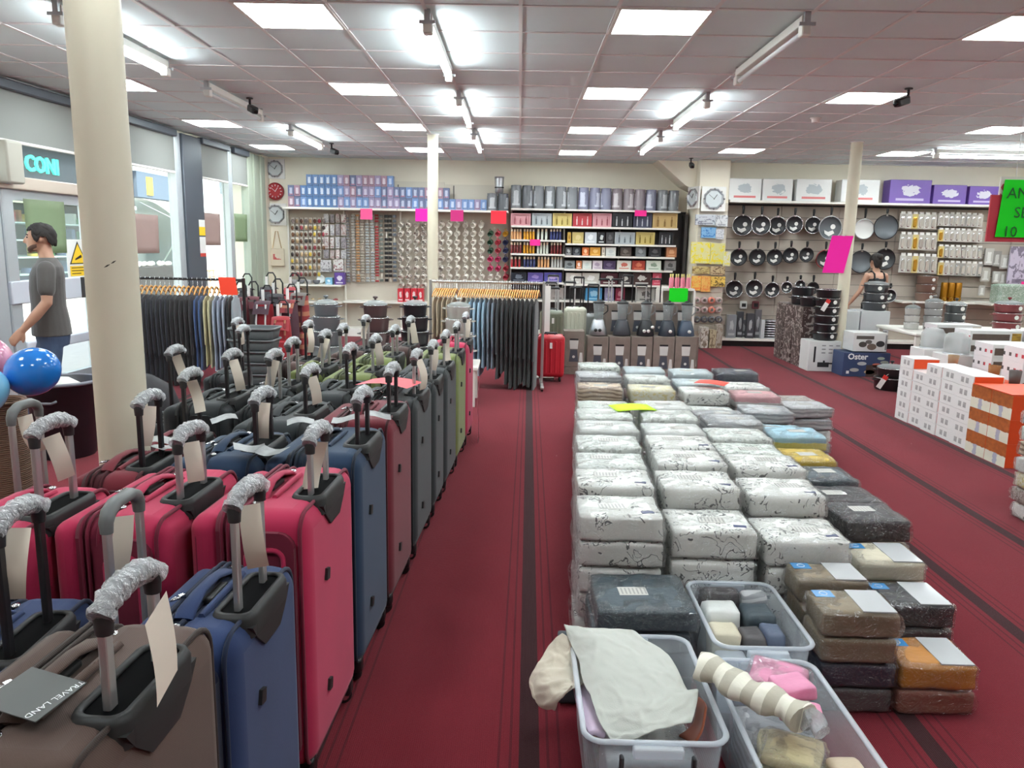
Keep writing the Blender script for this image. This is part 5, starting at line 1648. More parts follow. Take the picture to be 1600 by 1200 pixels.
# utensil packs
UT = [carton('utensil_%d' % i, b, k, None, .18, 'tumbler') for i, (b, k) in enumerate((((176, 170, 162), (214, 212, 208)), ((196, 176, 120), (224, 200, 110)), ((150, 146, 142), (206, 204, 200)), ((190, 186, 180), (232, 230, 226))))]
UL = ['grey', 'gold', 'dark grey', 'silver']
M_HANG = mat('hang_tab', (230, 228, 224), .5)
r = random.Random(21)
def upack(x0, y0, y1, k, w=8.4):
    a, b = at_y(x0, y0, 13.38), at_y(x0 + w, y1, 13.38)
    t = thing('utensil_pack', '%s cutlery pack hanging on the wall beside the largest pan' % UL[k], 'cutlery pack', ((a.x + b.x) / 2, 13.4, b.z), r.uniform(-.05, .05), UL[k] + ' cutlery packs')
    W, Hh = (b.x - a.x) * .88, (a.z - b.z) * .97
    obj('pack', UB.mesh('pack', UT[k]), t, sc=(W, .025, Hh * .86))
    obj('cutlery', MB().rbox(-.3, .3, -.6, -.35, .1, .8, .1, 1).mesh('cutlery', (M_CHROME if k != 1 else mat('brass', (206, 160, 70), .2, 1))), t, sc=(W, .025, Hh * .86))
    obj('hang_tab', MB().box(-W * .3, W * .3, -.008, .008, Hh * .84, Hh).mesh('tab', M_HANG), t)
    obj('hook', HK, t, (0, .03, Hh * .95), sc=(1, 1, 1))
for (y0, y1) in ((329, 357), (361, 390), (394, 426)):
    for i in range(6): upack(1407 + 9.6 * i, y0 + .35 * i, y1 + .35 * i, 1 if i == 2 else r.choice((0, 0, 2, 3)))
for (y0, y1) in ((330, 353), (355, 377), (381, 403), (406, 430)):
    for i in range(8): upack(1467 + 8.7 * i, y0 + .3 * i, y1 + .3 * i, 1 if (i == 0 and y0 > 350) else r.choice((0, 2, 3, 3)), 7.6)
for k, (x0, x1, y0, y1, c) in enumerate(((1540, 1550, 388, 414, 3), (1552, 1562, 392, 416, 2), (1564, 1575, 398, 420, 3), (1534, 1545, 418, 440, 0), (1552, 1560, 424, 442, 3), (1562, 1570, 424, 444, 0), (1530, 1537, 446, 462, 3))):
    blister('gadget_pack', ('tall white', 'dark', 'white narrow', 'grey wide', 'short white', 'short grey', 'lowest white')[k] + ' kitchen gadget pack hanging beside the cutlery packs', 'gadget pack', UT[c], x0, x1, y0, y1, 13.42)
blister('lilac_poster', 'pale lilac printed sheet hanging under the green sign', 'poster', carton('lilac_sheet', (196, 184, 204), (110, 100, 120), None, .5, 'n'), 1580, 1615, 385, 450, 13.3)
sheet(1596, 440, 1604, 446, 13.2, (255, 60, 140), 'neon_pink', 'tiny pink price tag on the right hand wall')

# goods on the base shelf below the pans
M_CLRG = clear('clear_pack', (226, 228, 228), .3, .15)
GS = [((70, 70, 74), 'black'), ((130, 132, 136), 'grey'), ((96, 94, 98), 'dark grey'), ((186, 188, 190), 'silver'), ((110, 60, 66), 'wine red')]
for k, (x0, x1, y, c) in enumerate(((1137, 1152, 492, 1), (1153, 1163, 487, 0), (1158, 1168, 500, 2), (1168, 1180, 490, 0), (1181, 1191, 484, 2), (1170, 1182, 508, 1), (1190, 1196, 500, 3))):
    fbox('boxed_gadget', '%s boxed kitchen gadget on the base shelf, %s' % (GS[c][1], ('by the wall column', 'beside the first grey one', 'in front of a black one', 'half hidden in the middle', 'tallest in the middle', 'short in the front', 'beside the lids')[k]), 'kitchen gadget', carton('gad_%d' % c, GS[c][0], (180, 180, 182)), x0, x1, y, .14, 13.25 + .1 * (k % 3), .09)
for k in range(8):
    p = at_y(1203, 523, 13.35)
    o = obj('steel_dish', MB().lathe([(.11, 0), (.115, .008), (.1, .02), (.03, .038), (0, .04)], 18).mesh('lid', M_STEEL), None, (p.x, 13.36, .14 + E1 + .042 * k))
    tag(o, 'round steel dish in the tall stack on the base shelf', 'dish', 'stacked steel dishes')
for k, (px, c) in enumerate(((1163, 0), (1182, 4))):
    p = at_y(px, 477, 13.4)
    t = thing('wrapped_gadget', ('white and black', 'wine red')[k] + ' gadget pack hanging below the pans', 'kitchen gadget', (p.x, 13.46, p.z))
    obj('pack', MB().rbox(-.06, .06, -.03, .03, -.07, .07, .02, 2).mesh('gp', mat('gp%d' % k, ((206, 206, 204), (96, 44, 50))[k], .4)), t)
    obj('window', MB().box(-.035, .035, -.036, -.03, -.03, .03).mesh('gpw', M_BLACK), t)

# ---- boxed-in column: slat panel with small goods
pc = thing('column_panel', 'white slat panel fixed on the boxed in column', 'shop shelving', (0, 0, 0))
for j in range(16):
    z0 = .25 + j * .135
    obj('slat', MB().box(2.98, 3.45, 13.165, 13.195, z0, z0 + .127).mesh('cslat', mat('slat_cream', (206, 196, 182), .6)), pc)
wall_clock(1115, 311, 13.1, .33, 'silver octagonal clock in its white box on the column', (206, 220, 222), M_STEEL)
wall_clock(1084, 309, 13.3, .3, 'silver clock facing sideways on the corner of the column', (200, 206, 208), M_STEEL, rz=-1.25)
def cpack(lab, x0, x1, y0, y1, c, ink, Y=13.12, style='n', dep=.04):
    return blister('hanging_pack', lab, 'hanging pack', carton('cp_%d_%d_%d' % c, c, ink, None, .22, style), x0, x1, y0, y1, Y, None, dep)
cpack('large clear pack with a dark picture on the column', 1087, 1118, 335, 352, (186, 188, 194), (110, 110, 124))
cpack('white pack with a round mirror on the column', 1119, 1136, 336, 354, (206, 206, 208), (140, 140, 146), 13.08)
cpack('pack with two blue knobs on the column', 1096, 1118, 355, 372, (120, 164, 200), (60, 110, 170))
cpack('white bathroom pack beside the blue knobs', 1119, 1130, 358, 374, (200, 200, 204), (150, 150, 156), 13.08)
cpack('clear cutlery bag with a yellow header on the column', 1080, 1109, 378, 412, (214, 206, 150), (226, 206, 40), 13.1)
cpack('second yellow headed cutlery bag on the column', 1111, 1131, 380, 413, (206, 200, 140), (222, 200, 50), 13.06)
cpack('crumpled clear bag with yellow tips on the column corner', 1131, 1140, 393, 416, (206, 204, 190), (220, 206, 80), 13.04)
cpack('small yellow and brown pack row on the column', 1082, 1108, 416, 428, (196, 176, 120), (120, 90, 60))
cpack('small brown food pack on the column', 1110, 1132, 416, 430, (190, 166, 130), (96, 70, 50), 13.08)
cpack('orange and yellow tall pack on the column', 1081, 1094, 431, 454, (230, 180, 90), (226, 120, 60))
cpack('second orange tall pack on the column', 1096, 1109, 431, 456, (230, 176, 96), (224, 130, 70))
cpack('amber pack with black print on the column', 1111, 1132, 432, 448, (222, 180, 90), (60, 50, 40), 13.08)
for j, y in enumerate((470, 485, 500)):
    for i in range(4):
        p = at_y(1091 + 11.5 * i, y, 13.0)
        c = (206, 120, 100) if (i == 2 and j < 2) else ((186, 160, 156) if j < 2 else (90, 88, 92))
        t = thing('tape_roll', ('salmon', 'pale pink', 'grey')[0 if (i == 2 and j < 2) else (1 if j < 2 else 2)] + ' roll hanging on the lower column panel', 'roll', (p.x, 13.12, p.z), 0, 'rolls on the column')
        obj('roll', MB().lathe([(.028, -.05), (.055, -.05), (.058, 0), (.055, .03), (.028, .03)], 16, axis='y', cap=False).mesh('roll', mat('roll_%d' % c[1], c, .5)), t)
        obj('core', MB().lathe([(.028, -.045), (.028, .03)], 12, axis='y', cap=False).mesh('core', M_STICK), t)
for k, (x0, x1, y, c) in enumerate(((1096, 1108, 512, (206, 200, 190)), (1109, 1120, 516, (186, 170, 140)), (1120, 1130, 508, (170, 160, 150)))):
    fbox('paper_bundle', ('white', 'tan', 'grey')[k] + ' paper bundle at the foot of the column', 'bundle', carton('pb%d' % k, c, (120, 100, 80), None, .6, 'n'), x0, x1, y, 0, 12.9, .2)
for k, (px0, px1) in enumerate(((1092, 1108), (1110, 1126))):
    pass

# ---- white stand with pink bottles and the green sheet
zt = at_y(1060, 451, 12.2).z
a, b = at_y(1035, 451, 12.2), at_y(1086, 451, 12.2)
t = thing('display_stand', 'white end display stand with pink bottles on top', 'display stand', ((a.x + b.x) / 2, 12.2, 0))
w = b.x - a.x
obj('top', MB().box(-w / 2, w / 2, 0, .5, zt - .03, zt).mesh('stand_top', M_SHELF), t)
for s in (-1, 1): obj('side', MB().box(s * w / 2 - .015, s * w / 2 + .015, 0, .5, 0, zt - .03).mesh('stand_side', M_SHELF), t)
for q in (.3, .62): obj('shelf', MB().box(-w / 2 + .015, w / 2 - .015, .02, .48, q, q + .025).mesh('stand_shelf', M_SHELF), t)
obj('back', MB().box(-w / 2, w / 2, .5, .52, 0, zt).mesh('stand_back', M_SHELF), t)
for k in range(8):
    p = at_y(1047.5 + 4.4 * k, 440, 12.3)
    tt = thing('pink_bottle', 'pink lotion bottle with a golden cap on the white stand', 'bottle', (p.x, 12.3 + .06 * (k % 2), zt + E1), 0, 'pink lotion bottles')
    obj('bottle', MB().lathe([(0, 0), (.019, 0), (.0205, .01), (.0205, .15), (.012, .17)], 12).mesh('pbottle', mat('lotion_pink', (222, 130, 150), .3)), tt)
    obj('cap', MB().lathe([(.011, .168), (.013, .22), (0, .222)], 10).mesh('pcap', mat('lotion_cap', (200, 190, 110), .3)), tt)
sheet(1046, 450, 1074, 472, 12.197, (0, 226, 20), 'neon_green', 'bright green price sheet on the white stand')

# ================================================================ BOX AND POT STACKS
def pot(lab, x, y, z, r, h, col, sticker=False, lid=False, group=None, gl=True, handles=True):
    t = thing('cooking_pot', lab, 'pot', (x, y, z + E1), RND.uniform(-.3, .3), group)
    m = mat('pot_%d_%d_%d' % col, col, .35, .1, coat=.2)
    obj('body', MB().lathe([(0, 0), (r * .86, 0), (r * .92, .01), (r, h - .012), (r * 1.02, h - .004), (r * .99, h - .004), (r * .9, .012), (0, .01)], 24).mesh('pot_body', m), t)
    obj('rim', MB().tube([(r * 1.01 * cos(a * PI / 14), r * 1.01 * sin(a * PI / 14), h - .004) for a in range(28)], .0038, 5, closed=True).mesh('pot_rim', M_CHROME), t)
    if handles:
        for s in (-1, 1): obj('handle', MB().tube([(s * r * .95, -.045, h - .03), (s * (r + .035), -.035, h - .026), (s * (r + .035), .035, h - .026), (s * r * .95, .045, h - .03)], .008, 6, flat=.7).mesh('pot_handle', m), t)
    if sticker: obj('sticker', MB().lathe([(0, 0), (.028, 0)], 12, axis='y', cap=False, c=(r * .15, -r * .99, h * .55)).mesh('pot_sticker', M_STICK), t)
    if lid:
        l = obj('lid', MB().lathe([(r, h), (r * .98, h + .012), (r * .6, h + .035), (.02, h + .045), (0, h + .045)], 24).mesh('pot_lid', clear('glass_lid_clear', (210, 214, 214), .25, .05)), t)
        obj('knob', MB().lathe([(.01, h + .045), (.012, h + .06), (.026, h + .066), (.024, h + .082), (0, h + .086)], 12).mesh('knob', m), l)
    return t
# brown patterned cartons
BP = carton('carton_pattern', (74, 58, 56), (176, 166, 160), None, .4, 'n')
for q in range(3):
    for k, y in enumerate((10.98, 11.36, 11.74)):
        h = .285
        o = obj('patterned_carton', ubox(BP), None, (4.2, y + .18, E1 + q * (h + .002)), .02 * (q - 1), sc=(.33, .355, h))
        tag(o, 'brown carton with a pale mottled print stacked beside the aisle', 'carton', 'brown patterned cartons')
# white pan carton with picture, black pots on top
PW = mat('carton_white', (214, 214, 212), .55, var=.03)
def picture_box(name, lab, x, y, z, w, d, h, base, parts, rz=0., m=None):
    t = thing(name, lab, 'carton', (x, y, z + E1), rz)
    obj('carton', MB().rbox(-w / 2, w / 2, 0, d, 0, h, .004, 1).mesh(name, m or mat('cb_%d_%d_%d' % base, base, .5, var=.03)), t)
    for nm, kind, a, b, c2, d2, col in parts:
        mm = mat('pr_%d_%d_%d' % col, col, .45)
        if kind == 'rect': me = MB().box(a * w, b * w, -.002, 0, c2 * h, d2 * h).mesh(nm, mm)
        elif kind == 'disc': me = MB().lathe([(0, -.002), (d2 * w, -.002)], 16, axis='y', cap=False, c=(a * w, 0, b * h), sy=c2).mesh(nm, mm)
        elif kind == 'text': me = None
        if me: obj(nm, me, t)
    return t
picture_box('pan_carton', 'white carton with a black saucepan picture, carrying black pots', 4.25, 10.62, 0, .44, .34, .42, (216, 216, 214),
            [('picture', 'rect', -.2, .16, .14, .3, (40, 40, 42)), ('picture', 'rect', .16, .4, .24, .29, (40, 40, 42)), ('picture', 'rect', -.03, .03, .3, .36, (40, 40, 42)), ('side_print', 'rect', -.34, -.28, .3, .82, (40, 40, 42))]
            + [('text_mark', 'rect', -.1 + .22 * (k % 3), .02 + .22 * (k % 3), .6 + .12 * (k // 3), .63 + .12 * (k // 3), (120, 120, 122)) for k in range(9)])
for k in range(6):
    TP = pot('black pot in the tallest black stack on the white pan carton', 4.3, 10.8, .42 + .118 * k, .165, .114, (34, 34, 36), k < 5, group='tall stack of black pots')
    TP.rotation_euler = (0, 0, .1)
    if k == 4: TALLP = TP
for k in range(2):
    pot('wide black roasting pot on top of the brown cartons', 4.2, 11.5, .864 + .13 * k, .16, .125, (40, 40, 42), False, group='black pots on the brown cartons')
pot('black pot nearest the aisle on the brown cartons', 4.2, 11.14, .864, .155, .13, (38, 38, 40))
def red_tag(par, loc):
    t = obj('swing_tag', MB().tube([(0, .01, .08), (.02, .03, .11)], .002, 5).mesh('tag_string', M_STICK), par, loc, rot=(0, .5, -.1))
    obj('card', MB().box(-.03, .03, 0, .003, -.09, .03).mesh('tag_card', M_STICK), t)
    obj('red_top', MB().box(-.03, .03, -.001, .004, .03, .08).mesh('tag_red', mat('tag_red', (214, 50, 44), .5)), t)
# tall grey-white cartons
for k, (x0, x1, lab) in enumerate(((1306, 1345, 'tall white carton below the slim pillar with small printed marks'), (1346, 1392, 'tall white carton carrying the dark pot stack'))):
    a, b = at_y(x0, 486, 10.95), at_y(x1, 486, 10.95)
    picture_box('tall_carton', lab, (a.x + b.x) / 2 + .0, 10.95, 0, b.x - a.x - .006, .4, a.z, (206, 208, 210),
                [('text_mark', 'rect', -.3 + .2 * (q % 4), -.16 + .2 * (q % 4), .5 + .07 * (q // 4), .515 + .07 * (q // 4), (90, 90, 94)) for q in range(12)])
a = Vector((at_y(1367, 487, 11.1).x, 0, at_y(1346, 486, 10.95).z))
for k in range(3): pot('dark grey pot with a round white sticker in front of the woman', a.x, 11.13, a.z + .126 * k, .165, .122, (64, 66, 70), True, k == 2, 'dark pots before the woman')
picture_box('pot_set_carton', 'white carton with a picture of several pots', *(lambda p, q: ((p.x + q.x) / 2, 10.25, .335, q.x - p.x, .34, p.z - .335))(at_y(1335, 520, 10.25), at_y(1388, 520, 10.25)), (222, 222, 220),
            [('picture', 'rect', -.42, .1, .66, .84, (90, 84, 80)), ('pot_picture', 'disc', -.22, .38, .7, .12, (70, 64, 60)), ('pot_picture', 'disc', .05, .26, .7, .14, (112, 96, 86)), ('pot_picture', 'disc', .3, .42, .7, .13, (52, 52, 54)), ('pot_picture', 'disc', -.05, .52, .6, .1, (96, 90, 86)), ('side_bar', 'rect', .44, .49, .1, .9, (140, 140, 142))])
ob = picture_box('grill_carton', 'blue carton with pictures of dishes and a white brand name', *(lambda p, q: ((p.x + q.x) / 2, 10.22, 0, q.x - p.x, .36, p.z))(at_y(1319, 551, 10.22), at_y(1392, 553, 10.22)), (52, 68, 104),
            [('picture', 'rect', .0, .5, .0, .5, (70, 56, 52))] + [('dish_picture', 'disc', q[0], q[1], .4, q[2], c) for q, c in (((-.25, .28, .1), (176, 176, 170)), ((-.1, .55, .1), (186, 190, 190)), ((.08, .2, .12), (196, 180, 150)), ((.22, .5, .1), (196, 110, 90)), ((.38, .62, .09), (150, 160, 150)), ((.3, .78, .08), (170, 186, 170)))] + [('badge', 'rect', -.42, -.36, .12, .24, (226, 226, 226))])
p, q = at_y(1319, 551, 10.22), at_y(1392, 553, 10.22)
obj('brand_name', text_mesh('Oster', .11, M_LETW, .003), ob, (-.2 * (q.x - p.x), -.004, p.z * .83), rot=(PI / 2, 0, 0))
PLOW = pot('low black casserole standing on the carpet', 4.55, 9.3, 0, .19, .15, (36, 34, 36), False, False)
pot('black casserole with a glass lid on top of the low one', 4.55, 9.3, .15, .165, .12, (40, 36, 36), False, True)
PLOW.rotation_euler = (0, 0, 0)
red_tag(PLOW, (-.17, -.16, .12))
red_tag(TALLP, (-.12, -.19, .03))
# lower right shop table with pot stacks
t = thing('pot_table', 'low white table carrying the coloured pot stacks on the right', 'table', (6.15, 9.6, 0))
obj('table_top', MB().rbox(-1.2, 1.5, 0, 1.1, .62, .66, .01, 1).mesh('ptable', M_SHELF), t)
for x in (-1.15, 1.45):
    for y in (.05, 1.05): obj('leg', MB().box(x - .025, x + .025, y - .025, y + .025, 0, .62).mesh('ptleg', M_SHELF), t)
def pots(px, py_base, Y, n, rpx, hpx, col, lab, lid=True, zbase=.66, sticker=True, hd=True):
    p = at_y(px, py_base, Y)
    for k in range(n): pot(lab, p.x, Y, zbase + hpx * Y / CF * k, rpx * Y / CF, hpx * Y / CF - .003, col, sticker, lid and k == n - 1, lab.split(' pot')[0] + ' pots', handles=hd)
pots(1490, 512, 10.2, 3, 15, 13, (62, 66, 68), 'grey pot with a round sticker in the stack on the low table', hd=False)
pots(1572, 512, 10.2, 3, 20, 14, (116, 34, 42), 'dark red pot with a round sticker in the stack on the low table')
pots(1455, 516, 10.1, 4, 13, 11, (150, 150, 150), 'clear glass pot in the stack on the low table', True, .66, False, False)
pots(1423, 514, 10.15, 3, 11, 11, (186, 184, 180), 'small bright steel pot in the stack on the low table', True, .66, False, False)
# shelf on the pan wall with brown pots and gold jars
z6 = at_y(1445, 471, 13.2).z
obj('mid_shelf', MB().box(at_y(1408, 470, 13.2).x, at_y(1545, 470, 13.2).x, 13.16, 13.53, z6 - .03, z6).mesh('mid_shelf', M_SHELF), sh)
pots(1445, 470, 13.34, 3, 15, 13, (128, 100, 88), 'tan brown pot with a round sticker on the wall shelf', False, z6, hd=False)
M_GOLDJ = mat('gold_glass', (176, 120, 30), .15, .5)
for k, px in enumerate((1473, 1484, 1495)):
    p = at_y(px, 470, 13.34)
    t = thing('gold_jar', 'tall golden ribbed jar on the wall shelf beside tan pots', 'jar', (p.x, 13.34, z6 + E1), 0, 'golden jars')
    obj('jar', MB().lathe([(0, 0), (.05, 0), (.057, .03), (.055, .3), (.05, .32), (.045, .32)], 14).mesh('gjar', M_GOLDJ), t)
    obj('foot_band', MB().lathe([(.0585, .025), (.06, .05), (.0585, .075)], 14, cap=False).mesh('gband', mat('brass', (206, 160, 70), .2, 1)), t)
t = thing('green_towel_pack', 'grey green towel pack in clear film on the wall shelf', 'towel pack', (at_y(1577, 460, 12.9).x, 12.9, at_y(1577, 474, 12.9).z))
obj('pack', pack_mesh(.5, .25, .32, 3).mesh('towelpack', pack_mat('print_sage', (138, 156, 140), (200, 206, 200), 'leaf')), t)
obj('mid_shelf', MB().box(at_y(1550, 470, 12.7).x, at_y(1620, 470, 12.7).x, 12.7, 13.53, at_y(1577, 474, 12.9).z - .035, at_y(1577, 474, 12.9).z - .003).mesh('mid_shelf2', M_SHELF), sh)

# ---- glass cartons along the aisle
def cup_box(ink, base=(224, 222, 220)):
    t = NT('cup_box_%d' % ink[0])
    x, y, z = t.xyz(t.coord('Generated'))
    g1 = t.math('MULTIPLY', t.math('COMPARE', y, .36, .09), t.math('COMPARE', z, .5, .22))
    g2 = t.math('MULTIPLY', t.math('COMPARE', y, .64, .09), t.math('COMPARE', z, .5, .22))
    f = t.math('ADD', g1, g2)
    n = t.noise(9, 2)
    t.col(t.mix(t.math('MULTIPLY', f, t.math('ADD', .35, t.math('MULTIPLY', n, .6))), base, ink))
    t.set(Roughness=.45)
    return t.m
M_CUPB = cup_box((118, 112, 112))
M_ORNG = mat('carton_orange', (222, 78, 30), .5, var=.05)
cb = MB()
cb.rbox(-.5, .5, -.5, .5, 0, 1, .012, 1)
CUPME = cb.mesh('cup_carton', M_CUPB)
OSIDE = [MB().box(-.46, .46, -.506, -.5, .06, .94).mesh('carton_end', M_ORNG), MB().box(-.46, .46, .5, .506, .06, .94).mesh('carton_end', M_ORNG)]
yc = 7.5
for k, (n, orange_top) in enumerate(((6, 0), (5, 1), (6, 0), (6, 0), (6, 0))):
    for q in range(n):
        t = thing('glass_carton', 'white drinking glass carton with two glasses printed, in the aisle stacks', 'carton', (3.97 + .01 * (k % 2), yc - .2525 * k + .06, E1 + .106 * q), RND.uniform(-.01, .01), 'white glass cartons')
        obj('carton', CUPME, t, sc=(.26, .25, .104))
        [obj('orange_end', q_, t, sc=(.26, .25, .104)) for q_ in OSIDE]
for k, (x, y, z) in enumerate(((4.26, 7.5, .53), (4.26, 7.12, .53), (4.26, 6.84, .5), (4.26, 6.56, .5))):
    for q in range(int(z / .18) + 1):
        o = obj('orange_carton', ubox(M_ORNG), None, (x, y, E1 + .18 * q), 0, sc=(.28, .26, .178))
        tag(o, 'plain orange carton stacked behind the white glass cartons', 'carton', 'plain orange cartons')
# amber glass cartons
def amber_box():
    t = NT('amber_carton')
    x, y, z = t.xyz(t.coord('Generated'))
    n = t.noise(7, 3, t.rvec((1, 1, 1), 9))
    pic = t.mix(n, (196, 110, 50), (120, 60, 36))
    wh = t.math('GREATER_THAN', t.math('SUBTRACT', .52, z), t.math('MULTIPLY', n, .12))
    c = t.mix(wh, pic, (218, 214, 196))
    c = t.mix(t.math('MULTIPLY', wh, t.math('COMPARE', y, .5, t.math('MULTIPLY', n, .18))), c, (170, 170, 186))
    t.col(c)
    t.set(Roughness=.4)
    return t.m
M_AMB = amber_box()
AMB = MB().box(-.5, .5, -.5, .5, 0, 1, [1, 1, 1, 1, 0, 1]).mesh('amber_carton', M_AMB, M_ORNG)
for q in range(3):
    for k, (x, y) in enumerate(((3.96, 5.915), (3.96, 6.19), (4.24, 5.915), (4.24, 6.19))):
        t = thing('amber_glass_carton', 'orange carton printed with amber glasses, in the stack by the aisle' if x < 4 else 'orange carton end showing behind the amber glass cartons', 'carton', (x, y + .08, E1 + .192 * q), 0, 'amber glass cartons' if x < 4 else 'orange carton ends')
        obj('carton', AMB, t, sc=(.27, .27, .19))
o = obj('orange_flap', MB().box(-.28, .28, -.3, .22, 0, .006).mesh('flap', M_ORNG), None, (4.1, 6.17, .579), 0)
tag(o, 'flat orange cardboard sheet lying on the amber glass cartons', 'cardboard')
# white cartons with brown windows behind
def window_box():
    t = NT('window_carton')
    x, y, z = t.xyz(t.coord('Generated'))
    n = t.noise(8, 2, t.rvec((1, 1, 1), 9))
    win = t.math('MULTIPLY', t.math('COMPARE', z, .45, .27), t.math('COMPARE', x, .4, .36))
    c = t.mix(win, (222, 222, 220), t.mix(n, (112, 96, 86), (70, 60, 56)))
    c = t.mix(t.math('MULTIPLY', t.math('COMPARE', x, .89, .09), t.math('COMPARE', z, .45, .36)), c, t.mix(n, (214, 170, 60), (70, 50, 40)))
    t.col(c)
    t.set(Roughness=.45)
    return t.m
def dot_box():
    t = NT('dot_carton')
    x, y, z = t.xyz(t.coord('Generated'))
    w = t.math('MULTIPLY', t.math('GREATER_THAN', t.math('SINE', t.math('MULTIPLY', y, 21.)), .35), t.math('COMPARE', z, .45, .12))
    t.col(t.mix(w, (224, 220, 222), t.mix(t.math('GREATER_THAN', y, .4), (190, 50, 66), (70, 64, 66))))
    t.set(Roughness=.45)
    return t.m
WIN = MB().box(-.5, .5, -.5, .5, 0, 1, [0, 2, 0, 0, 1, 0]).mesh('window_carton', window_box(), dot_box(), mat('carton_top', (222, 222, 220), .5))
for (x, y, n, w, d, h) in ((4.83, 6.6, 5, .5, .3, .145), (5.36, 6.6, 5, .5, .3, .145), (4.8, 7.05, 6, .5, .3, .135), (5.34, 7.05, 6, .5, .3, .135), (4.83, 7.6, 6, .46, .3, .13), (5.34, 7.6, 7, .46, .3, .13), (5.05, 8.3, 7, .55, .3, .12), (5.66, 8.3, 7, .55, .3, .12), (5.0, 8.9, 7, .5, .28, .12), (6.2, 8.3, 8, .5, .3, .12)):
    for q in range(n):
        o = obj('glassware_carton', WIN, None, (x, y, E1 + (h + .0015) * q), RND.uniform(-.015, .015), sc=(w, d, h))
        tag(o, 'white glassware carton with a dark brown window, stacked behind the orange cartons', 'carton', 'white glassware cartons')
# single glasses standing on the cartons
for k, (x, y, z, c) in enumerate(((4.26, 6.84, .542, (206, 150, 96)), (4.27, 6.56, .542, (150, 140, 136)), (4.26, 7.5, .542, (214, 190, 160)))):
    tag(obj('sample_glass', MB().lathe([(0, 0), (.04, 0), (.05, .13), (.046, .13), (.037, .01), (0, .008)], 16).mesh('glass', clear('glass_t%d' % k, c, .3, .05)), None, (x, y, z)), ('amber', 'smoky grey', 'clear')[k] + ' sample drinking glass standing on a carton', 'glass')
# clear domes
for k, (px, py, Y) in enumerate(((1420, 520, 8.9), (1448, 525, 8.6))):
    p = at_y(px, py, Y)
    h = .22
    x, y = (4.55, 8.45) if k == 0 else (4.56, 8.0)
    t = thing('white_carton_tower', ('white carton tower with black leaf print beside the casserole', 'white carton tower beside the leaf print one')[k], 'carton', (x, y, E1))
    obj('carton', MB().rbox(-.16, .16, -.15, .15, 0, .62, .004, 1).mesh('tower', mat('tower_white', (218, 216, 214), .5)), t)
    if k == 0:
        for q in range(7): obj('leaf_print', MB().prism([(-.05, 0), (0, .018), (.05, 0), (0, -.018)], -.152, -.15).mesh('leafp', M_BLACK), t, (-.03 + .05 * (q % 2), 0, .2 + .045 * q), rot=(0, .6 * (-1) ** q, 0))
    d = thing('glass_dome', ('clear plastic dome on the leaf print carton', 'clear plastic canister on the white carton tower')[k], 'dome', (x, y, .6235))
    obj('dome', MB().lathe([(.12, 0), (.12, .16), (.09, .21), (0, .225)], 20).mesh('dome', M_CLRG), d)
    obj('base_ring', MB().lathe([(.125, 0), (.125, .012), (.1, .012)], 20, cap=False).mesh('domebase', M_STEEL), d)

# ---- neon signs
t = sheet(1300, 368, 1328, 427, 10.7225, (255, 24, 170), 'neon_magenta', 'tall slanted magenta price sheet on the slim right pillar', None, -.09)
obj('tape', MB().box(.0, .03, -.004, .035, .5, .52).mesh('tape', M_STICK), t)
sg = thing('sale_board', 'red and white sale board with a big green hand written price sheet', 'sign', (4.05, 5.3, 0))
bw = .75
zb0, zb1 = at_y(1575, 378, 5.3).z, at_y(1575, 276, 5.3).z
x0 = at_y(1546, 330, 5.3).x - 4.05
for q in (.15, bw - .1): obj('hanging_wire', MB().tube([(x0 + q, .006, zb1 - .01), (x0 + q, .006, H - .001)], .0015, 5).mesh('sign_wire', M_STEEL), sg)
obj('red_board', MB().box(x0, x0 + bw, 0, .012, zb0, zb0 + (zb1 - zb0) * .72).mesh('sign_red', mat('sign_red', (190, 50, 66), .5)), sg)
obj('white_board', MB().box(x0 + .05, x0 + bw, .0, .012, zb0 + (zb1 - zb0) * .72, zb1).mesh('sign_white', mat('sign_white', (214, 206, 200), .5)), sg)
obj('board_letter', text_mesh('S', .14, mat('sign_s', (160, 60, 70), .5), .004), sg, (x0 + .085, -.003, zb1 - .1), rot=FACE_CAM)
gs = obj('green_sheet', MB().grid(6, 6, lambda a, b: (x0 + .05 + .02 * b + (bw - .05) * a, -.012 - .006 * sin(a * 4), zb0 + .03 + (zb1 - zb0 - .05) * b)).mesh('green_sheet', mat('neon_green', (0, 226, 20), .7)), sg)
for k, s in enumerate(('ANY 6', 'SET', '10')):
    obj('writing', text_mesh(s, .1, mat('ink_green', (10, 96, 30), .6), .0, 'LEFT', .0005), gs, (x0 + .09 + (.06 if k == 1 else 0), -.022, zb1 - .11 - .125 * k), rot=FACE_CAM)

# ================================================================ CLOTHES RAILS
M_WOOD = mat('hanger_wood', (222, 160, 84), .5, var=.1)
M_RAIL = mat('rail_chrome', (180, 178, 176), .3, .7)
M_RAILB = mat('rail_black', (36, 34, 36), .4, .3)


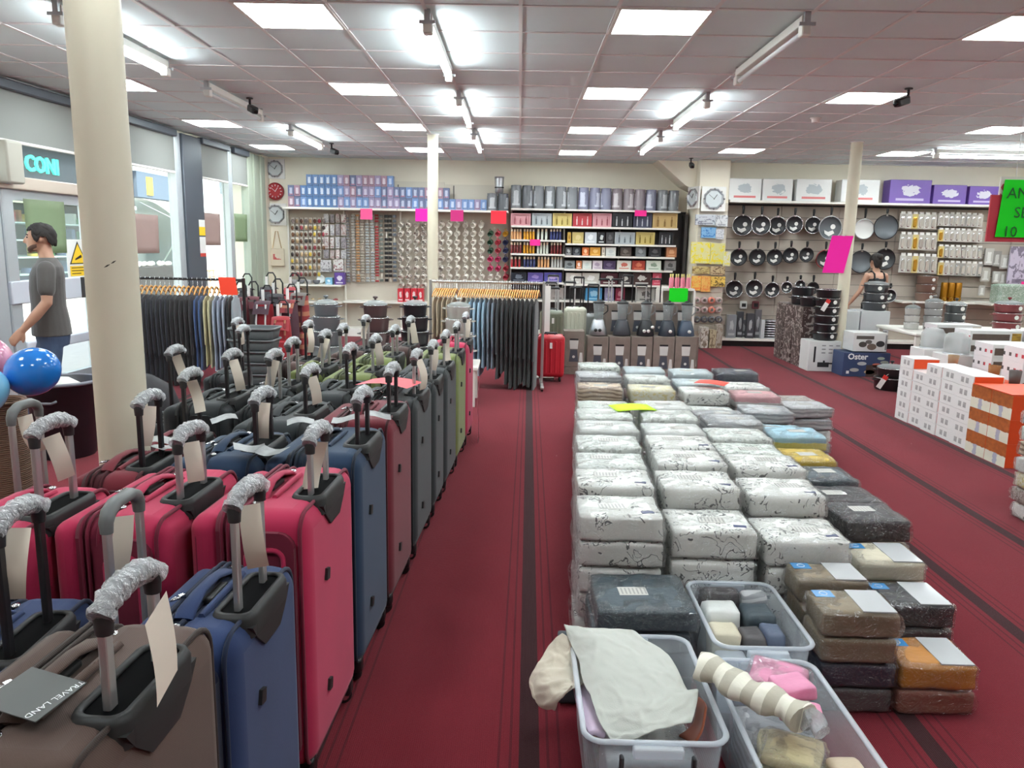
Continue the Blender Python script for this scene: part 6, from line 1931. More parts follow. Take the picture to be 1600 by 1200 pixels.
def garment_mesh(L, w, th, seed, wood_gap=.0):
    m = MB()
    lv = [(-.125, .3, .5), (-.135, .62, .8), (-.16, .92, 1.), (-.22, 1., 1.05), (-.4, .94, 1.), (-.6, .95, 1.05), (-.8, 1., 1.1), (-1., 1.04, 1.15)]
    zs_ = [(-.125, .25, .5), (-.14, .6, .8), (-.17, .92, 1.), (-.23, 1., 1.05)] + [(-.23 - (L - .23 + .12) * k / 7, 1 - .06 * sin(k * .45) + .012 * k, 1.02 + .03 * k) for k in range(1, 8)]
    n = 26
    def fn(a, b):
        i = b * (len(zs_) - 1)
        k = min(int(i), len(zs_) - 2)
        f = i - k
        z = zs_[k][0] * (1 - f) + zs_[k + 1][0] * f
        ay = (zs_[k][1] * (1 - f) + zs_[k + 1][1] * f) * w / 2
        ax = (zs_[k][2] * (1 - f) + zs_[k + 1][2] * f) * th / 2
        an = 2 * PI * a
        fold = 1 + .2 * b * sin(an * 5 + seed) + .14 * b * sin(an * 9 + seed * 2 + b * 2)
        return (ax * cos(an) * fold + .1 * th * sin(b * 5 + seed), ay * sin(an) * (1 + .03 * sin(an * 7 + seed) * b), z + .01 * sin(an * 3 + seed) * b)
    m.grid(n, 22, fn, wrap=True)
    return m


def sleeve_mesh(L, w, seed, s, th):
    m = MB()
    if 1:
        m.tube([(.0, s * w * .44, -.17), (.012 * sin(seed), s * (w * .5 + .01), -.3), (.02 * sin(seed), s * (w * .5 + .012), -.5), (.02 * sin(seed + 1), s * w * .48, -.17 - L * .62)], [.035, .048, .042, .038], 10, flat=1.)
    m.v = [(v[0] * th * 10, v[1], v[2]) for v in m.v]
    return m


HANG = MB()
HANG.tube([(0, -.19, -.135), (0, -.1, -.085), (0, -.02, -.06), (0, .02, -.06), (0, .1, -.085), (0, .19, -.135)], [.007, .009, .0095, .0095, .009, .007], 8, flat=1.3)
HANG_ME = HANG.mesh('hanger', M_WOOD)
HOOK_ME = MB().tube([(0, 0, -.055), (0, .012, 0), (0, .0195, .02), (0, .015, .041), (0, 0, .0475), (0, -.015, .041), (0, -.0195, .028)], .0022, 6).mesh('hanger_hook', M_CHROME)
_gm = {}


def garment(x, y, z, L, w, th, col, cname, kind, where, rz=0., sleeves=True, cloth=True):
    sd = RND.randrange(4)
    key = (round(L, 2), w, th, col, sd)
    if key not in _gm:
        m = mat('cloth_%d_%d_%d' % col, col, .9, bump=.3, bscale=160, var=.12, vscale=14, sheen=.3)
        _gm[key] = (garment_mesh(L, w, th, sd * 1.7).mesh('garment', m), *[sleeve_mesh(L, w, sd, q, th).mesh('sleeve', m) for q in (-1, 1)])
    if cloth:
      t = thing('garment', '%s %s hanging on %s' % (cname, kind, where), kind.split()[-1], (x, y, z), rz, '%s %ss on %s' % (cname, kind, where))
      obj('body', _gm[key][0], t, (0, 0, -.03))
      if sleeves:
        for q in (1, 2): obj('sleeve', _gm[key][q], t, (0, 0, -.03))
    h = thing('coat_hanger', 'orange wooden hanger on %s' % where, 'hanger', (x, y, z), rz, 'wooden hangers on ' + where)
    obj('bar', HANG_ME, h)
    obj('hook', HOOK_ME, h)


def rail(lab, x0, x1, y, z, m, both=True):
    t = thing('clothes_rail', lab, 'clothes rail', (x0, y, 0))
    w = x1 - x0
    obj('bar', MB().tube([(0, 0, z), (w, 0, z)], .014, 10).mesh('rail_bar', m), t)
    for x in (0, w):
        obj('post', MB().rbox(x - .016, x + .016, -.016, .016, .05, z + .02, .004, 1).mesh('rail_post', m), t)
        obj('foot', MB().rbox(x - .02, x + .02, -.3, .3, .03, .06, .006, 1).mesh('rail_foot', m), t)
        for s in (-.27, .27): obj('castor', MB().lathe([(.0, -.012), (.025, -.01), (.027, 0), (.025, .01), (0, .012)], 12, axis='x', c=(x, s, .027)).mesh('castor', M_BLACK), t)
    return t


yr = 8.75
xa, xb_ = at_y(203, 437, yr).x, at_y(372, 437, yr).x
zr1 = at_y(300, 436, yr).z
rail('black clothes rail of coats in front of the shop window', xa - .1, xb_ + .06, yr, zr1, M_RAILB)
seq = [((38, 38, 50), 'navy black', .98)] * 9 + [((46, 42, 46), 'charcoal', 1.0)] * 5 + [((66, 90, 138), 'mid blue', .82)] * 2 + [((210, 202, 160), 'cream', .78)] * 2 + [((168, 178, 196), 'pale grey blue', .82)] * 3 + [((28, 28, 32), 'black', .8), ((150, 160, 166), 'grey', .7)]
for k, (c, nm, L) in enumerate(seq):
    x = xa + .02 + (xb_ - xa - .06) * k / (len(seq) - 1)
    garment(x, yr, zr1 - .028 + .0, L + RND.uniform(-.03, .02), .42, .03, c, nm, 'coat', 'the black rail by the window', .18 + RND.uniform(-.006, .006))
sheet(341, 433, 369, 461, 8.45, (255, 70, 40), 'neon_orange', 'orange red price sheet hanging on the black rail', None, .02)

yr2 = 8.95
xa, xb_ = at_y(673, 437, yr2).x, at_y(850, 446, yr2).x
zr2 = at_y(760, 441, yr2).z
rail('chrome clothes rail with pale and black garments in the middle of the shop', xa, xb_, yr2, zr2, M_RAIL)
seq = [((196, 178, 150), 'beige', .5, 8), ((190, 178, 160), 'sand', .5, 2), (None, '', 0, 1), ((150, 130, 116), 'brown', .45, 2), ((206, 210, 196), 'off white', .55, 3), ((160, 192, 214), 'light blue', .86, 8), ((120, 134, 150), 'blue grey', .86, 3), ((62, 66, 72), 'dark grey', .9, 4), ((26, 26, 30), 'black', 1.02, 15)]
tot = sum(s[3] for s in seq)
k = 0
for c, nm, L, n in seq:
    for q in range(n):
        x = xa + .06 + (xb_ - xa - .12) * k / (tot - 1)
        k += 1
        if c is None: continue
        garment(x, yr2, zr2 - .028, L + RND.uniform(-.07, .04), .4, .03, c, nm, 'shirt' if L < .95 else 'coat', 'the chrome rail', -.12 + RND.uniform(-.003, .003), L > .6, k % 2 == 1)

# ================================================================ SHOPPING TROLLEY BAGS, CRATES, POT STACKS
def tartan(name, a, b, c):
    t = NT(name)
    x, y, z = t.xyz()
    f = t.math('GREATER_THAN', t.math('SINE', t.math('MULTIPLY', x, 60.)), .3)
    g = t.math('GREATER_THAN', t.math('SINE', t.math('MULTIPLY', z, 45.)), .3)
    cc = t.mix(t.math('MULTIPLY', f, .6), a, b)
    cc = t.mix(t.math('MULTIPLY', g, .5), cc, c)
    t.col(cc)
    t.set(Roughness=.7)
    return t.m
BG = [mat('bag_maroon', (96, 34, 44), .65, var=.15), mat('bag_black', (48, 42, 46), .6, var=.15), mat('bag_red', (164, 36, 46), .55, var=.1), mat('bag_plum', (78, 46, 58), .6, var=.15), tartan('bag_tartan', (140, 46, 50), (60, 36, 40), (196, 150, 110)), mat('bag_grey', (120, 110, 104), .6, var=.2)]
BGL = ['maroon', 'black', 'bright red', 'plum', 'red tartan', 'grey brown']
for k, (px, Y, b, h, rz) in enumerate(((376, 9.45, 0, .92, .15), (395, 9.9, 5, .9, .1), (414, 9.45, 2, .88, -.1), (433, 9.9, 1, .94, .05), (452, 9.45, 3, .9, -.15), (470, 9.9, 4, .96, -.1), (385, 10.35, 1, .98, 0), (422, 10.35, 0, 1.0, 0), (459, 10.35, 1, 1.0, 0), (440, 9.0, 2, .74, .1))):
    p = at_y(px, 500, Y)
    t = thing('shopping_trolley', '%s shopping trolley bag %s' % (BGL[b], ('beside the coat rail', 'with tan straps behind the maroon one', 'with white stripes in the bag row', 'with tall looped handle', 'next to the tartan one', 'at the end of the bag row', 'at the back of the bag row near the coats', 'at the back behind the red one', 'at the back nearest the pot stacks', 'low in front of the others')[k]), 'trolley bag', (p.x, Y, 0), rz)
    w, d = .108, .1
    m = MB()
    m.grid(20, 10, lambda a, q: (w * (.86 + .14 * sin(PI * q)) * (abs(cos(2 * PI * a)) ** .6) * (1 if cos(2 * PI * a) > 0 else -1), d * (.9 + .12 * sin(PI * q)) * (abs(sin(2 * PI * a)) ** .6) * (1 if sin(2 * PI * a) > 0 else -1), .09 + (h - .09) * q), wrap=True)
    obj('bag', m.mesh('trolley_bag', BG[b]), t)
    fl_ = MB().grid(8, 8, lambda a, q: (-w * .95 + 1.9 * w * a, .11 - .25 * q, h + .03 * sin(PI * q) - .16 * max(0, q - .65) * 2.2 + .012 * sin(a * 3)))
    obj('flap', fl_.mesh('trolley_flap', BG[(b + (1 if k % 3 else 0)) % 6]), t)
    obj('pocket', MB().rbox(-w * .7, w * .7, -d - .03, -d + .02, .2, .5, .02, 2).mesh('trolley_pocket', BG[b]), t)
    for q in (-1, 1): obj('strap', MB().tube([(q * w * .5, -d - .012, .52), (q * w * .55, -d - .03, .66), (q * w * .5, -d * .9, h)], .012, 6, flat=.5).mesh('trolley_strap', BG[(b + 2) % 6] if k % 2 else M_STICK), t)
    hz = h + .22
    obj('handle', MB().tube([(-.06, d, h - .1), (-.06, d, hz - .05), (-.03, d, hz), (.03, d, hz), (.06, d, hz - .05), (.06, d, h - .1)], .0105, 8).mesh('trolley_handle', M_BLACK), t)
    obj('paper_sleeve', MB().rbox(-.075, -.045, d - .016, d + .016, h + .03, h + .17, .004, 1).mesh('sleeve', M_TAG2), t)
    for q in (-1, 1): obj('wheel', MB().lathe([(0, -.012), (.06, -.012), (.065, 0), (.06, .012), (0, .012)], 16, axis='x', c=(q * .12, d, .066)).mesh('trolley_wheel', M_BLACK), t)
# stacked baskets
M_CRATE = mat('crate_grey', (74, 78, 80), .5, var=.06)
cm_ = MB()
o1, o2 = rr(-.2, .2, -.15, .15, .05), rr(-.22, .22, -.17, .17, .06)
n = len(o1)
cm_.add([(a, b, 0) for a, b in o1] + [(a, b, .1) for a, b in o2] + [(a * .97, b * .97, .1) for a, b in o2] + [(a * .97, b * .97, .008) for a, b in o1], [(k * n + i, k * n + (i + 1) % n, (k + 1) * n + (i + 1) % n, (k + 1) * n + i) for k in range(3) for i in range(n)], 0, True)
cm_.add([(a, b, 0) for a, b in o1], [tuple(range(n))])
CR_B = cm_.mesh('crate', M_CRATE)
CR_R = MB().tube([(a, b, .1) for a, b in rr(-.225, .225, -.175, .175, .06)], .011, 6, closed=True).mesh('crate_rim', mat('crate_rim', (104, 108, 110), .45))
p = at_y(399, 540, 7.7)
for k in range(7):
    t = thing('basket', 'dark grey plastic basket in the nested stack between bags and suitcases', 'basket', (p.x + RND.uniform(-.008, .008), 7.7, .1136 * k + E1), RND.uniform(-.03, .03), 'stacked grey baskets')
    obj('basin', CR_B, t)
    obj('rim', CR_R, t)
# pot stacks on a low table
t = thing('pot_stand', 'low white table under the four tall pot stacks', 'table', (-1.35, 8.0, 0))
obj('table_top', MB().rbox(-.95, .95, -.26, .3, .38, .42, .008, 1).mesh('pot_table', M_SHELF), t)
for x in (-.9, .9):
    for y in (-.22, .26): obj('leg', MB().box(x - .02, x + .02, y - .02, y + .02, 0, .38).mesh('pt_leg', M_SHELF), t)
for px, col, nm in ((509, (112, 116, 120), 'grey'), (586, (92, 74, 74), 'brown'), (645, (38, 38, 42), 'black'), (716, (190, 188, 180), 'cream')):
    p = at_y(px, 500, 7.95)
    z = .42
    for k, (r_, h) in enumerate(((.158, .165), (.15, .155), (.14, .15), (.124, .13))):
        pot('%s casserole pot in the tall %s stack, %s' % (nm, nm, ('lowest of its stack', 'second from the table', 'third from the table', 'topmost with its lid')[k]), p.x, 8.0 + (.12 if nm == 'black' else -.02), z, r_, h - .003, col, False, k == 3, None)
        z += h

# ================================================================ BLENDERS AND SMALL CASES
BLB = carton('blender_box', (136, 122, 112), (206, 202, 196), (60, 54, 52), .45)
def blend_box(px0, px1, py, Y, z, lab, grp=None):
    a, b = at_y(px0, py, Y), at_y(px1, py, Y)
    w, h = b.x - a.x - .006, a.z - z
    t = thing('blender_carton', lab, 'carton', ((a.x + b.x) / 2, Y, z + E1), 0, grp)
    obj('carton', MB().rbox(-w / 2, w / 2, 0, .24, 0, h - .002, .004, 1).mesh('blender_carton', mat('blender_card', (142, 128, 118), .5, var=.25, vscale=9)), t)
    obj('jug_picture', MB().prism([(-.05, h * .5), (.05, h * .5), (.058, h * .74), (-.058, h * .74)], -.003, -.001).mesh('jugp', mat('jug_print', (206, 204, 200), .5)), t)
    obj('lid_picture', MB().box(-.055, .055, -.003, -.001, h * .74, h * .79).mesh('lidp', M_BLACK), t)
    obj('base_picture', MB().prism([(-.06, h * .14), (.06, h * .14), (.045, h * .48), (-.045, h * .48)], -.003, -.001).mesh('basep', mat('base_print', (70, 74, 84), .5)), t)
    obj('dial_picture', MB().lathe([(0, -.004), (.018, -.004)], 12, axis='y', cap=False, c=(0, 0, h * .28)).mesh('dialp', mat('jug_print', (206, 204, 200), .5)), t)
    obj('cup_picture', MB().prism([(.07, h * .14), (.12, h * .14), (.11, h * .4), (.08, h * .4)], -.003, -.001).mesh('cupp', mat('jug_print', (206, 204, 200), .5)), t)
Yb = 10.1
zt = at_y(1000, 526, Yb).z
LBL = 'brown blender carton with a blender picture in the front row'
blend_box(881, 914, 517, 9.95, .1, 'blender carton standing apart beside the red case, on a flat carton', None)
o = obj('flat_carton', ubox(mat('blender_card', (142, 128, 118), .5)), None, (at_y(897, 560, 9.95).x, 10.07, E1), 0, sc=(.29, .26, .097))
tag(o, 'flat brown carton on the carpet under a blender carton', 'carton')
bx_ = []
for k in range(5):
    x0 = 917.5 + 34.6 * k
    blend_box(x0, x0 + 34, 526, Yb, 0, LBL, 'front row of blender cartons')
    blend_box(x0 + 4, x0 + 37, 526, Yb + .3, 0, 'lower blender carton hidden behind the front row', 'rear lower blender cartons')
    if k: blend_box(x0 - 6, x0 + 27, 474, Yb + .3, zt + .0 - (at_y(1000, 526, Yb).z - at_y(1000, 526, Yb + .3).z) + .002, 'tall blender carton standing behind the blenders', 'rear upper blender cartons')
M_JUG = clear('blender_jug', (222, 226, 226), .16, .04)
for k, px in enumerate((934, 971, 1008, 1042, 1071)):
    p = at_y(px, 525, Yb + .12)
    silver = k == 0
    bm_ = (M_STEEL if silver else mat('blender_dark', ((52, 52, 54), (48, 50, 54), (34, 34, 38), (44, 50, 60), (62, 74, 90))[k], .35)) if k in (0,) else mat('blender_dark%d' % k, ((52, 52, 54), (62, 64, 70), (34, 34, 38), (44, 50, 60), (60, 74, 92))[k], .35)
    t = thing('blender', ('silver blender with two dials', 'plain grey black blender beside the silver one', 'black blender with several round dials', 'dark slate blender with one pale dial', 'blue grey blender beside the green sheet')[k] + ' on its carton', 'blender', (p.x, Yb + .12, zt + E1), .1 * (k - 2) * .5)
    obj('base', MB().lathe([(0, 0), (.115, 0), (.12, .015), (.105, .09), (.075, .19), (.06, .21), (0, .21)], 22, sy=.8).mesh('blender_base', bm_), t)
    for q in range((2, 0, 3, 1, 1)[k]):
        obj('dial', MB().lathe([(.022, 0), (.022, -.014), (0, -.015)], 14, axis='y', c=((-.03 + .055 * q) if (2, 0, 3, 1, 1)[k] > 1 else .02, -.088 + .02 * (q == 2), .07 + (.05 if q == 2 else .0))).mesh('dial', M_STICK if k != 0 else M_BLACK), t)
    j = obj('jug', MB().lathe([(.055, .21), (.058, .24), (.075, .42), (.07, .42), (.05, .225)], 20, cap=False).mesh('blender_jug', M_JUG), t)
    obj('jug_handle', MB().tube([(.07, 0, .4), (.115, 0, .39), (.12, 0, .32), (.065, 0, .27)], .009, 7).mesh('jug_handle', M_JUG if k else M_BLACK), j)
    obj('lid', MB().lathe([(.076, .418), (.08, .435), (.05, .447), (.03, .45), (.03, .468), (0, .47)], 20).mesh('blender_lid', M_BLACK), j)
# hard-shell cases behind
def hardcase(lab, x, y, w, d, h, c, zg, pole=M_POLE_S, ribs=True, rz=0., tagc=None):
    t = thing('hard_suitcase', lab, 'suitcase', (x, y, 0), rz)
    m = mat('shell_%d_%d_%d' % c, c, .32, coat=.3)
    obj('front_shell', MB().rbox(-w / 2, w / 2, 0, d * .48, .06, h, .05, 4).mesh('shell', m), t)
    obj('back_shell', MB().rbox(-w / 2, w / 2, d * .52, d, .06, h, .05, 4).mesh('shell', m), t)
    obj('zip', MB().rbox(-w / 2 + .006, w / 2 - .006, d * .47, d * .53, .066, h - .006, .02, 2).mesh('hzip', M_BLACK), t)
    if ribs:
        for k in range(5): obj('rib', MB().rbox(-w * .36 + w * .18 * k - .012, -w * .36 + w * .18 * k + .012, -.008, .02, .12, h - .07, .006, 1).mesh('rib', m), t)
    for s in (-1, 1):
        obj('pole', MB().box(s * .07 - .009, s * .07 + .009, d * .7, d * .7 + .014, h - .02, zg).mesh('hpole', pole), t)
        for yy in (.05, d - .05): obj('wheel', MB().lathe([(0, -.012), (.026, -.012), (.03, 0), (.026, .012), (0, .012)], 12, axis='x', c=(s * (w / 2 - .05), yy, .031)).mesh('hwheel', M_BLACK), t)
    obj('grip', MB().tube([(-.075, d * .7 + .007, zg - .02), (-.07, d * .7 + .007, zg), (.07, d * .7 + .007, zg), (.075, d * .7 + .007, zg - .02)], .015, 8).mesh('hgrip', M_BLACK), t)
    obj('top_handle', MB().tube([(-.05, d * .25, h), (-.04, d * .25, h + .02), (.04, d * .25, h + .02), (.05, d * .25, h)], .008, 6).mesh('htop', M_BLACK), t)
    if tagc: obj('hang_tag', MB().box(-.015, .015, -.012, -.009, h - .16, h - .09).mesh('htag', tagc), t)
zc = at_y(865, 524, 9.3).z
hardcase('glossy red hard case standing beside the black coats', .405, 9.3, .34, .22, zc, (186, 36, 48), zc + .01, M_BLACK, True, 0, M_STICK)
SZ = .84
hardcase('olive grey hard case with a white tag behind the red one', .44, 9.75, .27, .2, SZ, (104, 110, 92), 1.12, M_POLE_S, True, 0, M_STICK)
hardcase('pale ribbed hard case behind the lone blender carton', .77, 10.36, .3, .2, .84, (186, 186, 168), 1.1, M_POLE_B)
hardcase('olive hard case right behind the pale ribbed one', .43, 10.3, .27, .2, .8, (112, 116, 96), 1.16, M_POLE_S)
for k, (x, y, h, c, zg, pm, nm) in enumerate(((.72, 10.75, .7, (60, 60, 62), 1.15, M_POLE_S, 'black'), (1.05, 10.78, .72, (120, 122, 120), 1.12, M_POLE_B, 'grey'), (1.38, 10.8, .7, (58, 66, 80), 1.2, M_POLE_S, 'navy'), (1.72, 10.76, .72, (70, 70, 72), 1.13, M_POLE_S, 'charcoal'), (.88, 11.25, .7, (90, 96, 80), 1.2, M_POLE_B, 'moss green'), (1.25, 11.25, .7, (140, 140, 136), 1.18, M_POLE_S, 'silver grey'), (1.6, 11.25, .7, (60, 58, 60), 1.24, M_POLE_B, 'dark'), (2.0, 11.2, .7, (100, 60, 60), 1.2, M_POLE_B, 'dull red'), (.5, 11.2, .72, (90, 90, 92), 1.22, M_POLE_S, 'mid grey'))):
    hardcase('%s hard case behind the blender cartons with its trolley handle up' % nm, x, y, .3, .2, h, c, zg, pm, False)
t = thing('white_post', 'white upright card post standing behind the clothes rail', 'post', (at_y(854, 460, 9.6).x, 9.6, 0))
obj('panel', MB().box(-.05, .05, 0, .02, .03, 1.16).mesh('wpost', M_WHITE), t)
obj('base', MB().rbox(-.12, .12, -.1, .12, 0, .03, .005, 1).mesh('wpost_base', M_WHITE), t)

# ================================================================ BIN, BALLOONS, BASKET BY THE DOOR
t = thing('waste_tub', 'large black plastic tub standing by the entrance door', 'bin', (-3.45, 5.72, 0))
obj('tub', MB().lathe([(0, .005), (.19, .0), (.2, .01), (.245, .56), (.262, .565), (.262, .58), (.236, .58), (.19, .02), (0, .02)], 32).mesh('waste_tub', mat('tub_black', (44, 42, 48), .45)), t)
obj('rim', MB().tube([(.255 * cos(a * PI / 18), .255 * sin(a * PI / 18), .575) for a in range(36)], .014, 8, closed=True).mesh('bin_rim', mat('tub_rim_grey', (120, 120, 130), .35)), t)
obj('side_handle', MB().tube([(-.09, -.235, .46), (-.07, -.27, .45), (.07, -.27, .45), (.09, -.235, .46)], .01, 6).mesh('bin_handle', mat('tub_rim_grey', (120, 120, 130), .35)), t)
o = obj('rubbish_bag', crumple(MB().lathe([(0, .3), (.12, .3), (.19, .4), (.16, .52), (.06, .6), (0, .61)], 18), .02, 9).mesh('rubbish', mat('bag_film', (206, 204, 200), .35)), None, (-3.45, 5.72, 0))
tag(o, 'crumpled pale plastic bag inside the black tub', 'bag')
o = obj('black_holdall', crumple(MB().lathe([(0, 0), (.3, 0), (.36, .1), (.3, .34), (.14, .46), (0, .47)], 20, sx=1.1, sy=.8), .03, 6).mesh('holdall', mat('holdall', (34, 32, 36), .7, bump=.3)), None, (-3.3, 6.55, .02))
tag(o, 'black slumped holdall on the floor behind the black tub', 'bag')
def balloon(lab, p, r, c, rot):
    t = thing('balloon', lab, 'balloon', p, 0, None, rot=rot)
    pr = []
    for k in range(19):
        a = PI * k / 18
        pr.append((r * sin(a) * (1 + .06 * cos(a)), -r * 1.12 * cos(a)))
    m = mat('balloon_%d' % c[0], c, .12, coat=.5)
    obj('bladder', MB().lathe(pr, 28).mesh('balloon', m), t)
    obj('knot', MB().lathe([(.004, -r * 1.12), (.014, -r * 1.12 - .02), (.004, -r * 1.12 - .024)], 8).mesh('knot', m), t)
YB_ = 3.85
balloon('glossy bright blue balloon beside the thick pillar', at_y(52, 580, YB_), .122, (40, 130, 224), (.1, 1.1, 0))
balloon('pale blue balloon touching the bright blue one', at_y(-30, 612, YB_ - .2), .115, (126, 190, 226), (0, .9, .4))
balloon('pink balloon behind the pale blue one', at_y(-22, 560, YB_ + .2), .12, (226, 150, 180), (.3, -.6, 0))
p = at_y(-4, 700, YB_ + .05)
t = thing('wicker_column', 'tall brown woven basket holding the balloons', 'basket', (p.x, YB_ + .1, 0))
wv = NT('wicker')
wq = wv.n('TexWave', wave_type='BANDS', bands_direction='Z')
wq.inputs['Scale'].default_value = 30
wq.inputs['Distortion'].default_value = 3
wv.l(wv.coord(), wq.inputs['Vector'])
wv.col(wv.mix(wq.outputs['Fac'], (132, 100, 80), (92, 68, 54)))
wv.set(Roughness=.8)
wv.bump(wq.outputs['Fac'], .6, .01)
zt_ = at_y(10, 632, YB_).z
obj('basket_body', MB().lathe([(0, 0), (.11, 0), (.115, .02), (.125, zt_ - .02), (.115, zt_), (.1, zt_), (.1, zt_ - .1), (0, zt_ - .1)], 28).mesh('wicker', wv.m), t)
obj('basket_rim', MB().tube([(.12 * cos(a * PI / 12), .12 * sin(a * PI / 12), zt_ - .005) for a in range(24)], .01, 6, closed=True).mesh('wicker_rim', mat('wicker_rim', (112, 84, 66), .8)), t)

# ================================================================ PEOPLE
def loft(mb, rings, n=16):
    """closed tube through elliptical rings (centre, half axis a, half axis b)"""
    vs, fs = [], []
    for c, a, b in rings:
        for k in range(n):
            g = 2 * PI * k / n
            vs.append(Vector(c) + Vector(a) * cos(g) + Vector(b) * sin(g))
    for i in range(len(rings) - 1):
        for k in range(n):
            p, q = i * n + k, i * n + (k + 1) % n
            fs.append((p, q, q + n, p + n))
    fs.append(tuple(range(n))[::-1])
    fs.append(tuple(range((len(rings) - 1) * n, len(rings) * n)))
    mb.add(vs, fs, 0, True)


def ball(mb, c, rx, ry, rz_, n=14, m=10):
    rings = []
    for k in range(m + 1):
        a = PI * (.03 + .94 * k / m)
        rings.append(((c[0], c[1], c[2] - rz_ * cos(a)), (rx * sin(a), 0, 0), (0, ry * sin(a), 0)))
    loft(mb, rings, n)


def hrings(spec): return [((x, y, z), (a, 0, 0), (0, b, 0)) for z, x, y, a, b in spec]


def fuse(name, mb, m, parent, voxel=.009, smooth=6):
    me0 = mb.mesh(name, m)
    o = bpy.data.objects.new('tmp', me0)
    COL.objects.link(o)
    rm = o.modifiers.new('r', 'REMESH')
    rm.mode = 'VOXEL'
    rm.voxel_size = voxel
    rm.use_smooth_shade = True
    sm = o.modifiers.new('s', 'SMOOTH')
    sm.factor = .5
    sm.iterations = smooth
    bpy.context.view_layer.update()
    me = bpy.data.meshes.new_from_object(o.evaluated_get(bpy.context.evaluated_depsgraph_get()))
    bpy.data.objects.remove(o)
    me.materials.clear()
    me.materials.append(m)
    for p in me.polygons: p.use_smooth = True
    return obj(name, me, parent)


def hand(mb, w, d, side=1, up=Vector((0, 1, 0)), s=1.):
    """palm and five bent fingers growing from wrist w along direction d; 'up' points to the back of the hand"""
    d = d.normalized()
    u = (up - d * up.dot(d)).normalized()
    sd = d.cross(u) * side
    loft(mb, [(w - d * .02, sd * .026 * s, u * .02 * s), (w + d * .03 * s, sd * .038 * s, u * .017 * s), (w + d * .075 * s, sd * .042 * s, u * .014 * s), (w + d * .095 * s, sd * .038 * s, u * .012 * s)], 12)
    for k, (off, L) in enumerate(((-.03, .062), (-.01, .074), (.01, .07), (.029, .054))):
        b = w + d * .09 * s + sd * off * s
        d2 = (d - u * .45).normalized()
        d3 = (d - u * 1.2).normalized()
        p1 = b + d * L * .4 * s
        p2 = p1 + d2 * L * .35 * s
        p3 = p2 + d3 * L * .3 * s
        mb.tube([b - d * .01, p1, p2, p3], [.0098 * s, .0094 * s, .0088 * s, .0075 * s], 8)
    b = w + d * .025 * s - sd * .03 * s
    dt = (d * .75 - sd * .6 - u * .25).normalized()
    mb.tube([b, b + dt * .035 * s, b + dt * .05 * s + d * .022 * s], [.014 * s, .0115 * s, .009 * s], 8)


def limb(mb, pts, rs, n=12):
    mb.tube(pts, rs, n)
    for p, r in zip(pts, rs): ball(mb, p, r * .98, r * .98, r * .98, 10, 8)


def head(mb, c, s=1.):
    x, y, z = c
    ball(mb, (x - .012 * s, y, z + .028 * s), .098 * s, .077 * s, .092 * s, 18, 14)            # cranium
    loft(mb, [((x + .0 * s, y, z - .1 * s), (.045 * s, 0, 0), (0, .035 * s, 0)), ((x + .03 * s, y, z - .107 * s), (.05 * s, 0, 0), (0, .036 * s, 0)), ((x + .03 * s, y, z - .075 * s), (.062 * s, 0, 0), (0, .056 * s, 0)), ((x + .02 * s, y, z - .03 * s), (.076 * s, 0, 0), (0, .066 * s, 0)), ((x + .012 * s, y, z + .03 * s), (.084 * s, 0, 0), (0, .07 * s, 0)), ((x, y, z + .07 * s), (.07 * s, 0, 0), (0, .06 * s, 0))], 18)
    mb.tube([(x + .088 * s, y, z + .02 * s), (x + .106 * s, y, z - .008 * s), (x + .112 * s, y, z - .024 * s), (x + .092 * s, y, z - .032 * s)], [.009 * s, .012 * s, .014 * s, .011 * s], 8)   # nose
    ball(mb, (x + .078 * s, y, z + .034 * s), .016 * s, .05 * s, .01 * s, 10, 8)                                        # brow
    ball(mb, (x + .086 * s, y, z - .056 * s), .012 * s, .026 * s, .007 * s, 10, 6)                                     # lips
    ball(mb, (x + .084 * s, y, z - .07 * s), .012 * s, .022 * s, .007 * s, 10, 6)
    ball(mb, (x + .076 * s, y, z - .1 * s), .018 * s, .026 * s, .016 * s, 10, 8)                                       # chin
    for q in (-1, 1): ball(mb, (x - .008 * s, y + q * .076 * s, z - .0 * s), .02 * s, .01 * s, .033 * s, 10, 8)        # ears


V3 = Vector
M_SKIN = mat('skin', (196, 150, 126), .5, bump=.05, bscale=120, var=.06)
M_HAIR = mat('hair', (34, 28, 26), .7, bump=.6, bscale=180)
M_TEE = mat('tee_grey', (86, 82, 80), .9, bump=.25, bscale=60, var=.06, sheen=.2)
M_JEAN = mat('jeans_blue', (66, 82, 110), .85, bump=.3, bscale=120, var=.15)
# ---- man walking towards the door
man = thing('person', 'man in a grey t-shirt and blue jeans walking towards the glass door', 'person', (-3.93, 6.45, 0), PI + .45)
b = MB()
HC = (.035, 0, 1.625)
head(b, HC)
loft(b, hrings(((1.40, -.012, 0, .07, .09), (1.46, -.006, 0, .06, .066), (1.52, .005, 0, .056, .056), (1.58, .012, 0, .056, .054))), 16)
loft(b, hrings(((.86, 0, 0, .11, .15), (1.0, 0, 0, .11, .15), (1.15, 0, 0, .11, .145), (1.3, 0, 0, .115, .17), (1.38, -.005, 0, .105, .175), (1.43, -.01, 0, .075, .14))), 18)
LA = [V3((-.01, .185, 1.385)), V3((-.005, .225, 1.25)), V3((.0, .24, 1.12)), V3((.09, .235, 1.01)), V3((.185, .225, .9))]
RA = [V3((-.01, -.185, 1.385)), V3((-.03, -.225, 1.25)), V3((-.06, -.24, 1.12)), V3((-.03, -.245, 1.0)), V3((.02, -.24, .88))]
for A in (LA, RA): limb(b, A, [.056, .05, .043, .042, .028])
hand(b, LA[-1], LA[-1] - LA[-2], 1, V3((.3, .95, .2)))
hand(b, RA[-1], RA[-1] - RA[-2], -1, V3((.3, -.95, .2)))
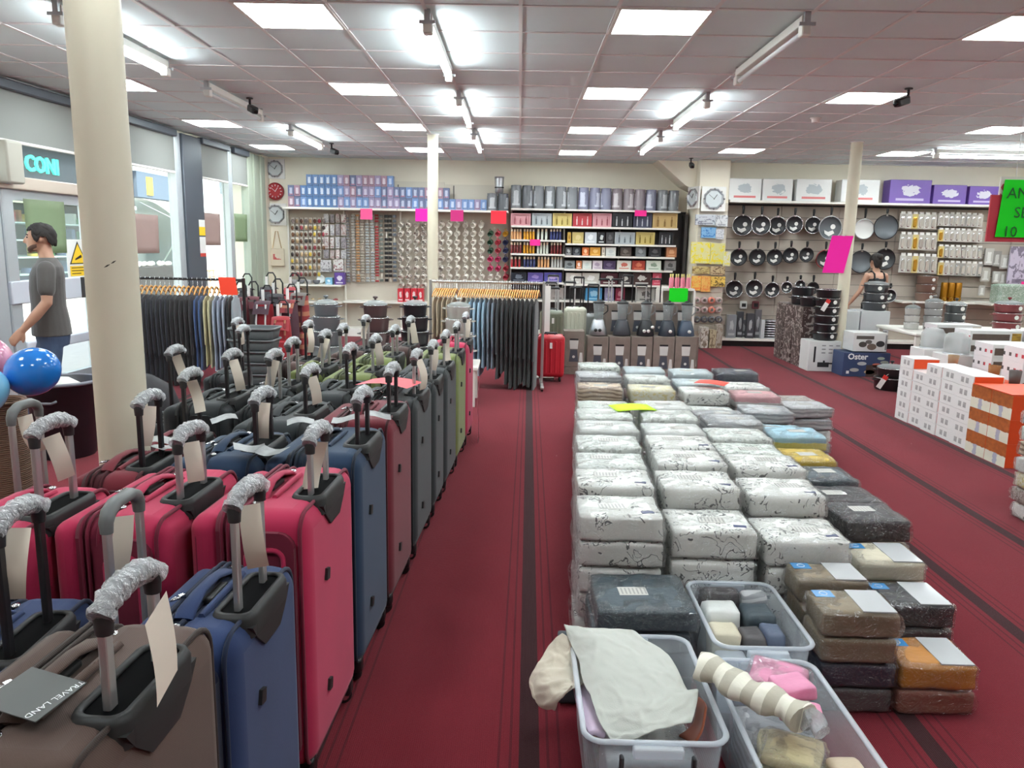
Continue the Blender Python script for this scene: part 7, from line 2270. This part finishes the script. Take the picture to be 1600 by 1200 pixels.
LL = [V3((0, .09, .9)), V3((.03, .095, .5)), V3((-.13, .095, .1))]
RL = [V3((0, -.09, .9)), V3((.12, -.09, .5)), V3((.2, -.09, .09))]
for A in (LL, RL): limb(b, [A[0] + V3((0, -.02 if A is LL else .02, -.03)), (A[0] + A[1]) / 2, A[1], A[1] * .55 + A[2] * .45, A[2]], [.075, .075, .057, .056, .036])
for A, tilt in ((LL, .0), (RL, 0)):
    f = A[-1]
    loft(b, [((f.x - .06, f.y, .045), (0, .03, 0), (0, 0, .035)), ((f.x, f.y, .05), (0, .038, 0), (0, 0, .045)), ((f.x + .09, f.y, .038), (0, .044, 0), (0, 0, .032)), ((f.x + .17, f.y, .028), (0, .034, 0), (0, 0, .02))], 12)
fuse('body', b, M_SKIN, man, .0075, 4)
b = MB()
loft(b, hrings(((.83, .005, 0, .15, .182), (.95, .008, 0, .145, .178), (1.08, .012, 0, .13, .166), (1.22, .012, 0, .132, .176), (1.33, .004, 0, .13, .2), (1.4, -.006, 0, .11, .195), (1.455, -.01, 0, .075, .115), (1.475, -.008, 0, .064, .074))), 20)
for A in (LA, RA): limb(b, [A[0], A[1] * .8 + A[0] * .2, A[1] * .75 + A[2] * .25], [.07, .068, .066])
fuse('t_shirt', b, M_TEE, man, .0085, 5)
b = MB()
loft(b, hrings(((.74, 0, 0, .118, .165), (.82, 0, 0, .13, .175), (.9, 0, 0, .132, .172), (.97, 0, 0, .122, .163))), 18)
for A in (LL, RL): limb(b, [A[0] + V3((0, -.018 if A is LL else .018, -.02)), (A[0] + A[1]) / 2, A[1], A[1] * .5 + A[2] * .5, A[2]], [.09, .088, .073, .068, .06])
fuse('jeans', b, M_JEAN, man, .0085, 4)
b = MB()
for A in (LL, RL):
    f = A[-1]
    loft(b, [((f.x - .075, f.y, .04), (0, .035, 0), (0, 0, .037)), ((f.x, f.y, .05), (0, .044, 0), (0, 0, .048)), ((f.x + .09, f.y, .04), (0, .05, 0), (0, 0, .038)), ((f.x + .185, f.y, .03), (0, .036, 0), (0, 0, .026))], 12)
fuse('shoes', b, mat('shoe_dark', (40, 38, 40), .5), man, .008, 3)
def hair_cap(name, c, s, front, parent, m, low=-.01, extra=None):
    h = MB()
    def fn(a, q):
        an = 2 * PI * a
        d = abs((an + PI) % (2 * PI) - PI)                 # 0 in front, PI at the nape
        sst = lambda e0, e1, v: (lambda u: u * u * (3 - 2 * u))(max(0., min(1., (v - e0) / (e1 - e0))))
        lo = front - (front + .018) * sst(.85, 1.2, d) + .04 * sst(1.35, 1.6, d) + (low - .022) * sst(1.8, 2.4, d)
        lo += .006 * sin(an * 17) * (1 - .5 * q)
        zz = lo + (.128 - lo) * q
        rr_ = math.sqrt(max(0, 1 - (max(zz - .028, 0) / .1) ** 2)) if zz > .028 else 1 - .12 * ((.028 - zz) / .1) ** 2
        return V3((c[0] - .014 * s + .105 * s * rr_ * cos(an), c[1] + .084 * s * rr_ * sin(an), c[2] + zz * s)) + noise.noise_vector(V3((an * 3, q * 8, 1))) * .006
    h.grid(56, 14, fn, wrap=True)
    o = obj(name, h.mesh(name, m), parent)
    md = o.modifiers.new('s', 'SOLIDIFY'); md.thickness = .008; md.offset = -1
    return o
hair_cap('hair', HC, .985, .07, man, M_HAIR, -.05)
b = MB()
def beard(a, q):
    an = (a - .5) * 3.2
    z = -.112 + .045 * q + .035 * abs(an) ** 1.5 * (.25 + .75 * q)
    r1 = .9 + .1 * sin(PI * q)
    return (HC[0] + .022 + (.072 * cos(an)) * r1, .063 * sin(an) * r1 * (1 if q > .3 else .8), HC[2] + z)
b.grid(16, 6, beard)
o = obj('beard', b.mesh('beard', mat('beard', (92, 68, 58), .8, bump=.4, bscale=200)), man)
for q in (-1, 1):
    e = obj('eye', MB().lathe([(0, -.008), (.008, -.005), (.0095, 0), (.008, .005), (0, .008)], 10, c=(HC[0] + .083, q * .03, HC[2] + .012)).mesh('eye', mat('eye_dark', (40, 32, 30), .2)), man)
    obj('eyebrow', MB().tube([(HC[0] + .094, q * .014, HC[2] + .034), (HC[0] + .09, q * .034, HC[2] + .038), (HC[0] + .078, q * .052, HC[2] + .032)], .0045, 6).mesh('brow', M_HAIR), man)

# ---- woman at the pan wall, seen from behind
wp = at_y(1368, 440, 12.3)
wo = thing('person', 'woman in a black vest top with dark hair, reaching down by the pans', 'person', (wp.x, 12.3, 0), PI / 2 + .2)
S = .93
b = MB()
HW = (.05, 0, 1.5)
head(b, HW, .95)
loft(b, hrings(((1.3, .0, 0, .06, .08), (1.36, .01, 0, .05, .055), (1.42, .03, 0, .048, .048), (1.47, .04, 0, .048, .048))), 14)
loft(b, hrings(((.8, 0, 0, .12, .165), (.9, 0, 0, .115, .16), (1.0, 0, 0, .1, .125), (1.12, 0, 0, .1, .13), (1.22, 0, 0, .105, .15), (1.28, -.005, 0, .09, .155), (1.33, -.005, 0, .065, .12))), 18)
LA = [V3((0, .16, 1.28)), V3((.02, .2, 1.16)), V3((.03, .235, 1.04)), V3((.08, .29, .93)), V3((.13, .34, .82))]
RA = [V3((0, -.16, 1.28)), V3((.03, -.2, 1.16)), V3((.06, -.2, 1.03)), V3((.18, -.17, .98)), V3((.29, -.14, .95))]
for A in (LA, RA): limb(b, A, [.047, .042, .036, .033, .023])
hand(b, LA[-1], LA[-1] - LA[-2], 1, V3((.2, .95, .2)), .9)
hand(b, RA[-1], RA[-1] - RA[-2], -1, V3((.1, -.3, .95)), .9)
LL = [V3((0, .085, .84)), V3((.02, .085, .46)), V3((-.02, .085, .09))]
RL = [V3((0, -.085, .84)), V3((.03, -.085, .46)), V3((.02, -.085, .09))]
for A in (LL, RL):
    limb(b, [A[0], (A[0] + A[1]) / 2, A[1], A[1] * .55 + A[2] * .45, A[2]], [.095, .08, .055, .052, .034])
    f = A[-1]
    loft(b, [((f.x - .05, f.y, .04), (0, .028, 0), (0, 0, .032)), ((f.x, f.y, .045), (0, .034, 0), (0, 0, .04)), ((f.x + .09, f.y, .034), (0, .04, 0), (0, 0, .028)), ((f.x + .15, f.y, .026), (0, .03, 0), (0, 0, .018))], 12)
fuse('body', b, M_SKIN, wo, .0085, 4)
M_VEST = mat('vest_black', (30, 29, 32), .85, bump=.2, bscale=80)
b = MB()
loft(b, hrings(((.9, 0, 0, .128, .172), (1.0, 0, 0, .113, .14), (1.12, 0, 0, .112, .142), (1.2, 0, 0, .117, .155), (1.235, 0, 0, .112, .15))), 18)
for q in (-1, 1): b.tube([(.09, q * .09, 1.2), (.075, q * .085, 1.31), (0, q * .085, 1.35), (-.075, q * .085, 1.31), (-.11, q * .09, 1.2)], .016, 8)
fuse('vest_top', b, M_VEST, wo, .0085, 3)
b = MB()
loft(b, hrings(((.76, 0, 0, .125, .17), (.85, 0, 0, .13, .175), (.93, 0, 0, .122, .165))), 18)
for A in (LL, RL): limb(b, [A[0], (A[0] + A[1]) / 2, A[1], A[1] * .5 + A[2] * .5, A[2]], [.11, .1, .08, .075, .07])
fuse('trousers', b, mat('trousers_black', (34, 34, 38), .85), wo, .009, 3)
hc = hair_cap('hair', HW, .98, .06, wo, M_HAIR, -.1)
obj('hair_bun', crumple(MB().lathe([(0, -.05), (.035, -.04), (.05, 0), (.035, .04), (0, .05)], 14), .006, 30).mesh('bun', M_HAIR), hc, (HW[0] - .1, 0, HW[2] + .07))
